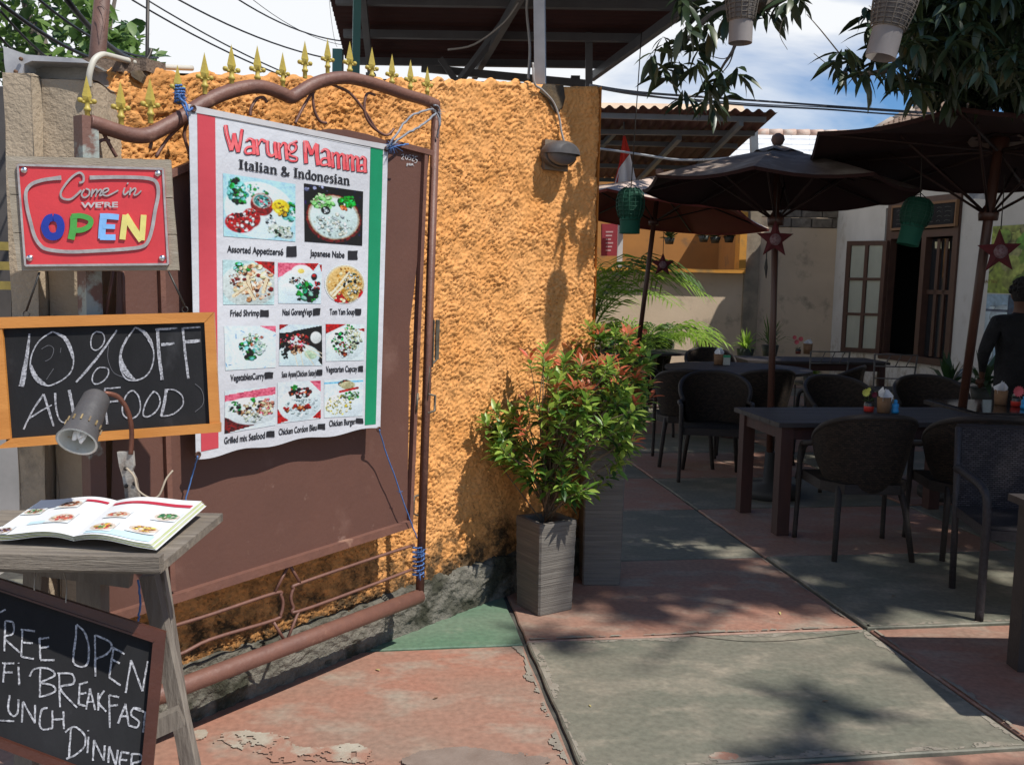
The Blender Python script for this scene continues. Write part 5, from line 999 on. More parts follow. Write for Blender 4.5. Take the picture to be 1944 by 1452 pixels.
# ---- white house
HP = Plane(G(1680, 754), G(1741, 772))
m_white = M('off white painted wall', (0.64, 0.62, 0.585), (0.56, 0.54, 0.505), 1.5, .9, .25, 30, c3=(.38, .33, .26), s3=1.8, t3=(.6, .78), detail=8)
mould(m_white, -0.5, 1.2, (.26, .2, .13), (.52, .75), 5)
house = thing('white_house', 'single storey off white house with tiled roof and open brown casement window', 'house', G(1700, 760))
hp = lambda x, y, o=0.0: HP(x, y, o)
c0 = hp(1570, 600); c1 = HP.a+HP.t*0; 
pfar = hp(1570, 600); pfar.z = 0; tdir = HP.t if HP.t.y < 0 else -HP.t; pnear = pfar+tdir*16; ninv = -HP.n*.18; ze = 3.62
W0, W1 = hp(1676, 500), hp(1812, 500); t0 = (Vector((W0.x, W0.y, 0))-pfar).dot(tdir); t1 = (Vector((W1.x, W1.y, 0))-pfar).dot(tdir); zb, ztp = .62, hp(1700, 395).z
def hw(ta, tb, za, zb_, name='wall', mat=None, off=0.0, th=.18):
    b = MB(); a = pfar+tdir*ta+HP.n*off; c = pfar+tdir*tb+HP.n*off; I = -HP.n*th
    def q(p_, z): return Vector((p_.x, p_.y, z))
    b.hexa([q(a+I, za), q(c+I, za), q(c+I, zb_), q(a+I, zb_), q(a, za), q(c, za), q(c, zb_), q(a, zb_)]); return b.build(name, mat or m_white, house, fix=True)
hw(0, t0, 0, ze); hw(t0, t1, 0, zb); hw(t0, t1, ztp+.02, ze); hw(t1, 16, 0, ze)  # near end lengthened out of view, roof too, to block low sky light
b = MB(); g = pfar-HP.n*4; b.box((g.x+.0, g.y+.1, 2), (8, .15, 4)); b.build('gable_wall', m_white, house)
b = MB(); r0 = pfar+tdir*(t0+t1)/2-HP.n*2.2; b.box((r0.x, r0.y, 2), (.1, 6, 4)); b.box((r0.x-.9, r0.y-2.5, 2), (1.8, .1, 4)); b.box((r0.x-.9, r0.y+2.5, 2), (1.8, .1, 4)); b.build('inner_wall', M('dark interior', (.05, .05, .05)), house)  # near-black box added behind the window to shut out sunlight
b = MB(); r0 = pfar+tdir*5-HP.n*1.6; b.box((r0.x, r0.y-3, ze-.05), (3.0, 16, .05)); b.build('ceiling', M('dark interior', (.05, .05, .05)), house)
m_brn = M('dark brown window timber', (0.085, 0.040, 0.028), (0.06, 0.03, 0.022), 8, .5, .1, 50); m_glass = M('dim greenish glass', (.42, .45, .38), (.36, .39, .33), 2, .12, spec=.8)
m_dglass = M('dark window glass', (.02, .024, .028), rough=.08, spec=.8)
fr = thing('casement_window', 'brown timber casement window with its left sash swung open against the white wall', 'window', hp(1740, 600))
def hbar(pts4, name, mat, par, off=.03, th=.06, label=None):
    f4 = [hp(x, y, off) for x, y in pts4]; b = MB(); b.hexa([p_-HP.n*th for p_ in f4]+f4); return b.build(name, mat, par, fix=True, label=label)
FT = [(1687, 381), (1825, 366), (1799, 697), (1666, 680)]
def lerp2(a, b_, t): return (a[0]+(b_[0]-a[0])*t, a[1]+(b_[1]-a[1])*t)
def fq(u, v): return lerp2(lerp2(FT[0], FT[1], u), lerp2(FT[3], FT[2], u), v)
def fbar(u0, u1, v0, v1, name='frame_bar', mat=None, off=.03, th=.10, lab=None): return hbar([fq(u0, v0), fq(u1, v0), fq(u1, v1), fq(u0, v1)], name, mat or m_brn, fr, off, th, lab)
fbar(0, .07, 0, 1); fbar(.93, 1, 0, 1); fbar(.07, .93, 0, .035); fbar(.07, .93, .96, 1, off=.05); fbar(.07, .93, .2, .245); fbar(.50, .56, .245, .96)
tb_ = thing('menu_blackboard', 'long blackboard with faint chalk writing fixed over the casement window', 'blackboard', hp(1755, 405))
hbar([fq(.05, .045), fq(.93, .045), fq(.91, .18), fq(.05, .19)], 'board', m_slate, tb_, .06, .03)
for q in ([fq(.05, .035), fq(.94, .035), fq(.94, .05), fq(.05, .05)], [fq(.05, .178), fq(.93, .175), fq(.93, .19), fq(.05, .193)], [fq(.045, .035), fq(.06, .035), fq(.06, .19), fq(.045, .19)], [fq(.93, .035), fq(.945, .035), fq(.945, .19), fq(.925, .19)]): hbar(q, 'frame_rail', M('tan timber', (.22, .12, .06)), tb_, .075, .04)
b = MB()
for i in range(4):
    for j in range(7): u = .12+j*.11+random.uniform(0, .02); stroke(b, hp, [fq(u, .075+i*.027), fq(u+.03, .07+i*.027+random.uniform(-.004, .004)), fq(u+random.uniform(.05, .09), .075+i*.027)], .8, ident, .064)
b.build('chalk_lines', M('dull chalk', (.09, .09, .09)), tb_)
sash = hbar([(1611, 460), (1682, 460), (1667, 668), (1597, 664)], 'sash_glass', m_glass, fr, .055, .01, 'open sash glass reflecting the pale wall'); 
ST = [(1608, 458), (1684, 457), (1668, 671), (1595, 667)]
def sq(u, v): return lerp2(lerp2(ST[0], ST[1], u), lerp2(ST[3], ST[2], u), v)
for u0, u1, v0, v1 in ((0, .1, 0, 1), (.9, 1, 0, 1), (.1, .9, 0, .04), (.1, .9, .96, 1), (.46, .54, .04, .96), (.1, .46, .33, .355), (.54, .9, .33, .355), (.1, .46, .645, .67), (.54, .9, .645, .67)): hbar([sq(u0, v0), sq(u1, v0), sq(u1, v1), sq(u0, v1)], 'sash_bar', m_brn, fr, .075, .04)
# right leaf half open inside the frame
for u0, u1, v0, v1 in ((.56, .62, .26, .95), (.72, .76, .26, .95), (.84, .87, .26, .95), (.62, .93, .56, .585)): fbar(u0, u1, v0, v1, 'inner_sash_bar', off=-.03, th=.04)
fbar(.62, .93, .26, .95, 'inner_glass', m_dglass, off=-.06, th=.01)
b = MB()
for a in ((1775, 459, 1787, 472), (1800, 459, 1803, 472), (1808, 458, 1813, 472)): x0_, y0_, x1_, y1_ = a; b.quad(hp(x0_, y1_, -.04), hp(x1_, y1_, -.04), hp(x1_, y0_, -.04), hp(x0_, y0_, -.04))
b.build('painted_reflection', M('painted glass reflection', (.6, .55, .36)), fr)  # bright squares painted on as reflections in the glass
# tiled roof of the house: tiles laid one by one near the eave
m_tile = M('weathered clay tile', (.27, .17, .115), (.2, .15, .115), 3, .85, .4, 30, c3=(.42, .36, .3), s3=4, detail=8)
eave0 = Vector((pfar.x-.55, pfar.y+.5, ze+.03)); pit = R(29); upd = Vector((math.cos(pit), 0, math.sin(pit))); nrm = Vector((-math.sin(pit), 0, math.cos(pit)))
b = MB()
for i in range(7):
    a = math.pi*i/6; 
prof_ = [(-.11, .0), (-.09, .035), (-.05, .05), (0, .03), (.05, -.005), (.09, .0), (.115, .012)]
k = 0
for e, (x_, z_) in enumerate(prof_):
    for l_, lift in ((0, .03), (.36, 0)):
        for th in (0, -.014): b.v.append((l_, x_, z_+lift+th))
for e in range(len(prof_)-1):
    a = e*4; c = a+4; b.f += [(a, c, c+2, a+2), (a+1, a+3, c+3, c+1), (a, a+1, c+1, c), (a+2, c+2, c+3, a+3)]
tme = b.mesh('roof_tile', m_tile); rmat = Matrix((upd, Vector((0, -1, 0)), nrm)).transposed().to_4x4()
hr = bpy.data.objects.new('roof', None)
b = MB(); e1 = eave0+Vector((0, -16.5, 0)); ur = upd*5; b.hexa([eave0-nrm*.08, e1-nrm*.08, e1+ur-nrm*.08, eave0+ur-nrm*.08, eave0-nrm*.01, e1-nrm*.01, e1+ur-nrm*.01, eave0+ur-nrm*.01]); hroof = b.build('roof', m_tile, house, fix=True)
for j in range(42):
    for i in range(7):
        o = bpy.data.objects.new('roof_tile', tme); COL.objects.link(o); o.parent = hroof; p_ = eave0+upd*(i*.31-.06)+Vector((0, -.12-j*.225, 0))+nrm*.02
        mm = rmat.copy() @ Matrix.Rotation(random.uniform(-.03, .03), 4, 'Z'); mm.translation = p_-wloc(hroof)+nrm*random.uniform(0, .012); o.matrix_local = mm
for i in range(12):
    b = MB(); p_ = eave0+upd*(i*.4)+Vector((0, .05, 0))+nrm*.05; b.tube([p_, p_+upd*.43+nrm*.02], .09, 8); b.build('verge_tile', M('mortared verge tile', (.36, .31, .26), (.25, .2, .16), 5, .9), hroof)
# poster beside the window
P1 = Paint(56, (.24, .30, .05), 61, .12); P1.bits(20, [(.30, .34, .08), (.12, .2, .03), (.34, .34, .14)], .5, .4, .6, .5, .1, .25); P1.bits(9, [(.09, .25, .03)], .85, .15, .3, .25, .1, .2); P1.bits(3, [(.4, .12, .05)], .62, .3, .08, .06, .05, .06)
for x_ in (.72, .85, .95): P1.line(x_, .5, x_-.04, .9, .03, (.04, .07, .1)); P1.ell(x_-.04, .85, .06, .12, (.55, .55, .5))
P1.bits(16, [WH, (.5, .5, .35)], .75, .92, .25, .1, .03, .07)
P2 = Paint(56, (.30, .42, .52), 62, .08); P2.bits(8, [(.45, .52, .56)], .5, .6, .5, .4, .1, .3); P2.line(.45, .02, .45, .3, .07, (.03, .07, .12)); P2.ell(.45, .52, .22, .24, (.12, .14, .12)); P2.ell(.45, .55, .2, .1, (.35, .22, .08)); P2.line(0, .22, 1, .22, .02, (.03, .05, .1)); P2.line(.28, .6, .26, 1, .03, (.05, .08, .15)); P2.line(.62, .6, .64, 1, .03, (.05, .08, .15)); P2.ell(.45, .8, .17, .2, (.5, .56, .6))
pr_ = thing('wine_poster', 'yellow green poster with bottles and a blue panel below on the white wall', 'poster', hp(1910, 560, .01)); hpo = lambda x, y, o=0.0: hp(x, y, .012+o)
b = MB(); b.quad(hpo(1862, 692, -.003), hpo(1990, 706, -.003), hpo(1996, 421, -.003), hpo(1885, 428, -.003)); b.build('backing', M('paper backing', (.5, .5, .48)), pr_)
picture('upper_print', P1, bil((1885, 430), (1994, 423), (1978, 560), (1874, 556), hpo), pr_, None, m_print); picture('lower_print', P2, bil((1874, 558), (1978, 562), (1966, 700), (1863, 690), hpo), pr_, None, m_print)
b = MB(); text_on(b, hpo, 'HATTEN', (1866, 537), (1893, 538), 6, ident, .002, bold=.02); b.build('lettering', M('olive brown lettering', (.2, .14, .04)), pr_)

# ================================================================== PARASOLS
m_can_top = M('faded sunlit parasol cloth', (0.24, 0.18, 0.15), (0.17, 0.13, 0.11), 2, .9, .15, 30, c3=(.42, .36, .31), s3=3, t3=(.5, .7))  # one brown cloth; sunlit tan and shade below painted in, besides fading
m_can_in = M('shaded maroon parasol underside', (0.035, 0.011, 0.010), (.026, .009, .008), 2, .9, .1, 30)
m_umb_t = M('pale faded sunlit parasol cloth', (0.55, 0.43, 0.36), (0.45, 0.35, 0.3), 2, .9, .15, 30)
m_umb_in = M('shaded brick red parasol underside', (0.20, 0.04, 0.028), (.16, .03, .024), 2, .9, trans=.06)
m_pole = M('brown varnished pole', (0.075, 0.03, 0.019), (0.05, 0.021, 0.014), 10, .4, .15, 40, stretch=(1, 1, .2))
m_rib = M('dark parasol rib', (.03, .013, .010), rough=.6)
def parasol(label, top, foot, rad, drop, n, rot0, mtop, min_, val=.10, polew=.026, tilt=(0, 0)):
    ax = (top-foot).normalized(); o = thing('parasol', label, 'parasol', foot, 'brown parasols over the patio tables')
    rim = []; rot_ = ax.to_track_quat('Z', 'X').to_matrix(); rot_ = Matrix.Rotation(tilt[0], 3, 'X') @ Matrix.Rotation(tilt[1], 3, 'Y')
    def P(r_, a, dz): return top+rot_ @ Vector((r_*math.cos(a), r_*math.sin(a), dz))
    for i in range(n):
        a0, a1 = rot0+2*math.pi*i/n, rot0+2*math.pi*(i+1)/n
        def cv(u, v, lo=0.0):
            p0 = P(rad*v, a0, -drop*v**1.15); p1 = P(rad*v, a1, -drop*v**1.15); q = p0.lerp(p1, u); return q+rot_ @ Vector((0, 0, -.035*math.sin(math.pi*u)*v-lo))
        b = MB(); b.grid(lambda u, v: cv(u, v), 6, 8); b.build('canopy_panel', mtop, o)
        b = MB(); b.grid(lambda u, v: cv(u, v, .006), 6, 8); b.grid(lambda u, v: cv(u, 1, .0)+Vector((0, 0, -val*v))+(top-cv(u, 1)).normalized()*.01*v, 6, 1); b.build('underside_panel', min_, o)
        b = MB(); b.tube([P(.04, a0, -.10), P(rad*.97, a0, -drop-.012)], .010, 5); b.build('rib', m_rib, o)
        b = MB(); b.tube([top-ax*.52+rot_ @ Vector((.03*math.cos(a0), .03*math.sin(a0), 0)), P(rad*.55, a0, -drop*.55**1.15-.02)], .009, 5); b.build('strut', m_rib, o)
    b = MB(); b.tube([foot, top-ax*.03], polew, 10); b.build('pole', m_pole, o)
    b = MB(); b.lathe([(0, 0), (.06, 0), (.065, .05), (.03, .10), (0, .10)], top-ax*.57, 12); b.build('runner', m_pole, o); b = MB(); b.lathe([(.055, -.10), (.06, -.02), (.03, 0)], top, 12); b.build('hub', m_pole, o)
    b = MB(); b.grid(lambda u, v: P(.19*v, rot0+u*2*math.pi, .035-.075*v+.012*math.cos(u*n*2*math.pi)*v), n*4, 3); b.build('vent_cap', mtop, o)
    b = MB(); b.lathe([(0, 0), (.035, .0), (.052, .035), (.045, .065), (.015, .085), (0, .086)], top+Vector((0, 0, .03)), 12); b.build('finial_knob', M('worn brown knob', (.22, .12, .09), (.16, .1, .08), 20, .6), o)
    b = MB(); b.lathe([(0, 0), (.24, 0), (.24, .07), (.05, .10), (.04, .34), (0, .34)], (foot.x, foot.y, .001), 16); b.build('base', M('black parasol base', (.03, .03, .03), rough=.6), o); return o
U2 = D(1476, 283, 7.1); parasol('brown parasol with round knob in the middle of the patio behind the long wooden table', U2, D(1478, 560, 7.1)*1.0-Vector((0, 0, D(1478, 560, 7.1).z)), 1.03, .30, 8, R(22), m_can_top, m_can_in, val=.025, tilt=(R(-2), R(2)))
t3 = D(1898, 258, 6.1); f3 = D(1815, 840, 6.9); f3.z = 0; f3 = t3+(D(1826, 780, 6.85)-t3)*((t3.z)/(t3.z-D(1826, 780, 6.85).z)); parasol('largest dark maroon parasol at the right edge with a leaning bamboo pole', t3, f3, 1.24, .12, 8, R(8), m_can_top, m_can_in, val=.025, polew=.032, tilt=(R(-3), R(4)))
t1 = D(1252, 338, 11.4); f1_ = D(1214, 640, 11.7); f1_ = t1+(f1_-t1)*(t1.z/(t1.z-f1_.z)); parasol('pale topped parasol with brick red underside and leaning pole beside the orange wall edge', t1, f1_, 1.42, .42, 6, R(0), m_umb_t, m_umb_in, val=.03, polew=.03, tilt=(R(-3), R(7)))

# ================================================================== TABLES
m_dwood = M('dark weathered table timber', (0.040, 0.032, 0.030), (0.025, 0.02, 0.019), 6, .6, .3, 60, stretch=(.3, 3, 3), c3=(.08, .07, .066), s3=9, t3=(.6, .8))
m_rwood = M('red brown stained timber', (0.055, 0.02, 0.015), (0.035, 0.015, 0.012), 7, .6, .2, 50, stretch=(2, 2, .4))
def rect_table(name, label, org, ux, lx, ly, planks=5, legw=.07, zt=.75, group='tables on the patio'):
    """org: front left corner on the ground"""
    o = thing(name, label, 'table', org, group); uy = Vector((-ux.y, ux.x, 0)); rot_ = Matrix((ux, uy, Vector((0, 0, 1)))).transposed()
    P = lambda x, y, z: org+ux*x+uy*y+Vector((0, 0, z))
    for i in range(planks): w_ = ly/planks; b = MB(); b.box(P(lx/2, w_*(i+.5), zt-.016+random.uniform(-.001, .001)), (lx, w_-.004, .03), rot_); b.build('plank', m_dwood, o)
    for y in (.07, ly-.07): b = MB(); b.box(P(lx/2, y, zt-.075), (lx-.14, .025, .085), rot_); b.build('apron', m_rwood, o)
    for x in (.06, lx-.06): b = MB(); b.box(P(x, ly/2, zt-.075), (.025, ly-.18, .083), rot_); b.build('apron', m_rwood, o)
    for x in (.075, lx-.075):
        for y in (.075, ly-.075): b = MB(); b.box(P(x, y, (zt-.034)/2), (legw, legw, zt-.036), rot_); b.build('leg', m_rwood, o)
    return o
def round_table(label, c, r_, zt=.75, slats=14):
    o = thing('round_table', label, 'table', c, 'tables on the patio')
    for i in range(slats):
        y0 = -r_+2*r_*i/slats+.003; y1 = -r_+2*r_*(i+1)/slats-.003; n = 4; pts = []
        for y in [y0+(y1-y0)*k/n for k in range(n+1)]: pts.append((math.sqrt(max(0.0004, r_*r_-y*y)), y))
        lo = [(-x, y) for x, y in reversed(pts)]; b = MB(); b.prism([Vector((c.x+x, c.y+y, zt)) for x, y in pts+lo], (0, 0, -.028)); b.build('slat', m_dwood, o, fix=True)
    b = MB(); b.lathe([(0, 0), (.2, 0), (.2, .03), (.05, .06), (.045, .3), (.06, .68), (.3, .72), (0, .721)], (c.x, c.y, 0.001), 18); b.build('pedestal', m_rwood, o); return o
cA, cB = G(1480, 803, .75), G(1385, 769, .75); rect_table('dining_table', 'long dark plank table with red brown legs nearest the planters', Vector((cA.x, cA.y, 0)), GX.copy(), 1.62, .76, legw=.085)
round_table('round slatted table in the middle distance holding a pink pot and a green topped box', Vector((*G(1400, 698, .75).xy, 0)), .78)
round_table('small round table farthest left under the pale topped parasol', Vector((*G(1240, 666, .75).xy, 0)), .54, slats=9)
rect_table('dining_table', 'long black table against the house wall below the casement window', Vector((*G(1420, 684, .75).xy, 0)), Vector((.98, .05, 0)).normalized(), 1.75, .75)
m_glos = M('glossy black table top', (.02, .02, .022), rough=.12, spec=.7)
t5 = rect_table('dining_table', 'dark glossy topped table at the right edge under the largest parasol', Vector((3.3, 6.45, 0)), Vector((1, .02, 0)).normalized(), 1.6, .85)
b = MB(); b.box((4.1, 6.9, .757), (1.56, .8, .008)); b.build('glass_top', m_glos, t5)
t6 = rect_table('dining_table', 'wooden table at the right frame edge of which one dark leg shows', Vector((2.16, 3.10, 0)), Vector((1, .02, 0)).normalized(), 1.3, .8, legw=.085)
for ch in t6.children:
    if ch.name.startswith('leg') or ch.name.startswith('apron'): ch.data.materials[0] = m_dwood
# ================================================================== CHAIRS
def weave(name, c1, c2):
    mt = M(name, c1, rough=.7, spec=.25); n = mt.node_tree; bs = n.nodes['Principled BSDF']; uv = n.nodes.new('ShaderNodeUVMap'); br = n.nodes.new('ShaderNodeTexBrick')
    n.links.new(uv.outputs[0], br.inputs[0]); br.inputs['Color1'].default_value = (*c1, 1); br.inputs['Color2'].default_value = (*c2, 1); br.inputs['Mortar'].default_value = (.004, .004, .004, 1)
    br.inputs['Scale'].default_value = 1; br.inputs['Mortar Size'].default_value = .012; br.inputs['Mortar Smooth'].default_value = .6; br.inputs['Brick Width'].default_value = .16; br.inputs['Row Height'].default_value = .062
    n.links.new(br.outputs[0], bs.inputs['Base Color']); bp = n.nodes.new('ShaderNodeBump'); bp.invert = True; bp.inputs['Strength'].default_value = 1; bp.inputs['Distance'].default_value = .006; n.links.new(br.outputs['Fac'], bp.inputs['Height']); n.links.new(bp.outputs[0], bs.inputs['Normal']); return mt
m_weave = weave('dark brown wicker', (0.048, 0.031, 0.021), (0.016, 0.012, 0.009)); m_wleg = M('wrapped wicker leg', (0.03, 0.022, 0.018), (0.014, 0.011, 0.01), 60, .55, .6, 120, stretch=(.2, .2, 3))
def make_barrel():
    o = thing('wicker_chair', '', 'chair')
    def top_(th): t = abs(th)/R(105); return .875-.215*(t**2.2) 
    def shell(u, v, inn=0.0):
        th = -R(105)+R(210)*u; zt = top_(th); zb_ = .40+.20*max(0, (abs(th)-R(62))/R(43))**1.2; z = zb_+(zt-zb_)*v; f = (z-.40)/.47
        r_ = .215+.105*max(0, f)**.8-inn; return Vector((r_*1.03*math.sin(th), -r_*math.cos(th)*.98+.02, z))
    b = MB(); b.grid(lambda u, v: shell(u, v), 40, 14, uv=(7.5, 2.6)); b.grid(lambda u, v: shell(u, v, .024), 40, 14, uv=(7.5, 2.6), flip=True); b.build('backrest', m_weave, o)
    rim = [shell(i/30, 1, .012) for i in range(31)]; f_l = [Vector((s_*.275, .24, .625)) for s_ in (-1, 1)]
    L_, R_2 = rim[0], rim[-1]
    pts = [Vector((-.285, .27, .0)), Vector((-.285, .275, .30)), Vector((-.285, .27, .56)), Vector((-.287, .22, .635)), Vector((-.30, .12, .65))]+rim+[Vector((.30, .12, .65)), Vector((.287, .22, .635)), Vector((.285, .27, .56)), Vector((.285, .275, .30)), Vector((.285, .27, 0))]
    n = 5; b = MB(); b.tube(catmull(pts[3:-3], 2), .018, 8); b.build('arm_rim', m_wleg, o)
    for s_ in (-1, 1):
        b = MB(); b.tube(catmull([Vector((s_*.287, .22, .635)), Vector((s_*.286, .262, .58)), Vector((s_*.285, .275, .3)), Vector((s_*.29, .285, 0))], 5), [.018]*6+[.019]*4+[.016]*6, 8); b.build('front_leg', m_wleg, o)
        b = MB(); b.tube([Vector((s_*.185, -.14, .43)), Vector((s_*.205, -.19, .3)), Vector((s_*.235, -.255, .0))], [.022, .02, .017], 8); b.build('rear_leg', m_wleg, o)
    b = MB(); b.grid(lambda u, v: Vector(((u-.5)*2*(.27 if v > .3 else .27-.1*(1-v/.3)), -.19+.45*v, .455+.012*math.sin(math.pi*u)*math.sin(math.pi*v))), 8, 10, uv=(5, 8)); b.build('seat', m_weave, o)
    b = MB(); q = [(-.17, -.19), (.17, -.19), (.27, -.05), (.27, .26), (-.27, .26), (-.27, -.05)]; b.prism([Vector((x, y, .452)) for x, y in q], (0, 0, -.06)); b.build('seat_frame', m_weave if False else m_wleg, o, fix=True)
    return o
proto = make_barrel(); GC = 'barrel back wicker chairs round the tables'
places = [((2.16, 5.60), 2, 'wicker barrel chair seen squarely from behind in front of the long plank table'),
 ((2.86, 5.62), -6, 'second wicker barrel chair seen from behind, partly hidden by the square backed chair'),
 ((1.72, 7.75), 172, 'wicker chair facing the camera behind the left end of the plank table'),
 ((2.72, 7.55), 188, 'wicker chair facing the camera behind the plank table, next to the parasol pole'),
 ((1.60, 8.35), -8, 'dark wicker chair seen from behind just right of the potted shrubs'),
 ((3.15, 9.0), 60, 'wicker chair turned sideways between the round table and the white house'),
 ((3.55, 7.75), 170, 'wicker chair behind the glossy table, against the strap leaved plant'),
 ((2.35, 10.9), 180, 'wicker chair on the far side of the round slatted table'),
 ((1.35, 11.5), -20, 'wicker chair in front of the small round table'), ((1.95, 12.9), 150, 'wicker chair half hidden behind the small round table'),
 ((1.35, 9.9), -60, 'wicker chair in deep shade on the left of the round slatted table'), ((4.3, 5.9), 0, 'wicker chair beyond the right frame edge at the glossy table'), ((2.32, 8.55), 10, 'dark wicker chair seen from behind between the round slatted table and the parasol pole'), ((1.15, 10.6), -70, 'wicker chair in the shade beyond the tall planter')]
for i, ((x, y), rz, lab) in enumerate(places):
    o = proto if i == 0 else copy_tree(proto); o.location = (x, y, 0); o.rotation_euler = (0, 0, R(rz)); o['label'] = lab; o['group'] = GC
sqc = thing('wicker_chair', 'greyish wicker armchair with square back nearest the camera at the right edge', 'chair', (0, 0, 0))
m_weave2 = weave('charcoal wicker', (0.06, 0.052, 0.058), (0.026, 0.023, 0.026))
b = MB(); b.grid(lambda u, v: Vector((-.27+.54*u, -.26-.07*v+.03*math.sin(math.pi*u)*-1, .44+.44*v)), 12, 10, uv=(3.4, 2.6)); b.grid(lambda u, v: Vector((-.27+.54*u, -.23-.07*v-.03*math.sin(math.pi*u), .44+.44*v)), 12, 10, uv=(3.4, 2.6), flip=True); b.tube([Vector((-.27+.54*u/8, -.315-.03*math.sin(math.pi*u/8), .88)) for u in range(9)], .017, 8); b.build('backrest', m_weave2, sqc)
m_wleg2 = M('charcoal wrapped leg', (0.035, 0.031, 0.036), (0.018, 0.016, 0.018), 60, .5, .5, 120)
for s_ in (-1, 1):
    b = MB(); b.tube([Vector((s_*.27, -.30, .88)), Vector((s_*.27, -.25, .44)), Vector((s_*.26, -.25, 0))], .018, 8); b.build('rear_leg', m_wleg2, sqc)
    b = MB(); b.tube(catmull([Vector((s_*.27, -.28, .66)), Vector((s_*.30, -.05, .675)), Vector((s_*.295, .2, .655)), Vector((s_*.285, .255, .58)), Vector((s_*.28, .25, .3)), Vector((s_*.285, .26, 0))], 5), .021, 8); b.build('arm_and_front_leg', m_wleg2, sqc)
b = MB(); b.box((0, 0, .43), (.54, .5, .05)); b.build('seat_frame', m_wleg2, sqc); b = MB(); b.grid(lambda u, v: Vector((-.27+.54*u, -.25+.5*v, .458)), 6, 6, uv=(4, 7)); b.build('seat', m_weave2, sqc)
sqc.location = (2.64, 4.60, 0); sqc.rotation_euler = (0, 0, R(171)); sqc['group'] = 'square backed wicker chairs'
# iron chairs by the far table
m_iron = M('grey wrought iron', (.16, .15, .14), (.09, .085, .08), 10, .5, metal=.5)
def iron_chair():
    o = thing('iron_chair', '', 'chair')
    for s_ in (-1, 1): b = MB(); b.tube([Vector((s_*.22, -.2, 0)), Vector((s_*.22, -.22, .45)), Vector((s_*.24, -.27, .88))], .01, 6); b.build('rear_leg', m_iron, o); b = MB(); b.tube([Vector((s_*.22, .2, 0)), Vector((s_*.22, .2, .45))], .01, 6); b.build('front_leg', m_iron, o)
    for z in (.88, .74, .6): b = MB(); b.tube([Vector((-.24, -.25-(z-.6)*.1, z)), Vector((.24, -.25-(z-.6)*.1, z))], .008, 6); b.build('back_rail', m_iron, o)
    for x in (-.12, 0, .12): b = MB(); b.tube([Vector((x, -.26, .74)), Vector((x+.06, -.27, .88))], .006, 6); b.build('back_bar', m_iron, o)
    b = MB(); b.box((0, 0, .45), (.46, .42, .025)); b.build('seat', m_iron, o); return o
ic = iron_chair()
for i, (x, y, rz, lab) in enumerate([(3.75, 11.2, 5, 'grey iron chair drawn up to the long black table, nearer the round table'), (4.45, 10.9, -4, 'grey iron chair at the right end of the long black table')]):
    o = ic if i == 0 else copy_tree(ic); o.location = (x, y, 0); o.rotation_euler = (0, 0, R(rz)); o['label'] = lab; o['group'] = 'iron chairs'
# ================================================================== THINGS ON THE TABLES
m_bask = M('woven tan basket', (0.26, 0.145, 0.075), (0.19, 0.105, 0.055), 40, .8, .6, 120, stretch=(.4, .4, 3)); m_nap = M('white paper napkin', (.72, .73, .76), rough=.9, trans=.15)
m_rjar = M('red plastic jar', (0.50, 0.04, 0.03), rough=.35); m_dgl = M('dark glass band', (.03, .03, .03), rough=.2); m_blue = M('bright blue plastic', (0.02, 0.22, 0.55), (.03, .3, .6), 9, .3)
def napkins(c, h=.08):
    b = MB(); rg = random.Random(int(c.x*100))
    for i in range(6):
        a = rg.uniform(0, 3.1); w_ = .055; d = Vector((math.cos(a), math.sin(a), 0)); q = Vector((rg.uniform(-.02, .02), rg.uniform(-.02, .02), 0)); t = rg.uniform(.7, 1.1)*h
        b.quad(c+q-d*w_*.6, c+q+d*w_*.6, c+q+d*w_*.9+Vector((0, 0, t*.6)), c+q+d*w_*.1+Vector((.01, 0, t)), c+q-d*w_*.8+Vector((0, 0, t*.5)))
    return b
def basket(label, c, r_=.048, h=.11):
    o = thing('napkin_basket', label, 'basket', c, 'napkin holders on the tables'); b = MB(); b.lathe([(0, .001), (r_*.9, .001), (r_, h), (r_*.9, h), (r_*.85, .02), (0, .02)], c, 20); b.build('basket', m_bask, o)
    napkins(c+Vector((0, 0, h*.75)), .10).build('napkin', m_nap, o); return o
def flowerjar(label, c, fcol, leafy=True, jar=None):
    o = thing('flower_jar', label, 'flower jar', c, 'little flower jars on the tables'); b = MB(); b.lathe([(0, .001), (.033, .001), (.036, .04), (.03, .055), (.03, .065), (0, .065)], c, 16); b.build('jar', jar or m_rjar, o)
    b = MB(); b.lathe([(.0375, .04), (.034, .058), (.031, .068), (.0, .069)], c, 16); b.build('lid', m_dgl, o)
    b = MB(); b.tube([c+Vector((0, 0, .06)), c+Vector((-.01, 0, .11))], .002, 4); tuft(b, c+Vector((0, 0, .07)), 12, .06, .5, .006, 2); b.build('stem', m_leafd, o)
    for k_, (dx, dy, dz, rr, col) in enumerate(fcol):
        f = c+Vector((dx, dy, dz)); b = MB()
        for j in range(14):
            a = j*2*math.pi/14; d = Vector((math.cos(a), -.45, math.sin(a))).normalized(); s_ = d.cross(Vector((0, -1, 0))).normalized()*rr*.22; b.quad(f, f+d*rr*.6-s_, f+d*rr, f+d*rr*.6+s_)
        b.build('flower', M('petal %.2f' % col[0] if False else {0: 'yellow petals', 1: 'pink petals', 2: 'maroon petals'}[col[3]], col[:3], rough=.7), o)
    return o
zt_ = .752
def on(px, py, z=zt_): p_ = G(px, py, z); return Vector((p_.x, p_.y, z))
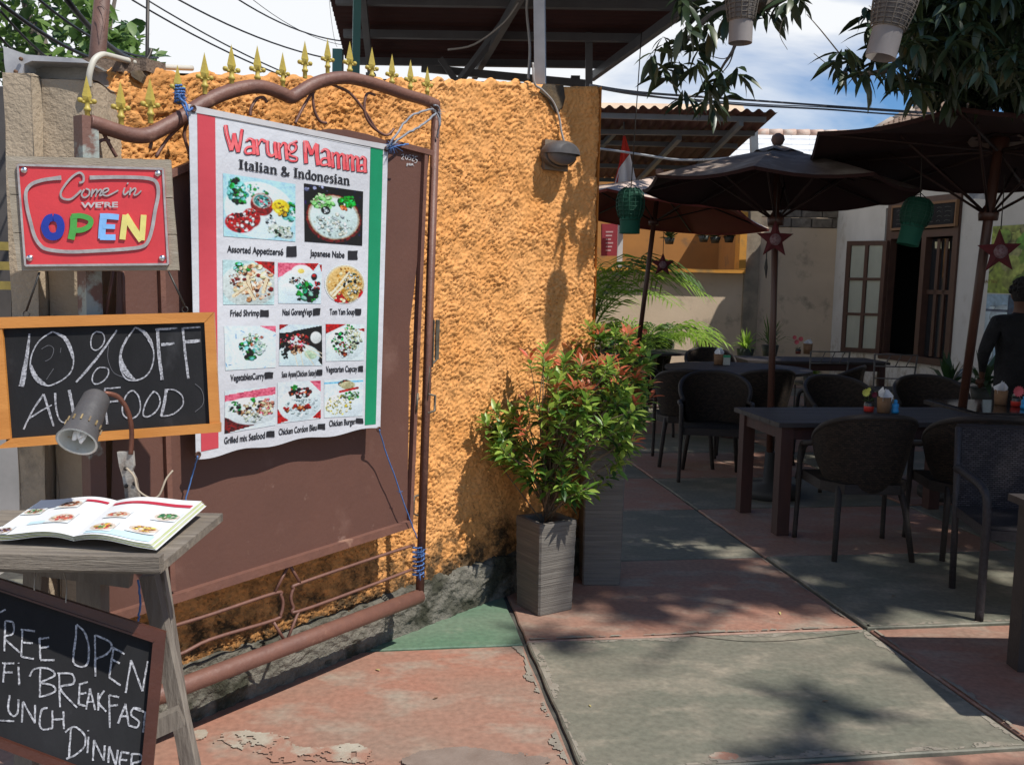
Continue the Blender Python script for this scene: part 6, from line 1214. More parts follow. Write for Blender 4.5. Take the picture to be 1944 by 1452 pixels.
basket('tan basket of white napkins between a red jar and a blue bottle', on(1677, 783)); flowerjar('red jar with a yellow daisy beside the napkin basket on the plank table', on(1649, 781), [(-.03, 0, .135, .034, (.62, .6, .12, 0)), (.035, .01, .12, .025, (.14, .015, .03, 2)), (.0, .02, .155, .018, (.3, .3, .2, 0))])
def bottle(label, c):
    o = thing('blue_bottle', label, 'bottle', c, 'small blue plastic bottles'); b = MB(); b.lathe([(0, .001), (.024, .001), (.026, .02), (.021, .035), (.025, .05), (.022, .065), (.01, .072)], c, 14); b.build('body', m_blue, o); b = MB(); b.lathe([(.012, .072), (.014, .085), (.008, .095), (0, .096)], c, 12); b.build('cap', m_blue, o)
bottle('small blue plastic bottle right of the napkin basket on the plank table', on(1699, 784)); bottle('blue bottle cut by the right frame edge on the glossy table', on(1944, 776, .763))
basket('tan basket with a slanting napkin on the glossy table at the right', on(1899, 768, .763)); flowerjar('red jar with a large pink gerbera on the glossy table', on(1928, 771, .763), [(0, -.01, .115, .05, (.62, .12, .14, 1))])
basket('brown pot of crumpled napkins on the round slatted table', on(1364, 692), .055, .12); basket('napkin pot on the long black table under the house window', on(1533, 672), .06, .14)
flowerjar('dark pot of pink flowers on the long black table', on(1515, 672), [(-.03, 0, .16, .04, (.35, .06, .1, 1)), (.03, .02, .2, .04, (.3, .06, .08, 1)), (-.06, 0, .22, .035, (.3, .05, .08, 1))], jar=M('brown red pot', (.14, .03, .02)))
flowerjar('small pot with pale flowers on the small round table', on(1215, 655), [(0, 0, .15, .06, (.4, .3, .3, 1)), (.06, 0, .2, .05, (.4, .35, .35, 1))])
o = thing('tissue_box', 'white box with a green lid beside the pink pot on the round slatted table', 'box', on(1379, 693)); c = on(1379, 693); b = MB(); b.box(c+Vector((0, 0, .045)), (.07, .05, .085)); b.build('body', M('white plastic', (.42, .45, .42)), o); b = MB(); b.box(c+Vector((0, 0, .098)), (.075, .055, .022)); b.build('lid', M('green plastic', (.02, .3, .14), rough=.4), o)

# ================================================================== STARS, LANTERNS, FLAG, BUNTING
m_star = M('dark red star cloth', (0.10, 0.013, 0.016), (.07, .010, .013), 9, .8); m_cord = M('dark cord', (.04, .035, .03))
m_disc = M('faded round logo', (.22, .16, .17), (.12, .04, .05), 60, .7)
def star(label, c, r_, cordtop, rot=0):
    o = thing('star_decoration', label, 'star', c, 'red cloth stars hung from the parasol poles'); b = MB(); out = []
    for i in range(10):
        a = math.pi/2+rot+i*math.pi/5; q = r_ if i % 2 == 0 else r_*.42; out.append(c+Vector((math.cos(a)*q, 0, math.sin(a)*q)))
    k = len(b.v); b.v += [tuple(p_) for p_ in out]+[tuple(c+Vector((0, -r_*.16, 0))), tuple(c+Vector((0, r_*.16, 0)))]
    for i in range(10): j = (i+1) % 10; b.f.append((i, j, 10)); b.f.append((j, i, 11))
    b.build('star', m_star, o); b = MB(); rr = Matrix.Rotation(R(90), 3, 'X'); b.lathe([(r_*.30, 0), (r_*.28, .012), (0, .016)], c+Vector((0, -r_*.11, 0)), 16, rr); b.build('badge', m_disc, o)
    b = MB(); b.tube([c+Vector((0, 0, r_*.95)), cordtop], .004, 4); b.build('cord', m_cord, o); return o
s1 = D(1471, 455, 6.95); star('dark red star hanging on the vertical parasol pole in the middle', s1, .145, s1+Vector((-.0, 0, .42)))
for k in range(1): b = MB(); q = D(1455, 490, 6.95); b.tube([q+Vector((0, 0, .1)), q, q-Vector((0, 0, .07)), q-Vector((-.005, 0, .15))], [.004, .004, .014, .003], 6); props(b.build('tassel', m_cord, origin=tuple(q)), 'brown tassel dangling just under the star on the middle parasol pole', 'tassel')
s2 = D(1258, 503, 10.9); star('small dark red star beside the leaning pole of the pale topped parasol', s2, .145, s2+Vector((0, 0, .4)))
s3_ = D(1897, 478, 6.2); star('red star with a round badge in front of the wine poster', s3_, .155, s3_+Vector((-.0, 0, .5)), .06)
def lantern(label, c, rad, hl, hc, mcol, mcyl, cord=None, tilt=None, wide_top=False):
    """c: bottom centre of the lattice; hl lattice height; hc skirt height below it"""
    o = thing('bamboo_lantern', label, 'lantern', c, 'woven bamboo lanterns'); rt = tilt or Matrix.Identity(3)
    prf = [(.62, 0), (.85, .12), (1.0, .38), (1.0, .62), (.88, .86), (.55, 1.0)] if not wide_top else [(.82, 0), (.9, .25), (1.0, .55), (1.05, .85), (1.0, 1.0)]
    P = lambda r_, a, z: c+rt @ Vector((r_*math.cos(a), r_*math.sin(a), z))
    def rad_(t): return float(np.interp(t, [q[1] for q in prf], [q[0] for q in prf]))*rad
    for j in range(8): t = (j+.3)/8; b = MB(); b.tube([P(rad_(t), i*math.pi/10, t*hl) for i in range(20)], rad*.028, 4, closed=True); b.build('hoop', mcol, o)
    b = MB()
    for i in range(14):
        a = i*2*math.pi/14; b.tube([P(rad_(t/8), a, t/8*hl) for t in range(9)], rad*.035, 4)
    b.build('uprights', mcol, o, kind='stuff')
    b = MB(); b.grid(lambda u, v: P(rad_(v)*.90, u*2*math.pi, v*hl), 20, 8); b.build('inner_shade', M(mcyl.name+' inner', tuple(x*.6 for x in mcyl['c']), rough=.8), o)
    b = MB(); b.grid(lambda u, v: P(rad*.72, u*2*math.pi, -hc+v*(hc+.02)), 24, 2); b.grid(lambda u, v: P(rad*.69, u*2*math.pi, -hc+v*(hc+.02)), 24, 2, flip=True); b.grid(lambda u, v: P(rad*(.69+.03*v), u*2*math.pi, -hc), 24, 1); b.build('skirt', mcyl, o)
    b = MB(); b.tube([P(rad*.74, i*math.pi/10, 0) for i in range(20)], rad*.045, 5, closed=True); b.build('band', mcol, o)
    if cord is not None: b = MB(); b.tube([P(0, 0, hl), cord], .004, 5); b.tube([P(rad*.5, 0, hl), P(0, 0, hl+.03), P(-rad*.5, 0, hl)], .003, 4); b.build('cord', m_cord, o)
    return o
mg = M('green painted bamboo', (.008, .075, .045), (.006, .055, .035), 20, .6); mgc = M('green lantern cloth', (.006, .11, .07), (.006, .09, .055), 6, .7, trans=.25); mgc['c'] = (.01, .1, .06)
mn = M('grey aged bamboo', (.15, .13, .11), (.1, .085, .07), 30, .8); mnc = M('greyish paper skirt', (.30, .27, .26), (.24, .22, .21), 9, .8, trans=.2); mnc['c'] = (.2, .18, .17)
q = D(1196, 418, 7.0); lantern('green bamboo lantern hanging on a long cord in front of the pale topped parasol', q, .105, .235, .10, mg, mgc, D(1218, 62, 6.9))
q = D(1732, 432, 6.3); lantern('green bamboo lantern tilted in front of the blackboard over the window', q, .10, .2, .12, mg, mgc, q+Vector((.03, 0, .55)), Matrix.Rotation(R(12), 3, 'Y'))
q = D(1407, 40, 4.4); lantern('grey bamboo lantern with pale paper skirt hanging at top centre from the mango branches', q, .075, .16, .10, mn, mnc, q+Vector((0, 0, .5)), wide_top=True)
q = D(1686, 55, 3.8); lantern('larger tilted grey bamboo lantern at the upper right among dark leaves', q, .082, .14, .115, mn, mnc, q+Vector((0, 0, .5)), Matrix.Rotation(R(12), 3, 'Y'), wide_top=True)
# flag
fl = thing('national_flag', 'limp red and white flag hanging from a post under the corrugated roof', 'flag', D(1185, 255, 11.8))
m_fr = M('flag red cloth', (.62, .05, .035), (.5, .04, .03), 6, .8, trans=.2); m_fw = M('flag white cloth', (.72, .73, .76), rough=.8, trans=.2)
def fold(pl, pr, y0, y1, dv=.12):
    def f(u, v):
        y = y0+(y1-y0)*v; xl = pl[0]+(pl[1]-pl[0])*v; xr = pr[0]+(pr[1]-pr[0])*v; return D(xl+(xr-xl)*u, y, 11.7+.05*math.sin(u*9+v*4)*v)
    return f
b = MB(); b.grid(lambda u, v: D(1183-v*9+u*(4+v*19), 258+v*(62-30*u), 11.7+.05*math.sin(u*9)*v), 8, 10); b.grid(lambda u, v: D(1178-v*14+u*(2+v*6)*.9, 318-18*(1-v)+v*38, 11.71), 4, 6); b.build('red_half', m_fr, fl)
b = MB(); b.grid(lambda u, v: D((1175-v*11)+u*(21+v*26), (320-28*u)+v*(37+28*u), 11.68+.05*math.sin(u*9)*(.4+v)), 10, 10); b.build('white_half', m_fw, fl)
b = MB(); b.tube([D(1185, 225, 11.75), D(1184, 262, 11.72)], .01, 5); b.build('staff', m_steel, fl)
# bunting
bt = thing('bunting', 'string of small printed flags hung across the white house wall', 'bunting', D(1740, 340, 8.3))
def bd(x, y): return D(x, y+7, 8.4)
b = MB(); b.tube([bd(x, y) for x, y in ((1560, 368), (1630, 366), (1690, 348), (1730, 330), (1790, 341), (1860, 342), (1944, 338), (1990, 330))], .003, 4); b.build('string', m_cord, bt)
for x0, y0, x1, y1, cols in ((1629, 365, 1648, 376, ((.5, .53, .55), (.1, .25, .45))), (1654, 358, 1678, 372, ((.01, .22, .15),)), (1680, 353, 1697, 367, ((.5, .53, .56),)), (1697, 338, 1721, 362, ((.55, .36, .38),)), (1781, 341, 1798, 357, ((.12, .3, .55), (.5, .53, .56))), (1802, 341, 1825, 353, ((.5, .53, .58),)), (1833, 342, 1841, 358, ((.12, .3, .55),)), (1842, 342, 1876, 371, ((.33, .34, .36),))):
    n_ = len(cols)
    for i, cc in enumerate(cols):
        a, c_ = x0+(x1-x0)*i/n_, x0+(x1-x0)*(i+1)/n_; b = MB(); b.grid(lambda u, v: bd(a+(c_-a)*u-2*v, y0+(y1-y0)*v)+Vector((0, .02*math.sin(u*5+v*3), 0)), 4, 4); b.build('pennant', M('pennant cloth %d%d%d' % tuple(int(q*99) for q in cc) if False else 'pennant cloth %s' % ('green' if cc[0] < .05 else 'pink' if cc[0] > .54 else 'blue' if cc[0] < .2 else 'grey' if cc[0] < .4 else 'white'), cc, rough=.8, trans=.15), bt)
# ================================================================== PERSON
def person(px, y):
    o = thing('person', 'person in black clothes with short dark curly hair standing before the wine poster', 'person', (WX(px, y), y, 0))
    m_cl = M('black cloth', (.006, .006, .007), (.012, .012, .014), 9, .9, .7, 11, bdist=.05); m_skin = M('brown skin', (.10, .045, .027), rough=.55); m_hair = M('black curly hair', (.008, .007, .006), (.02, .016, .014), 60, .8, 1, 80)
    bx, by = WX(px, y), y
    V = {'pel': (0, 0, .92), 'sp': (0, .01, 1.1), 'ch': (0, .01, 1.28), 'nk': (0, .0, 1.43), 'n2': (0, -.005, 1.49), 'hd': (.01, -.01, 1.56), 'h2': (.01, -.005, 1.64),
         'ls': (-.19, 0, 1.36), 'le': (-.27, .02, 1.10), 'lw': (-.2, .16, .93), 'lh': (-.18, .2, .87), 'rs': (.19, 0, 1.36), 're': (.27, .02, 1.10), 'rw': (.2, .16, .93), 'rh': (.18, .2, .87),
         'lp': (-.1, 0, .86), 'lk': (-.11, .02, .48), 'la': (-.11, -.01, .09), 'lt': (-.13, .14, .04), 'rp': (.1, 0, .86), 'rk': (.12, .03, .48), 'ra': (.12, -.01, .09), 'rt': (.14, .14, .04)}
    Ed = [('pel', 'sp'), ('sp', 'ch'), ('ch', 'nk'), ('nk', 'n2'), ('n2', 'hd'), ('hd', 'h2'), ('ch', 'ls'), ('ls', 'le'), ('le', 'lw'), ('lw', 'lh'), ('ch', 'rs'), ('rs', 're'), ('re', 'rw'), ('rw', 'rh'), ('pel', 'lp'), ('lp', 'lk'), ('lk', 'la'), ('la', 'lt'), ('pel', 'rp'), ('rp', 'rk'), ('rk', 'ra'), ('ra', 'rt')]
    Rr = {'pel': (.16, .11), 'sp': (.165, .12), 'ch': (.195, .13), 'nk': (.06, .055), 'n2': (.052, .052), 'hd': (.078, .088), 'h2': (.072, .085), 'ls': (.075, .075), 'le': (.055, .055), 'lw': (.028, .028), 'lh': (.035, .022), 'rs': (.075, .075), 're': (.055, .055), 'rw': (.028, .028), 'rh': (.035, .022), 'lp': (.088, .088), 'lk': (.055, .055), 'la': (.036, .036), 'lt': (.032, .025), 'rp': (.088, .088), 'rk': (.055, .055), 'ra': (.036, .036), 'rt': (.032, .025)}
    names = list(V); me = bpy.data.meshes.new('body'); me.from_pydata([V[n_] for n_ in names], [(names.index(a), names.index(c)) for a, c in Ed], [])
    ob = bpy.data.objects.new('body', me); COL.objects.link(ob); ob.parent = o; sk = ob.modifiers.new('s', 'SKIN'); sk.use_smooth_shade = True
    for i, n_ in enumerate(names): me.skin_vertices[0].data[i].radius = Rr[n_]; me.skin_vertices[0].data[i].use_root = (n_ == 'pel')
    sb = ob.modifiers.new('b', 'SUBSURF'); sb.levels = 2; sb.render_levels = 2
    bpy.context.view_layer.update(); ev = bpy.data.meshes.new_from_object(ob.evaluated_get(bpy.context.evaluated_depsgraph_get())); ob.modifiers.clear(); ob.data = ev
    ev.materials.clear(); ev.materials.append(m_cl); ev.materials.append(m_skin)
    for p_ in ev.polygons:
        c = p_.center; p_.material_index = 1 if (c.z > 1.445 or (c.z < .93 and c.z > .8 and abs(c.x) > .13 and c.y > .12)) else 0
    hb = MB(); rg = random.Random(5)
    hb.lathe([(0, .115), (.06, .1), (.092, .055), (.1, 0), (.092, -.05), (.07, -.085)], (bx+.01, by-.012, 1.625), 16)
    for i in range(140):
        a = rg.uniform(0, 6.283); e = rg.uniform(-.5, 1.4); d = Vector((math.cos(a)*math.cos(e), math.sin(a)*math.cos(e), math.sin(e)))
        if d.y > .45 and e < .6: continue
        c = Vector((bx+.01, by-.012, 1.625))+Vector((d.x*.1, d.y*.105, d.z*.115)); hb.lathe([(0, -.016), (.014, -.008), (.016, 0), (.013, .01), (0, .016)], c, 5)
    hb.build('hair', m_hair, o)
    fb = MB(); fc = Vector((bx+.01, by+.078, 1.59))           # face looks away from the camera, towards the poster
    fb.lathe([(0, .022), (.010, .004), (.012, -.006), (0, -.012)], fc+Vector((0, .008, 0)), 8); fb.build('nose', m_skin, o)
    for s_ in (-1, 1):
        e = MB(); e.lathe([(0, -.028), (.010, -.016), (.014, 0), (.012, .018), (0, .027)], (bx+.01+s_*.082, by, 1.585), 8); e.build('ear', m_skin, o)
        e = MB(); e.lathe([(0, -.008), (.008, 0), (0, .008)], fc+Vector((s_*.032, -.004, .022)), 8); e.build('eye', M('eye white', (.5, .5, .48), rough=.3), o)
        for f in range(5):
            fx = s_*.18+(f-2)*.014; h = MB(); z0 = .86; l_ = [.05, .07, .075, .07, .055][f]; h.tube([Vector((bx+fx, by+.21, z0)), Vector((bx+fx, by+.235, z0-l_*.5)), Vector((bx+fx*.97, by+.225, z0-l_))], [.009, .008, .006], 6); h.build('finger', m_skin, o)
    h = MB(); h.tube([fc+Vector((-.02, 0, -.035)), fc+Vector((.02, 0, -.035))], .005, 5); h.build('mouth', M('lips', (.16, .05, .04)), o)
    return o
person(1944, 7.75)

# ================================================================== WALL LAMP, CABLES, POLES
wl = thing('bulkhead_lamp', 'dark grey oval bulkhead lamp on a wooden block on the orange wall', 'lamp', near_wall(1050, 295, .02))
WN = Vector((float(np.interp(.3, X, NX)), float(np.interp(.3, X, NY)), 0)).normalized(); WT = Vector((-WN.y, WN.x, 0))
c = near_wall(1047, 297, .022); rw = Matrix((WT, WN, Vector((0, 0, 1)))).transposed()
m_blk = M('grey brown wood block', (.20, .15, .11), (.14, .11, .08), 9, .8, .3, 50); m_lampg = M('dark grey lamp housing', (.065, .063, .066), (.085, .08, .08), 20, .5, .1, 50)
b = MB(); b.box(c+WN*.004, (.15, .03, .15), rw); b.build('mounting_block', m_blk, wl)
def ovl(r_, z, c_=c): return [(r_, z)]
b = MB(); RN = WN.to_track_quat('Z', 'Y').to_matrix(); oc = c+WN*.02+WT*0
def oval(sx, sz, prof_, n=28):
    k = len(b.v)
    for r_, h in prof_:
        for j in range(n): a = 2*math.pi*j/n; b.v.append(tuple(oc+(-WT if WT.x < 0 else WT)*(math.cos(a)*sx*r_)+Vector((0, 0, math.sin(a)*sz*r_))+WN*h))
    for i in range(len(prof_)-1):
        for j in range(n): j2 = (j+1) % n; b.smooth.add(len(b.f)); b.f.append((k+i*n+j, k+i*n+j2, k+(i+1)*n+j2, k+(i+1)*n+j))
oval(.105, .066, [(1.0, 0), (1.0, .03), (.97, .036), (.92, .04)]); b.build('housing', m_lampg, wl, fix=True)
b = MB(); oval(.092, .056, [(1.0, .03), (.97, .05), (.8, .068), (.4, .078), (0, .08)]); b.build('glass', M('dusty lamp glass', (.11, .10, .10), rough=.3), wl, fix=True)
b = MB(); k0 = len(b.v)
for i in range(9):
    u = -1+2*i/8; 
b.grid(lambda u, v: oc+(-WT if WT.x < 0 else WT)*(math.cos(math.pi*u)*.107*(1-.45*v**3))+Vector((0, 0, math.sin(math.pi*u)*.070*(1-.3*v**3)))+WN*(.02+.085*v), 16, 8); b.grid(lambda u, v: oc+(-WT if WT.x < 0 else WT)*(math.cos(math.pi*u)*.107*.55*(1-v))+Vector((0, 0, math.sin(math.pi*u)*.049*(1-v)))+WN*(.105+.004*v), 16, 3); b.build('hood', m_lampg, wl)
b = MB(); b.tube(catmull([near_wall(1002, 168, .03)+Vector((0, 0, .12)), near_wall(1006, 168, .03)+Vector((0, 0, .02)), near_wall(1022, 172, .025), near_wall(1045, 195, .02), near_wall(1056, 225, .022), near_wall(1060, 250, .022), near_wall(1066, 278, .03)], 6), .006, 6)
props(b.build('lamp_cable', M('grey white cable', (.33, .31, .29), rough=.6), origin=tuple(near_wall(1050, 220))), 'pale cable running down the orange wall into the bulkhead lamp', 'cable')
b = MB(); b.tube(catmull([near_wall(x, y, -.04)+Vector((0, 0, .01)) for x, y in ((845, 158), (900, 163), (950, 160), (1000, 162))], 4), .006, 6); props(b.build('cable', M('grey white cable', (.33, .31, .29)), origin=tuple(near_wall(900, 160))), 'pale cable lying along the top of the orange wall', 'cable')
b = MB(); b.tube(catmull([D(1003, 150, 5.4), D(1006, 90, 5.6), D(1000, 20, 5.8), D(1003, -20, 5.8)], 5), .008, 6); b2_ = MB(); props(b.build('cable', M('grey white cable', (.33, .31, .29)), origin=tuple(D(1003, 80, 5.5))), 'cable rising from the wall top to the canopy roof', 'cable')
b = MB(); b.tube(catmull([D(985, 5, 6.2), D(955, 45, 6.3), D(900, 85, 6.4), D(850, 95, 6.4)], 5), .007, 6); props(b.build('cable', M('grey white cable', (.33, .31, .29)), origin=tuple(D(900, 80, 6.3))), 'loose curved cable slung under the canopy roof', 'cable')
m_cab = M('grey overhead cable', (.20, .21, .23), (.28, .28, .29), 30, .6)
def cable(label, pts_, r_, mat=m_cab, group=None):
    q = catmull(pts_, 8); b = MB(); b.tube(q, r_, 6); props(b.build('overhead_cable', mat, origin=tuple(pts_[0])), label, 'cable', group)
cable('thick grey cable strung from the orange wall over to the house, upper of the pair', [D(1120, 162, 5.3), D(1216, 176, 5.6), D(1400, 189, 6.2), D(1552, 200, 6.8), D(1700, 210, 7.5), D(1830, 219, 8.2), D(1990, 226, 9)], .0075)
cable('grey cable just under the thick one between the orange wall and the house', [D(1120, 164, 5.3), D(1216, 181, 5.6), D(1400, 199, 6.2), D(1568, 208, 6.8), D(1690, 217, 7.5), D(1830, 224, 8.2), D(1990, 232, 9)], .0065)
cable('thin third cable twisted with the pair above the patio', [D(1120, 163, 5.3), D(1250, 184, 5.7), D(1330, 190, 6.0), D(1450, 199, 6.4), D(1600, 206, 7), D(1944, 229, 9)], .004)
cable('white cable sagging under the corrugated roof behind the flag', [D(1120, 281, 10.5), D(1165, 286, 10.5), D(1225, 295, 10.4), D(1280, 303, 10.2), D(1330, 304, 10), D(1390, 300, 9.6)], .013, M('pale white cable', (.42, .43, .43)))
cable('white plastic pipe running along the back wall top', [D(1340, 383, 15.9), D(1420, 393, 15.9), D(1500, 391, 15.9), D(1580, 380, 15.9)], .03, M('white plastic pipe', (.72, .73, .73), rough=.4))
m_blk2 = M('black cable', (.02, .02, .022), rough=.5)
for i, (p_, q, r_) in enumerate([((-20, -10, 6), (270, 130, 9), .02), ((40, -30, 6), (300, 110, 9), .014), ((120, -10, 6), (285, 118, 9), .028), ((0, 20, 6), (190, 150, 9), .012), ((250, 0, 12), (640, 178, 15), .016), ((270, -5, 12), (680, 190, 15), .014), ((335, -2, 12), (660, 118, 15), .016), ((445, -5, 12), (668, 80, 15), .014), ((480, 0, 12), (668, 88, 15), .006), ((625, 0, 13), (640, 90, 13), .004), ((-10, 60, 5), (150, 135, 8), .01)]):
    lab = ['lowest long black cable crossing the leafy tree at top left', 'black cable crossing the tree above the lowest one', 'thickest black cable passing behind the brown pole', 'thin black cable low over the pillar top', 'black wire sloping across the white sky, lowest of four', 'black wire sloping across the sky, second lowest', 'black wire across the sky reaching the canopy roof edge', 'short black wire at the top near the canopy roof', 'fine black wire next to the short one by the canopy roof', 'fine vertical wire left of the canopy roof', 'black cable behind the white plastic hood'][i]
    b = MB(); b.tube(sag(D(*p_), D(*q), .12), r_*.75, 5); props(b.build('overhead_wire', m_blk2, origin=tuple(D(*p_))), lab, 'wire', 'overhead street wires')
up = thing('utility_pole', 'rusty brown pole rising behind the gate at upper left', 'pole', (D(200, 130, 4.2).x, 4.2, 0)); b = MB(); b.tube([Vector((D(186, 130, 4.2).x, 4.2, 0)), D(183, 130, 4.2), D(199, -60, 4.2)], [.045, .036, .032], 12); b.build('shaft', M('rusty brown pipe', (.16, .085, .065), (.1, .055, .045), 9, .6, .3, 40), up)
b = MB(); b.tube([D(183, 30, 4.16), D(197, 60, 4.15), D(204, 20, 4.16), D(188, 5, 4.16), D(206, -5, 4.16)], .001, 4); b.build('wire_wrap', m_wire, up)
b = MB(); b.tube([Vector((D(279, 120, 4.3).x, 4.3, 0)), D(279, 120, 4.3), D(281, -30, 4.3)], .008, 6); props(b.build('steel_rod', m_wire, origin=tuple(D(279, 120, 4.3))), 'thin dark vertical rod against the sky above the orange wall', 'rod')
b = MB(); b.tube([near_wall(279, 140, -.06), D(283, 108, 4.05), D(287, 93, 4.05)], .008, 6); props(b.build('rebar_stub', m_wire, origin=tuple(near_wall(279, 140, -.06))), 'short bent reinforcing bar sticking out of the wall top', 'rod')
b = MB(); b.tube(catmull([gp(168, 165, -.06), gp(170, 140, -.05), gp(178, 116, -.05), gp(192, 105, -.06), gp(205, 106, -.1), gp(240, 115, -.18), gp(290, 126, -.22), gp(365, 130, -.25)], 6), .0095, 8); props(b.build('white_conduit', M('cream plastic conduit', (.5, .47, .4), rough=.5), origin=tuple(gp(190, 110, -.06))), 'cream plastic conduit bending over the wall top behind the left finial', 'pipe')

# ================================================================== FOLIAGE
def leaf_mesh(name, mat, L_, W_, droop=.15, foldv=.18, n=4):
    V = []; Fc = []
    for i in range(n+1):
        t = i/n; w_ = W_/2*math.sin(math.pi*min(.985, max(.03, t))**.85)*(1 if i not in (0, n) else .15); y = L_*t; z = -droop*L_*t*t
        V += [(-w_, y, z+foldv*w_), (0, y, z), (w_, y, z+foldv*w_)]
    for i in range(n):
        a = i*3; Fc += [(a, a+1, a+4, a+3), (a+1, a+2, a+5, a+4)]
    me = bpy.data.meshes.new(name); me.from_pydata(V, [], Fc); me.materials.append(mat); me.polygons.foreach_set('use_smooth', [True]*len(Fc)); return me
def basis(d, roll, rg):
    d = d.normalized(); a = Vector((0, 0, 1)) if abs(d.z) < .95 else Vector((1, 0, 0)); x = d.cross(a).normalized(); z = x.cross(d).normalized()
    if z.z < 0: z = -z; x = -x
    c, s_ = math.cos(roll), math.sin(roll); x2 = x*c+z*s_; z2 = z*c-x*s_; return Matrix((x2, d, z2)).transposed()
class Foliage:
    """collects leaves; the ones that show largest become parts, the rest one joined part"""
    def __init__(s, meshes): s.m = meshes; s.L = []
    def add(s, k, pos, d, size, roll): s.L.append((k, pos.copy(), basis(d, roll, None), size))
    def build(s, parent, maxn=300, score=None, name='leaf'):
        og = wloc(parent); sc_ = sorted(s.L, key=score or (lambda l: ((l[1]-CAMP).length/l[3])))
        for k, p_, B, sz in sc_[:maxn]:
            o = bpy.data.objects.new(name, s.m[k]); COL.objects.link(o); o.parent = parent; M_ = (B*sz).to_4x4(); M_.translation = p_-og; o.matrix_local = M_
        rest = sc_[maxn:]
        if not rest: return
        V = []; Fc = []; mi = []; mats = []; base = [([v.co.copy() for v in me.vertices], [tuple(p_.vertices) for p_ in me.polygons]) for me in s.m]
        for me in s.m:
            if me.materials[0] not in mats: mats.append(me.materials[0])
        for k, p_, B, sz in rest:
            q = len(V); V += [tuple(B @ (v*sz)+p_-og) for v in base[k][0]]; Fc += [tuple(q+i for i in f) for f in base[k][1]]; mi += [mats.index(s.m[k].materials[0])]*len(base[k][1])
        me = bpy.data.meshes.new('foliage'); me.from_pydata(V, [], Fc)
        for m_ in mats: me.materials.append(m_)
        me.polygons.foreach_set('material_index', mi); me.polygons.foreach_set('use_smooth', [True]*len(Fc)); o = bpy.data.objects.new('foliage', me); COL.objects.link(o); o.parent = parent; o['kind'] = 'stuff'
def lm(name, c1, c2, tr=.3, rough=.4): return M(name, c1, c2, 9, rough, 0, trans=tr, spec=.5)
m_lg = lm('glossy green leaf', (.09, .19, .03), (.14, .26, .04)); m_ly = lm('yellow green leaf', (.24, .36, .06), (.32, .42, .08)); m_lr = lm('coral red young leaf', (.55, .10, .05), (.50, .17, .09)); m_lo = lm('salmon young leaf', (.52, .25, .12), (.45, .15, .08)); m_ld = lm('deep green leaf', (.025, .07, .018), (.04, .095, .022))
m_twig = M('brown twig', (.12, .08, .05), (.2, .15, .1), 30, .8); m_soil = M('dark potting soil', (.035, .025, .018), (.06, .045, .03), 60, 1, .8, 80)
pm = [leaf_mesh('leaf', m_, 1, .36, .22, .30) for m_ in (m_lg, m_ly, m_lr, m_lo, m_ld)]
def shrub(label, base, crown, n_cl, seed, lsz=.062, per=(11, 18), redtop=.36):
    """crown: function(rg) -> cluster position"""
    rg = random.Random(seed); o = thing('red_tip_shrub', label, 'shrub', base, 'red tipped shrubs in tall planters'); Fo = Foliage(pm); cl = [crown(rg) for _ in range(n_cl)]
    trunk = [base, base+Vector((.01, 0, .12)), base+Vector((-.01, .01, .3))]; b = MB(); b.tube(trunk, [.011, .009, .007], 6); b.tube([base+Vector((.02, 0, 0)), base+Vector((.05, .02, .25))], [.008, .005], 5); b.build('trunk', m_twig, o)
    b = MB(); zs_ = [c.z for c in cl]; zlo, zhi = min(zs_), max(zs_)
    for c in cl:
        st = base+Vector((rg.uniform(-.02, .02), rg.uniform(-.02, .02), rg.uniform(.1, .35) if c.z > base.z+.4 else rg.uniform(.03, .12))); mid = st.lerp(c, .55)+Vector((rg.uniform(-.03, .03), rg.uniform(-.03, .03), .03)); b.tube([st, mid, c], [.004, .003, .0016], 4)
        ax = (c-mid).normalized(); ax = (ax+Vector((0, 0, .6))).normalized(); h = (c.z-zlo)/(zhi-zlo+1e-6); young = rg.random() < redtop*(.35+h) ; n = rg.randint(*per)
        for j in range(n):
            t = j/n; a = j*2.4+rg.uniform(-.4, .4); out = basis(ax, 0, rg); rad_ = out @ Vector((math.cos(a), 0, math.sin(a))); el = .15+1.0*t; d = (rad_*math.cos(el)+ax*math.sin(el)).normalized(); pos = c-ax*(.075*(1-t))+rad_*.004
            if young and t > .62: k = 2 if rg.random() < .6 else 3
            elif t > .45: k = 1 if rg.random() < .55 else 0
            else: k = rg.choice([0, 0, 4, 1])
            Fo.add(k, pos, d+Vector((0, 0, rg.uniform(-.25, .1))), lsz*rg.uniform(.7, 1.15), rg.uniform(-.5, .5))
    b.build('twigs', m_twig, o, kind='stuff'); Fo.build(o); return o
m_pot1 = M('brushed grey brown concrete', (0.16, 0.145, 0.125), (0.115, 0.102, 0.09), 4, .85, .9, 9, stretch=(.6, .6, 22), c3=(.2, .18, .155), s3=3, t3=(.52, .7), bdist=.006, detail=8)
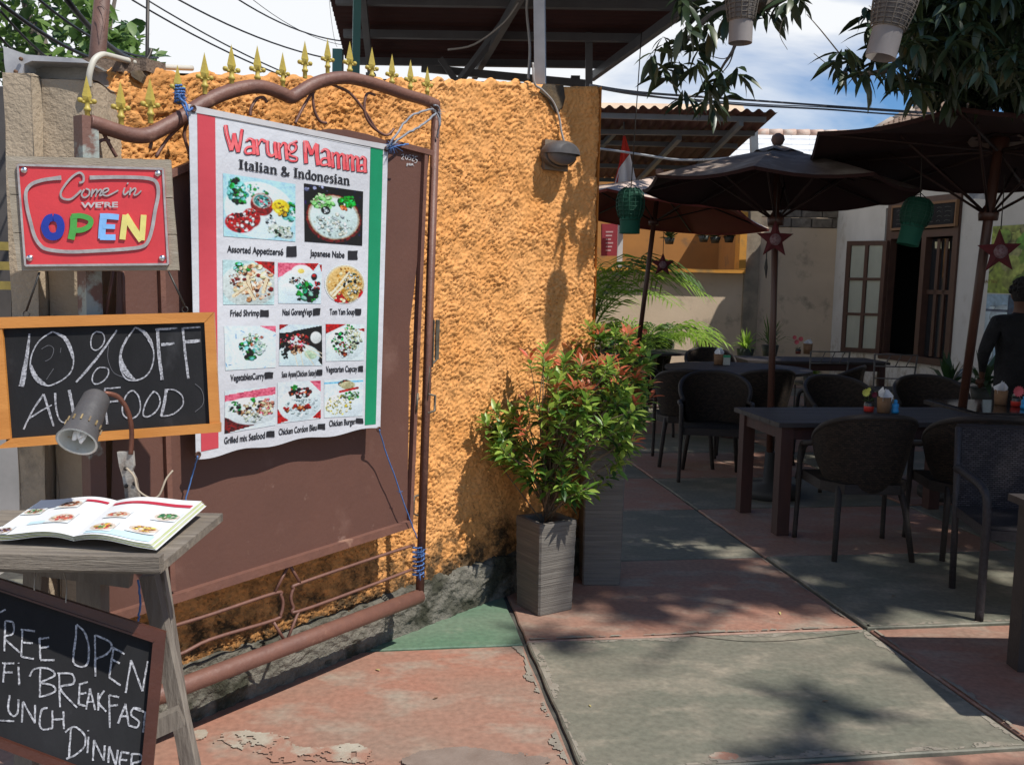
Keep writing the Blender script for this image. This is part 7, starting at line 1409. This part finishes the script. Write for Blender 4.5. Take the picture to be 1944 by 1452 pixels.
def planter(label, c, w_, h, rz, tp=1.08):
    o = thing('concrete_planter', label, 'planter', c, 'square concrete planters'); rt = Matrix.Rotation(rz, 3, 'Z'); b = MB(); ws = w_/2
    def ring(s_, z, n=5):
        out = []; cs = [(-1, -1), (1, -1), (1, 1), (-1, 1)]
        for i in range(4):
            a, d = Vector((*cs[i], 0)), Vector((*cs[(i+1) % 4], 0))
            for j in range(n+1): t = .04+.92*j/n; p_ = a.lerp(d, t); out.append(c+rt @ Vector((p_.x*s_, p_.y*s_, z)))
        return out
    rows = [ring(ws*.98, 0)]; nz_ = 26; rg = random.Random(int(h*100))
    for i in range(nz_+1): z = h*i/nz_; rows.append(ring(ws*(1+(tp-1)*i/nz_)+rg.uniform(-.0012, .0012), z if i else .004))
    rows += [ring(ws*tp-.028, h), ring(ws*tp-.034, h-.06)]
    n = len(rows[0])
    for r_ in rows: b.v += [tuple(p_) for p_ in r_]
    for i in range(len(rows)-1):
        for j in range(n): j2 = (j+1) % n; b.f.append((i*n+j, i*n+j2, (i+1)*n+j2, (i+1)*n+j))
    b.f.append(tuple(reversed(range(n)))); b.build('pot', m_pot1, o); b = MB(); b.box(c+Vector((0, 0, h-.06)), (w_*tp-.07, w_*tp-.07, .02), rt); b.build('soil', m_soil, o); return o
PA = Vector((.183, 4.475, 0)); planter('short square concrete planter standing nearest on the red slab', PA, .205, .455, R(33))
PB = Vector((.497, 4.925, 0)); planter('tall slim concrete planter behind the short one', PB, .205, .80, R(3))
def crownA(rg):
    while True:
        a = rg.uniform(0, 6.283); r_ = math.sqrt(rg.random()); px = 1068+r_*math.cos(a)*152; py = 800+r_*math.sin(a)*150
        if py > 880 and abs(px-1075) > 125: continue
        if py < 760 and px < 985: continue
        if py > 880 and rg.random() < .35: continue
        return D(px, py, 4.45+rg.uniform(-.2, .16))
shrub('front shrub with coral young leaves growing in the short planter against the orange wall', PA+Vector((0, 0, .40)), crownA, 125, 3, .072)
def crownB(rg):
    while True:
        a = rg.uniform(0, 6.283); r_ = math.sqrt(rg.random()); px = 1150+r_*math.cos(a)*92; py = 728+r_*math.sin(a)*118
        if px > 1215 and py < 660: continue
        return D(px, py, 4.92+rg.uniform(-.16, .16))
shrub('rear shrub with red tips growing in the tall slim planter', PB+Vector((0, 0, .74)), crownB, 100, 8, .074)
# ---- palms at the back wall
m_palm = lm('bright palm leaflet', (.26, .38, .05), (.17, .29, .04), .45, .5); m_palm2 = lm('shaded palm leaflet', (.06, .12, .025), (.09, .16, .03), .4, .5)
def palm(label, base, fronds, seed, L_=1.1):
    rg = random.Random(seed); o = thing('areca_palm', label, 'palm', base, 'feathery palms along the back wall')
    for i in range(fronds):
        a = i*2.4+rg.uniform(-.3, .3); el = rg.uniform(1.0, 1.5); l_ = L_*rg.uniform(.75, 1.15); d = Vector((math.cos(a)*math.cos(el), math.sin(a)*math.cos(el), math.sin(el))); hor = Vector((math.cos(a), math.sin(a), 0)); pts_ = []
        for t in [j/14 for j in range(15)]: pts_.append(base+Vector((hor.x*.05, hor.y*.05, 0))+d*l_*t+hor*l_*.45*t*t-Vector((0, 0, l_*.62*t**2.6)))
        b = MB(); b.tube(pts_, [.012*(1-.8*t/14) for t in range(15)], 4)
        for j in range(3, 15):
            for sub in (0, .5):
                if j+sub > 14: continue
                p_ = pts_[j] if sub == 0 or j == 14 else pts_[j].lerp(pts_[j+1], .5); tg = (pts_[min(j+1, 14)]-pts_[j-1]).normalized(); sd = tg.cross(Vector((0, 0, 1))).normalized()
                for s_ in (-1, 1):
                    ll = l_*.33*math.sin(math.pi*min(1, (j+sub)/15.5))**.6*rg.uniform(.85, 1.1); dd = (sd*s_*.8+tg*.65+Vector((0, 0, rg.uniform(-.15, .25)))).normalized(); w2 = tg*.017; m_ = p_+dd*ll*.5; e = p_+dd*ll-Vector((0, 0, ll*.3)); b.quad(p_-w2*.6, m_-w2, e, m_+w2)
        b.build('frond', m_palm if rg.random() < .65 else m_palm2, o)
    return o
palm('left feathery palm half hidden by the orange wall edge', Vector((WX(1118, 13.0), 13.0, .85)), 15, 1, 2.15); palm('bright yellow green palm fanning out under the leaning parasol pole', Vector((WX(1228, 13.6), 13.6, .45)), 26, 2, 1.25); palm('low spreading palm right of the brightest one', Vector((WX(1300, 13.9), 13.9, .1)), 10, 5, .6)
def spiky(label, px, py, y, n, r_, mat, wd=.014, seed=0, pot=True, name='garden_plant'):
    c = D(px, py, y); o = thing(name, label, 'plant', c); b = MB(); rg = random.Random(seed)
    for i in range(n):
        a = rg.uniform(0, 6.283); e = rg.uniform(.2, 1.4); l_ = r_*rg.uniform(.6, 1.1); d = Vector((math.cos(a)*math.cos(e), math.sin(a)*math.cos(e), math.sin(e))); sd = d.cross(Vector((0, 0, 1))).normalized()
        p0, p1, p2 = c, c+d*l_*.55, c+d*l_-Vector((0, 0, l_*.35*math.cos(e))); k = len(b.v); b.quad(p0-sd*wd*.5, p0+sd*wd*.5, p1+sd*wd, p1-sd*wd); b.quad(p1-sd*wd, p1+sd*wd, p2)
    b.build('leaves', mat, o, kind='stuff')
    if pot: b = MB(); h = c.z if c.z < .5 else .22; b.lathe([(0, -h), (.09, -h), (.13, 0), (.11, 0), (0, -.02)], c, 14); b.build('pot', m_pot, o)
    return o
spiky('clump of bright spiky leaves behind the long black table', 1415, 662, 13.4, 60, .34, m_palm, seed=1); spiky('taller spiky plant left of the vertical parasol pole', 1462, 655, 13.6, 40, .48, m_palm2, seed=2); spiky('brownish dry leaved plant beside the small round table', 1338, 668, 13.2, 70, .3, lm('brownish leaf', (.16, .09, .06), (.1, .07, .04)), .02, 3)
spiky('small yellow green plant on the ground past the round table', 1543, 712, 12.6, 50, .22, lm('lime leaf', (.3, .36, .05), (.2, .3, .04)), .02, 4)
m_strap = lm('dark strap leaf', (.02, .05, .018), (.035, .075, .022), .2, .35)
spiky('strap leaved plant with arching dark leaves by the white house wall', 1800, 735, 9.0, 22, .42, m_strap, .032, 5); spiky('second strap leaved plant behind the leaning parasol pole', 1868, 735, 9.2, 22, .42, m_strap, .032, 6)
# ---- mango tree over the patio
m_mg = lm('dark mango leaf', (.020, .036, .016), (.03, .05, .022), .05, .4); m_mg2 = lm('olive mango leaf', (.04, .06, .02), (.035, .05, .016), .1, .4); m_bark = M('grey brown bark', (.09, .075, .06), (.14, .12, .1), 12, .9, .6, 50)
mm_ = [leaf_mesh('leaf', m_mg, 1, .27, .28, .25), leaf_mesh('leaf', m_mg2, 1, .26, .35, .25)]
tree = thing('mango_tree', 'leafy mango tree with long drooping dark leaves overhanging the patio from the right', 'tree', (6.6, 4.6, 0)); Fm = Foliage(mm_); rg = random.Random(12)
def mcluster(c, n, size, drop=.5, k=0):
    for i in range(n):
        a = i*2.4+rg.uniform(-.4, .4); e = rg.uniform(-1.0, .35)-drop*.3; d = Vector((math.cos(a)*math.cos(e), math.sin(a)*math.cos(e), math.sin(e))); Fm.add(1 if rg.random() < .2 else 0, c+Vector((rg.uniform(-.015, .015), rg.uniform(-.015, .015), rg.uniform(-.03, .03))), d, size*rg.uniform(.65, 1.15), rg.uniform(-.6, .6))
vis = [(1262, 92), (1300, 60), (1330, 35), (1310, 95), (1352, 18), (1285, 130), (1330, 100), (1378, 42), (1300, 10), (1342, 66), (1400, 10), (1440, 15), (1475, 20), (1500, 12), (1520, 2), (1460, 38), (1345, 178), (1365, 152), (1300, 192), (1325, 132), (1240, 120), (1400, 145), (1350, 205), (1372, 185), (1420, 0), (1262, 150)]
for px, py in vis: mcluster(D(px, py-12, rg.uniform(4.6, 5.6)), rg.randint(7, 11), .15)
for px, py in [(1600, 105), (1625, 120), (1640, 150), (1610, 140), (1660, 125), (1590, 130), (1690, 150), (1700, 130), (1720, 165), (1665, 95), (1648, 30), (1655, 60), (1740, 180)]: mcluster(D(px, py-8, rg.uniform(4.4, 5.2)), rg.randint(7, 11), .15)
for i in range(420):
    px = rg.uniform(1700, 2050); py = rg.uniform(-80, 60+(px-1650)*.42); py = min(py, 205)
    if px < 1760 and py < 70 and py > -10 and rg.random() < .35: continue
    mcluster(D(px, py-10, rg.uniform(4.2, 6.2)), rg.randint(8, 13), .145)
for i in range(130):
    px = rg.uniform(1745, 1990); py = rg.uniform(100, 192)
    if px < 1800 and py > 180: continue
    mcluster(D(px, py-6, rg.uniform(4.9, 6.2)), rg.randint(9, 13), .15)
nv = len(Fm.L)
# crown above the frame that dapples the patio
for i in range(1500):
    fx = rg.uniform(.1, 6.5); fy = rg.uniform(2.4, 11.0); z = rg.uniform(7.8, 10.2)      # leaf clumps standing sunward of the patio
    k_ = z/math.tan(R(SUN_EL)); x = fx+SAZ.x*k_; y = fy+SAZ.y*k_
    if fy < 4.6 and rg.random() < .84: continue
    if fx < 1.6-.0*fy and fy < 4.6 and rg.random() < .35: continue
    mcluster(Vector((x, y, z)), rg.randint(12, 18), .30, .2)
for i in range(950):                          # added unseen leaf layer over the patio, blocking sky light
    x = rg.uniform(1.6, 7.5); y = rg.uniform(4.6, 10.5); z = rg.uniform(4.0, 6.0); k_ = z/math.tan(R(SUN_EL))
    if x-SAZ.x*k_ < .75 and y-SAZ.y*k_ < 7: continue
    p_ = Vector((x, y, z)); rel = p_-CAMP
    if rel.dot(UPV)/rel.dot(FWD)*F_PX < 800: continue
    mcluster(p_, rg.randint(12, 17), .24, .2)
b = MB(); b.tube(catmull([Vector((6.6, 4.6, 0)), Vector((6.5, 4.55, 1.5)), Vector((6.2, 4.5, 2.8)), Vector((5.6, 4.5, 3.7))], 5), [.2-.008*i for i in range(16)], 12); b.build('trunk', m_bark, tree)
def branch(pts_, r0, r1):
    q = catmull(pts_, 5); b = MB(); b.tube(q, [r0+(r1-r0)*i/(len(q)-1) for i in range(len(q))], 7); b.build('branch', m_bark, tree)
J = Vector((5.6, 4.5, 3.7))
branch([J, Vector((4.2, 4.6, 4.3)), Vector((3.0, 5.0, 4.2)), D(1500, -20, 5.2), D(1440, -5, 5.0), D(1350, 30, 5.0), D(1300, 80, 5.0)], .09, .006); branch([D(1420, -10, 5.1), D(1396, 85, 5.0), D(1370, 130, 5.0), D(1350, 180, 5.0)], .012, .004); branch([D(1396, 85, 5.0), D(1385, 120, 5.0), D(1365, 145, 5.0)], .005, .002)
branch([D(1350, 107, 4.9), D(1375, 112, 4.95), D(1392, 100, 5)], .002, .003); branch([J, Vector((4.6, 4.4, 4.1)), D(1800, -30, 4.8), D(1760, 60, 4.8), D(1690, 130, 4.7), D(1620, 140, 4.7)], .07, .005); branch([J, Vector((5.9, 3.6, 6.0)), Vector((6.0, 1.8, 8.2)), Vector((5.8, .4, 9.2))], .1, .01); branch([J, Vector((6.6, 5.4, 6.4)), Vector((8.4, 6.2, 8.6)), Vector((10, 6.8, 9.3))], .1, .015); branch([J, Vector((7, 3.8, 6.4)), Vector((8.8, 2.8, 9.0))], .09, .01)
branch([D(1532, 28, 5.2), D(1560, 60, 5.1), D(1600, 110, 5.0)], .002, .004); branch([D(1545, 102, 5.1), D(1575, 125, 5.0), D(1610, 140, 5)], .0015, .003); branch([D(1500, 5, 5.1), D(1480, 60, 5.1), D(1495, 95, 5.1)], .003, .0012)
for px, py in [(1850, 120), (1900, 60), (1800, 30), (1930, 140)]: branch([D(1980, -60, 5.2), D((px+1980)/2, py/2-10, 5.2), D(px, py, 5.1)], .02, .005)
Fm.build(tree, 300, score=lambda l: 0 if False else ((l[1]-CAMP).length/l[3]+(0 if abs((l[1]-CAMP).dot(UPV)/(l[1]-CAMP).dot(FWD)) < .42 and (l[1]-CAMP).dot(RGT)/(l[1]-CAMP).dot(FWD) < .56 else 1000)))
# ---- street tree top left
m_st = lm('lit street tree leaf', (.09, .17, .035), (.14, .22, .05), .35, .5); m_st2 = lm('shaded street tree leaf', (.03, .07, .018), (.05, .1, .025), .25, .5)  # lit and shaded leaf tones, coloured in by clump and depth
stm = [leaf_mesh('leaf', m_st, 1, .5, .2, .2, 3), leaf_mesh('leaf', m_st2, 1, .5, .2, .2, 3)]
tr2 = thing('street_tree', 'broad leafy green tree behind the pillar and overhead wires at top left', 'tree', (-5.2, 11, 0)); F2 = Foliage(stm)
for i in range(3300):
    px = rg.uniform(-260, 300); lim = 150 if px < 150 else 150-(px-150)*.1; top_ = -300 if px < 130 else -300+(px-130)*2.5; 
    py = rg.uniform(-200 if px < 150 else max(-200, 5+(px-190)*1.05+25*math.sin(px*.12)), 150)
    y = rg.uniform(9, 11.5); d = Vector((rg.uniform(-1, 1), rg.uniform(-1, .4), rg.uniform(-.9, .5))); cl_ = math.sin(px*.05+py*.08)+math.sin(py*.11-px*.03)
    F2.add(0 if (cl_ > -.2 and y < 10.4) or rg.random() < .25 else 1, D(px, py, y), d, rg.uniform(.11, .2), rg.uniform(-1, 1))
b = MB(); b.tube([Vector((-5.2, 11, -.1)), Vector((-5.1, 10.9, 2)), Vector((-5.4, 10.6, 4.4))], [.2, .16, .1], 10); b.build('trunk', m_bark, tr2)
for e in ((-4.3, 10.2, 4.6), (-6.2, 10.4, 5), (-5.2, 9.7, 5.2), (-4.9, 10.8, 3.6)): b = MB(); b.tube([Vector((-5.15, 10.9, 2.4)), Vector(e)], [.08, .02], 6); b.build('branch', m_bark, tr2)
F2.build(tr2, 300)
# ---- left edge background
lw = thing('street_shop', 'dark street side building with yellow crates showing past the left of the pillar', 'building', (-4.2, 6.5, 0))
m_dk = M('dark grey wall', (.06, .055, .055), (.1, .09, .085), 3, .9); b = MB(); b.box((-4.6, 7.2, 1.45), (3.2, .2, 3.1)); b.build('wall', m_dk, lw)
b = MB(); b.box((-4.3, 6.6, .5), (2.6, .6, 1.3)); b.build('counter', M('pale grey masonry', (.34, .32, .31), (.25, .24, .23), 3, .9), lw)
for z in (1.52, 1.66, 1.8): b = MB(); b.box((-3.9, 6.7, z), (1.8, .1, .06)); b.build('yellow_slat', M('yellow painted slat', (.32, .24, .06), (.2, .15, .04), 9), lw)

# ---- litter on the slabs
lf_me = [leaf_mesh('fallen_leaf', M('dry yellow leaf', (.42, .36, .14), (.3, .22, .1), 30, .8), .035, .012, .1, .2, 3), leaf_mesh('fallen_leaf', M('dry brown leaf', (.14, .075, .04), (.2, .12, .07), 30, .8), .05, .018, -.15, .25, 3)]
for me_ in lf_me:
    for v in me_.vertices: v.co *= 1.0
rl = random.Random(9)
for i, (x, y, l_) in enumerate([(722, 1272, 'tiny pale leaf on the red slab just in front of the gate'), (822, 1325, 'tiny brown leaf alone in the middle of the red front slab'), (1122, 1341, 'small yellow leaf on the left side of the grey green front slab'), (1560, 1330, 'small brown leaf on the right side of the grey green front slab'), (1480, 1160, 'tiny dry leaf on the long red slab right of the planters'), (1700, 1130, 'tiny leaf on the shaded slab beneath the wicker chairs')]):
    o = bpy.data.objects.new('fallen_leaf', lf_me[i % 2]); COL.objects.link(o); o.location = G(x, y, .006); o.rotation_euler = (rl.uniform(-.2, .2), rl.uniform(-.2, .2), rl.uniform(0, 6)); o.scale = [rl.uniform(.5, 1)]*3
    props(o, l_, 'leaf', 'fallen leaves on the patio slabs')
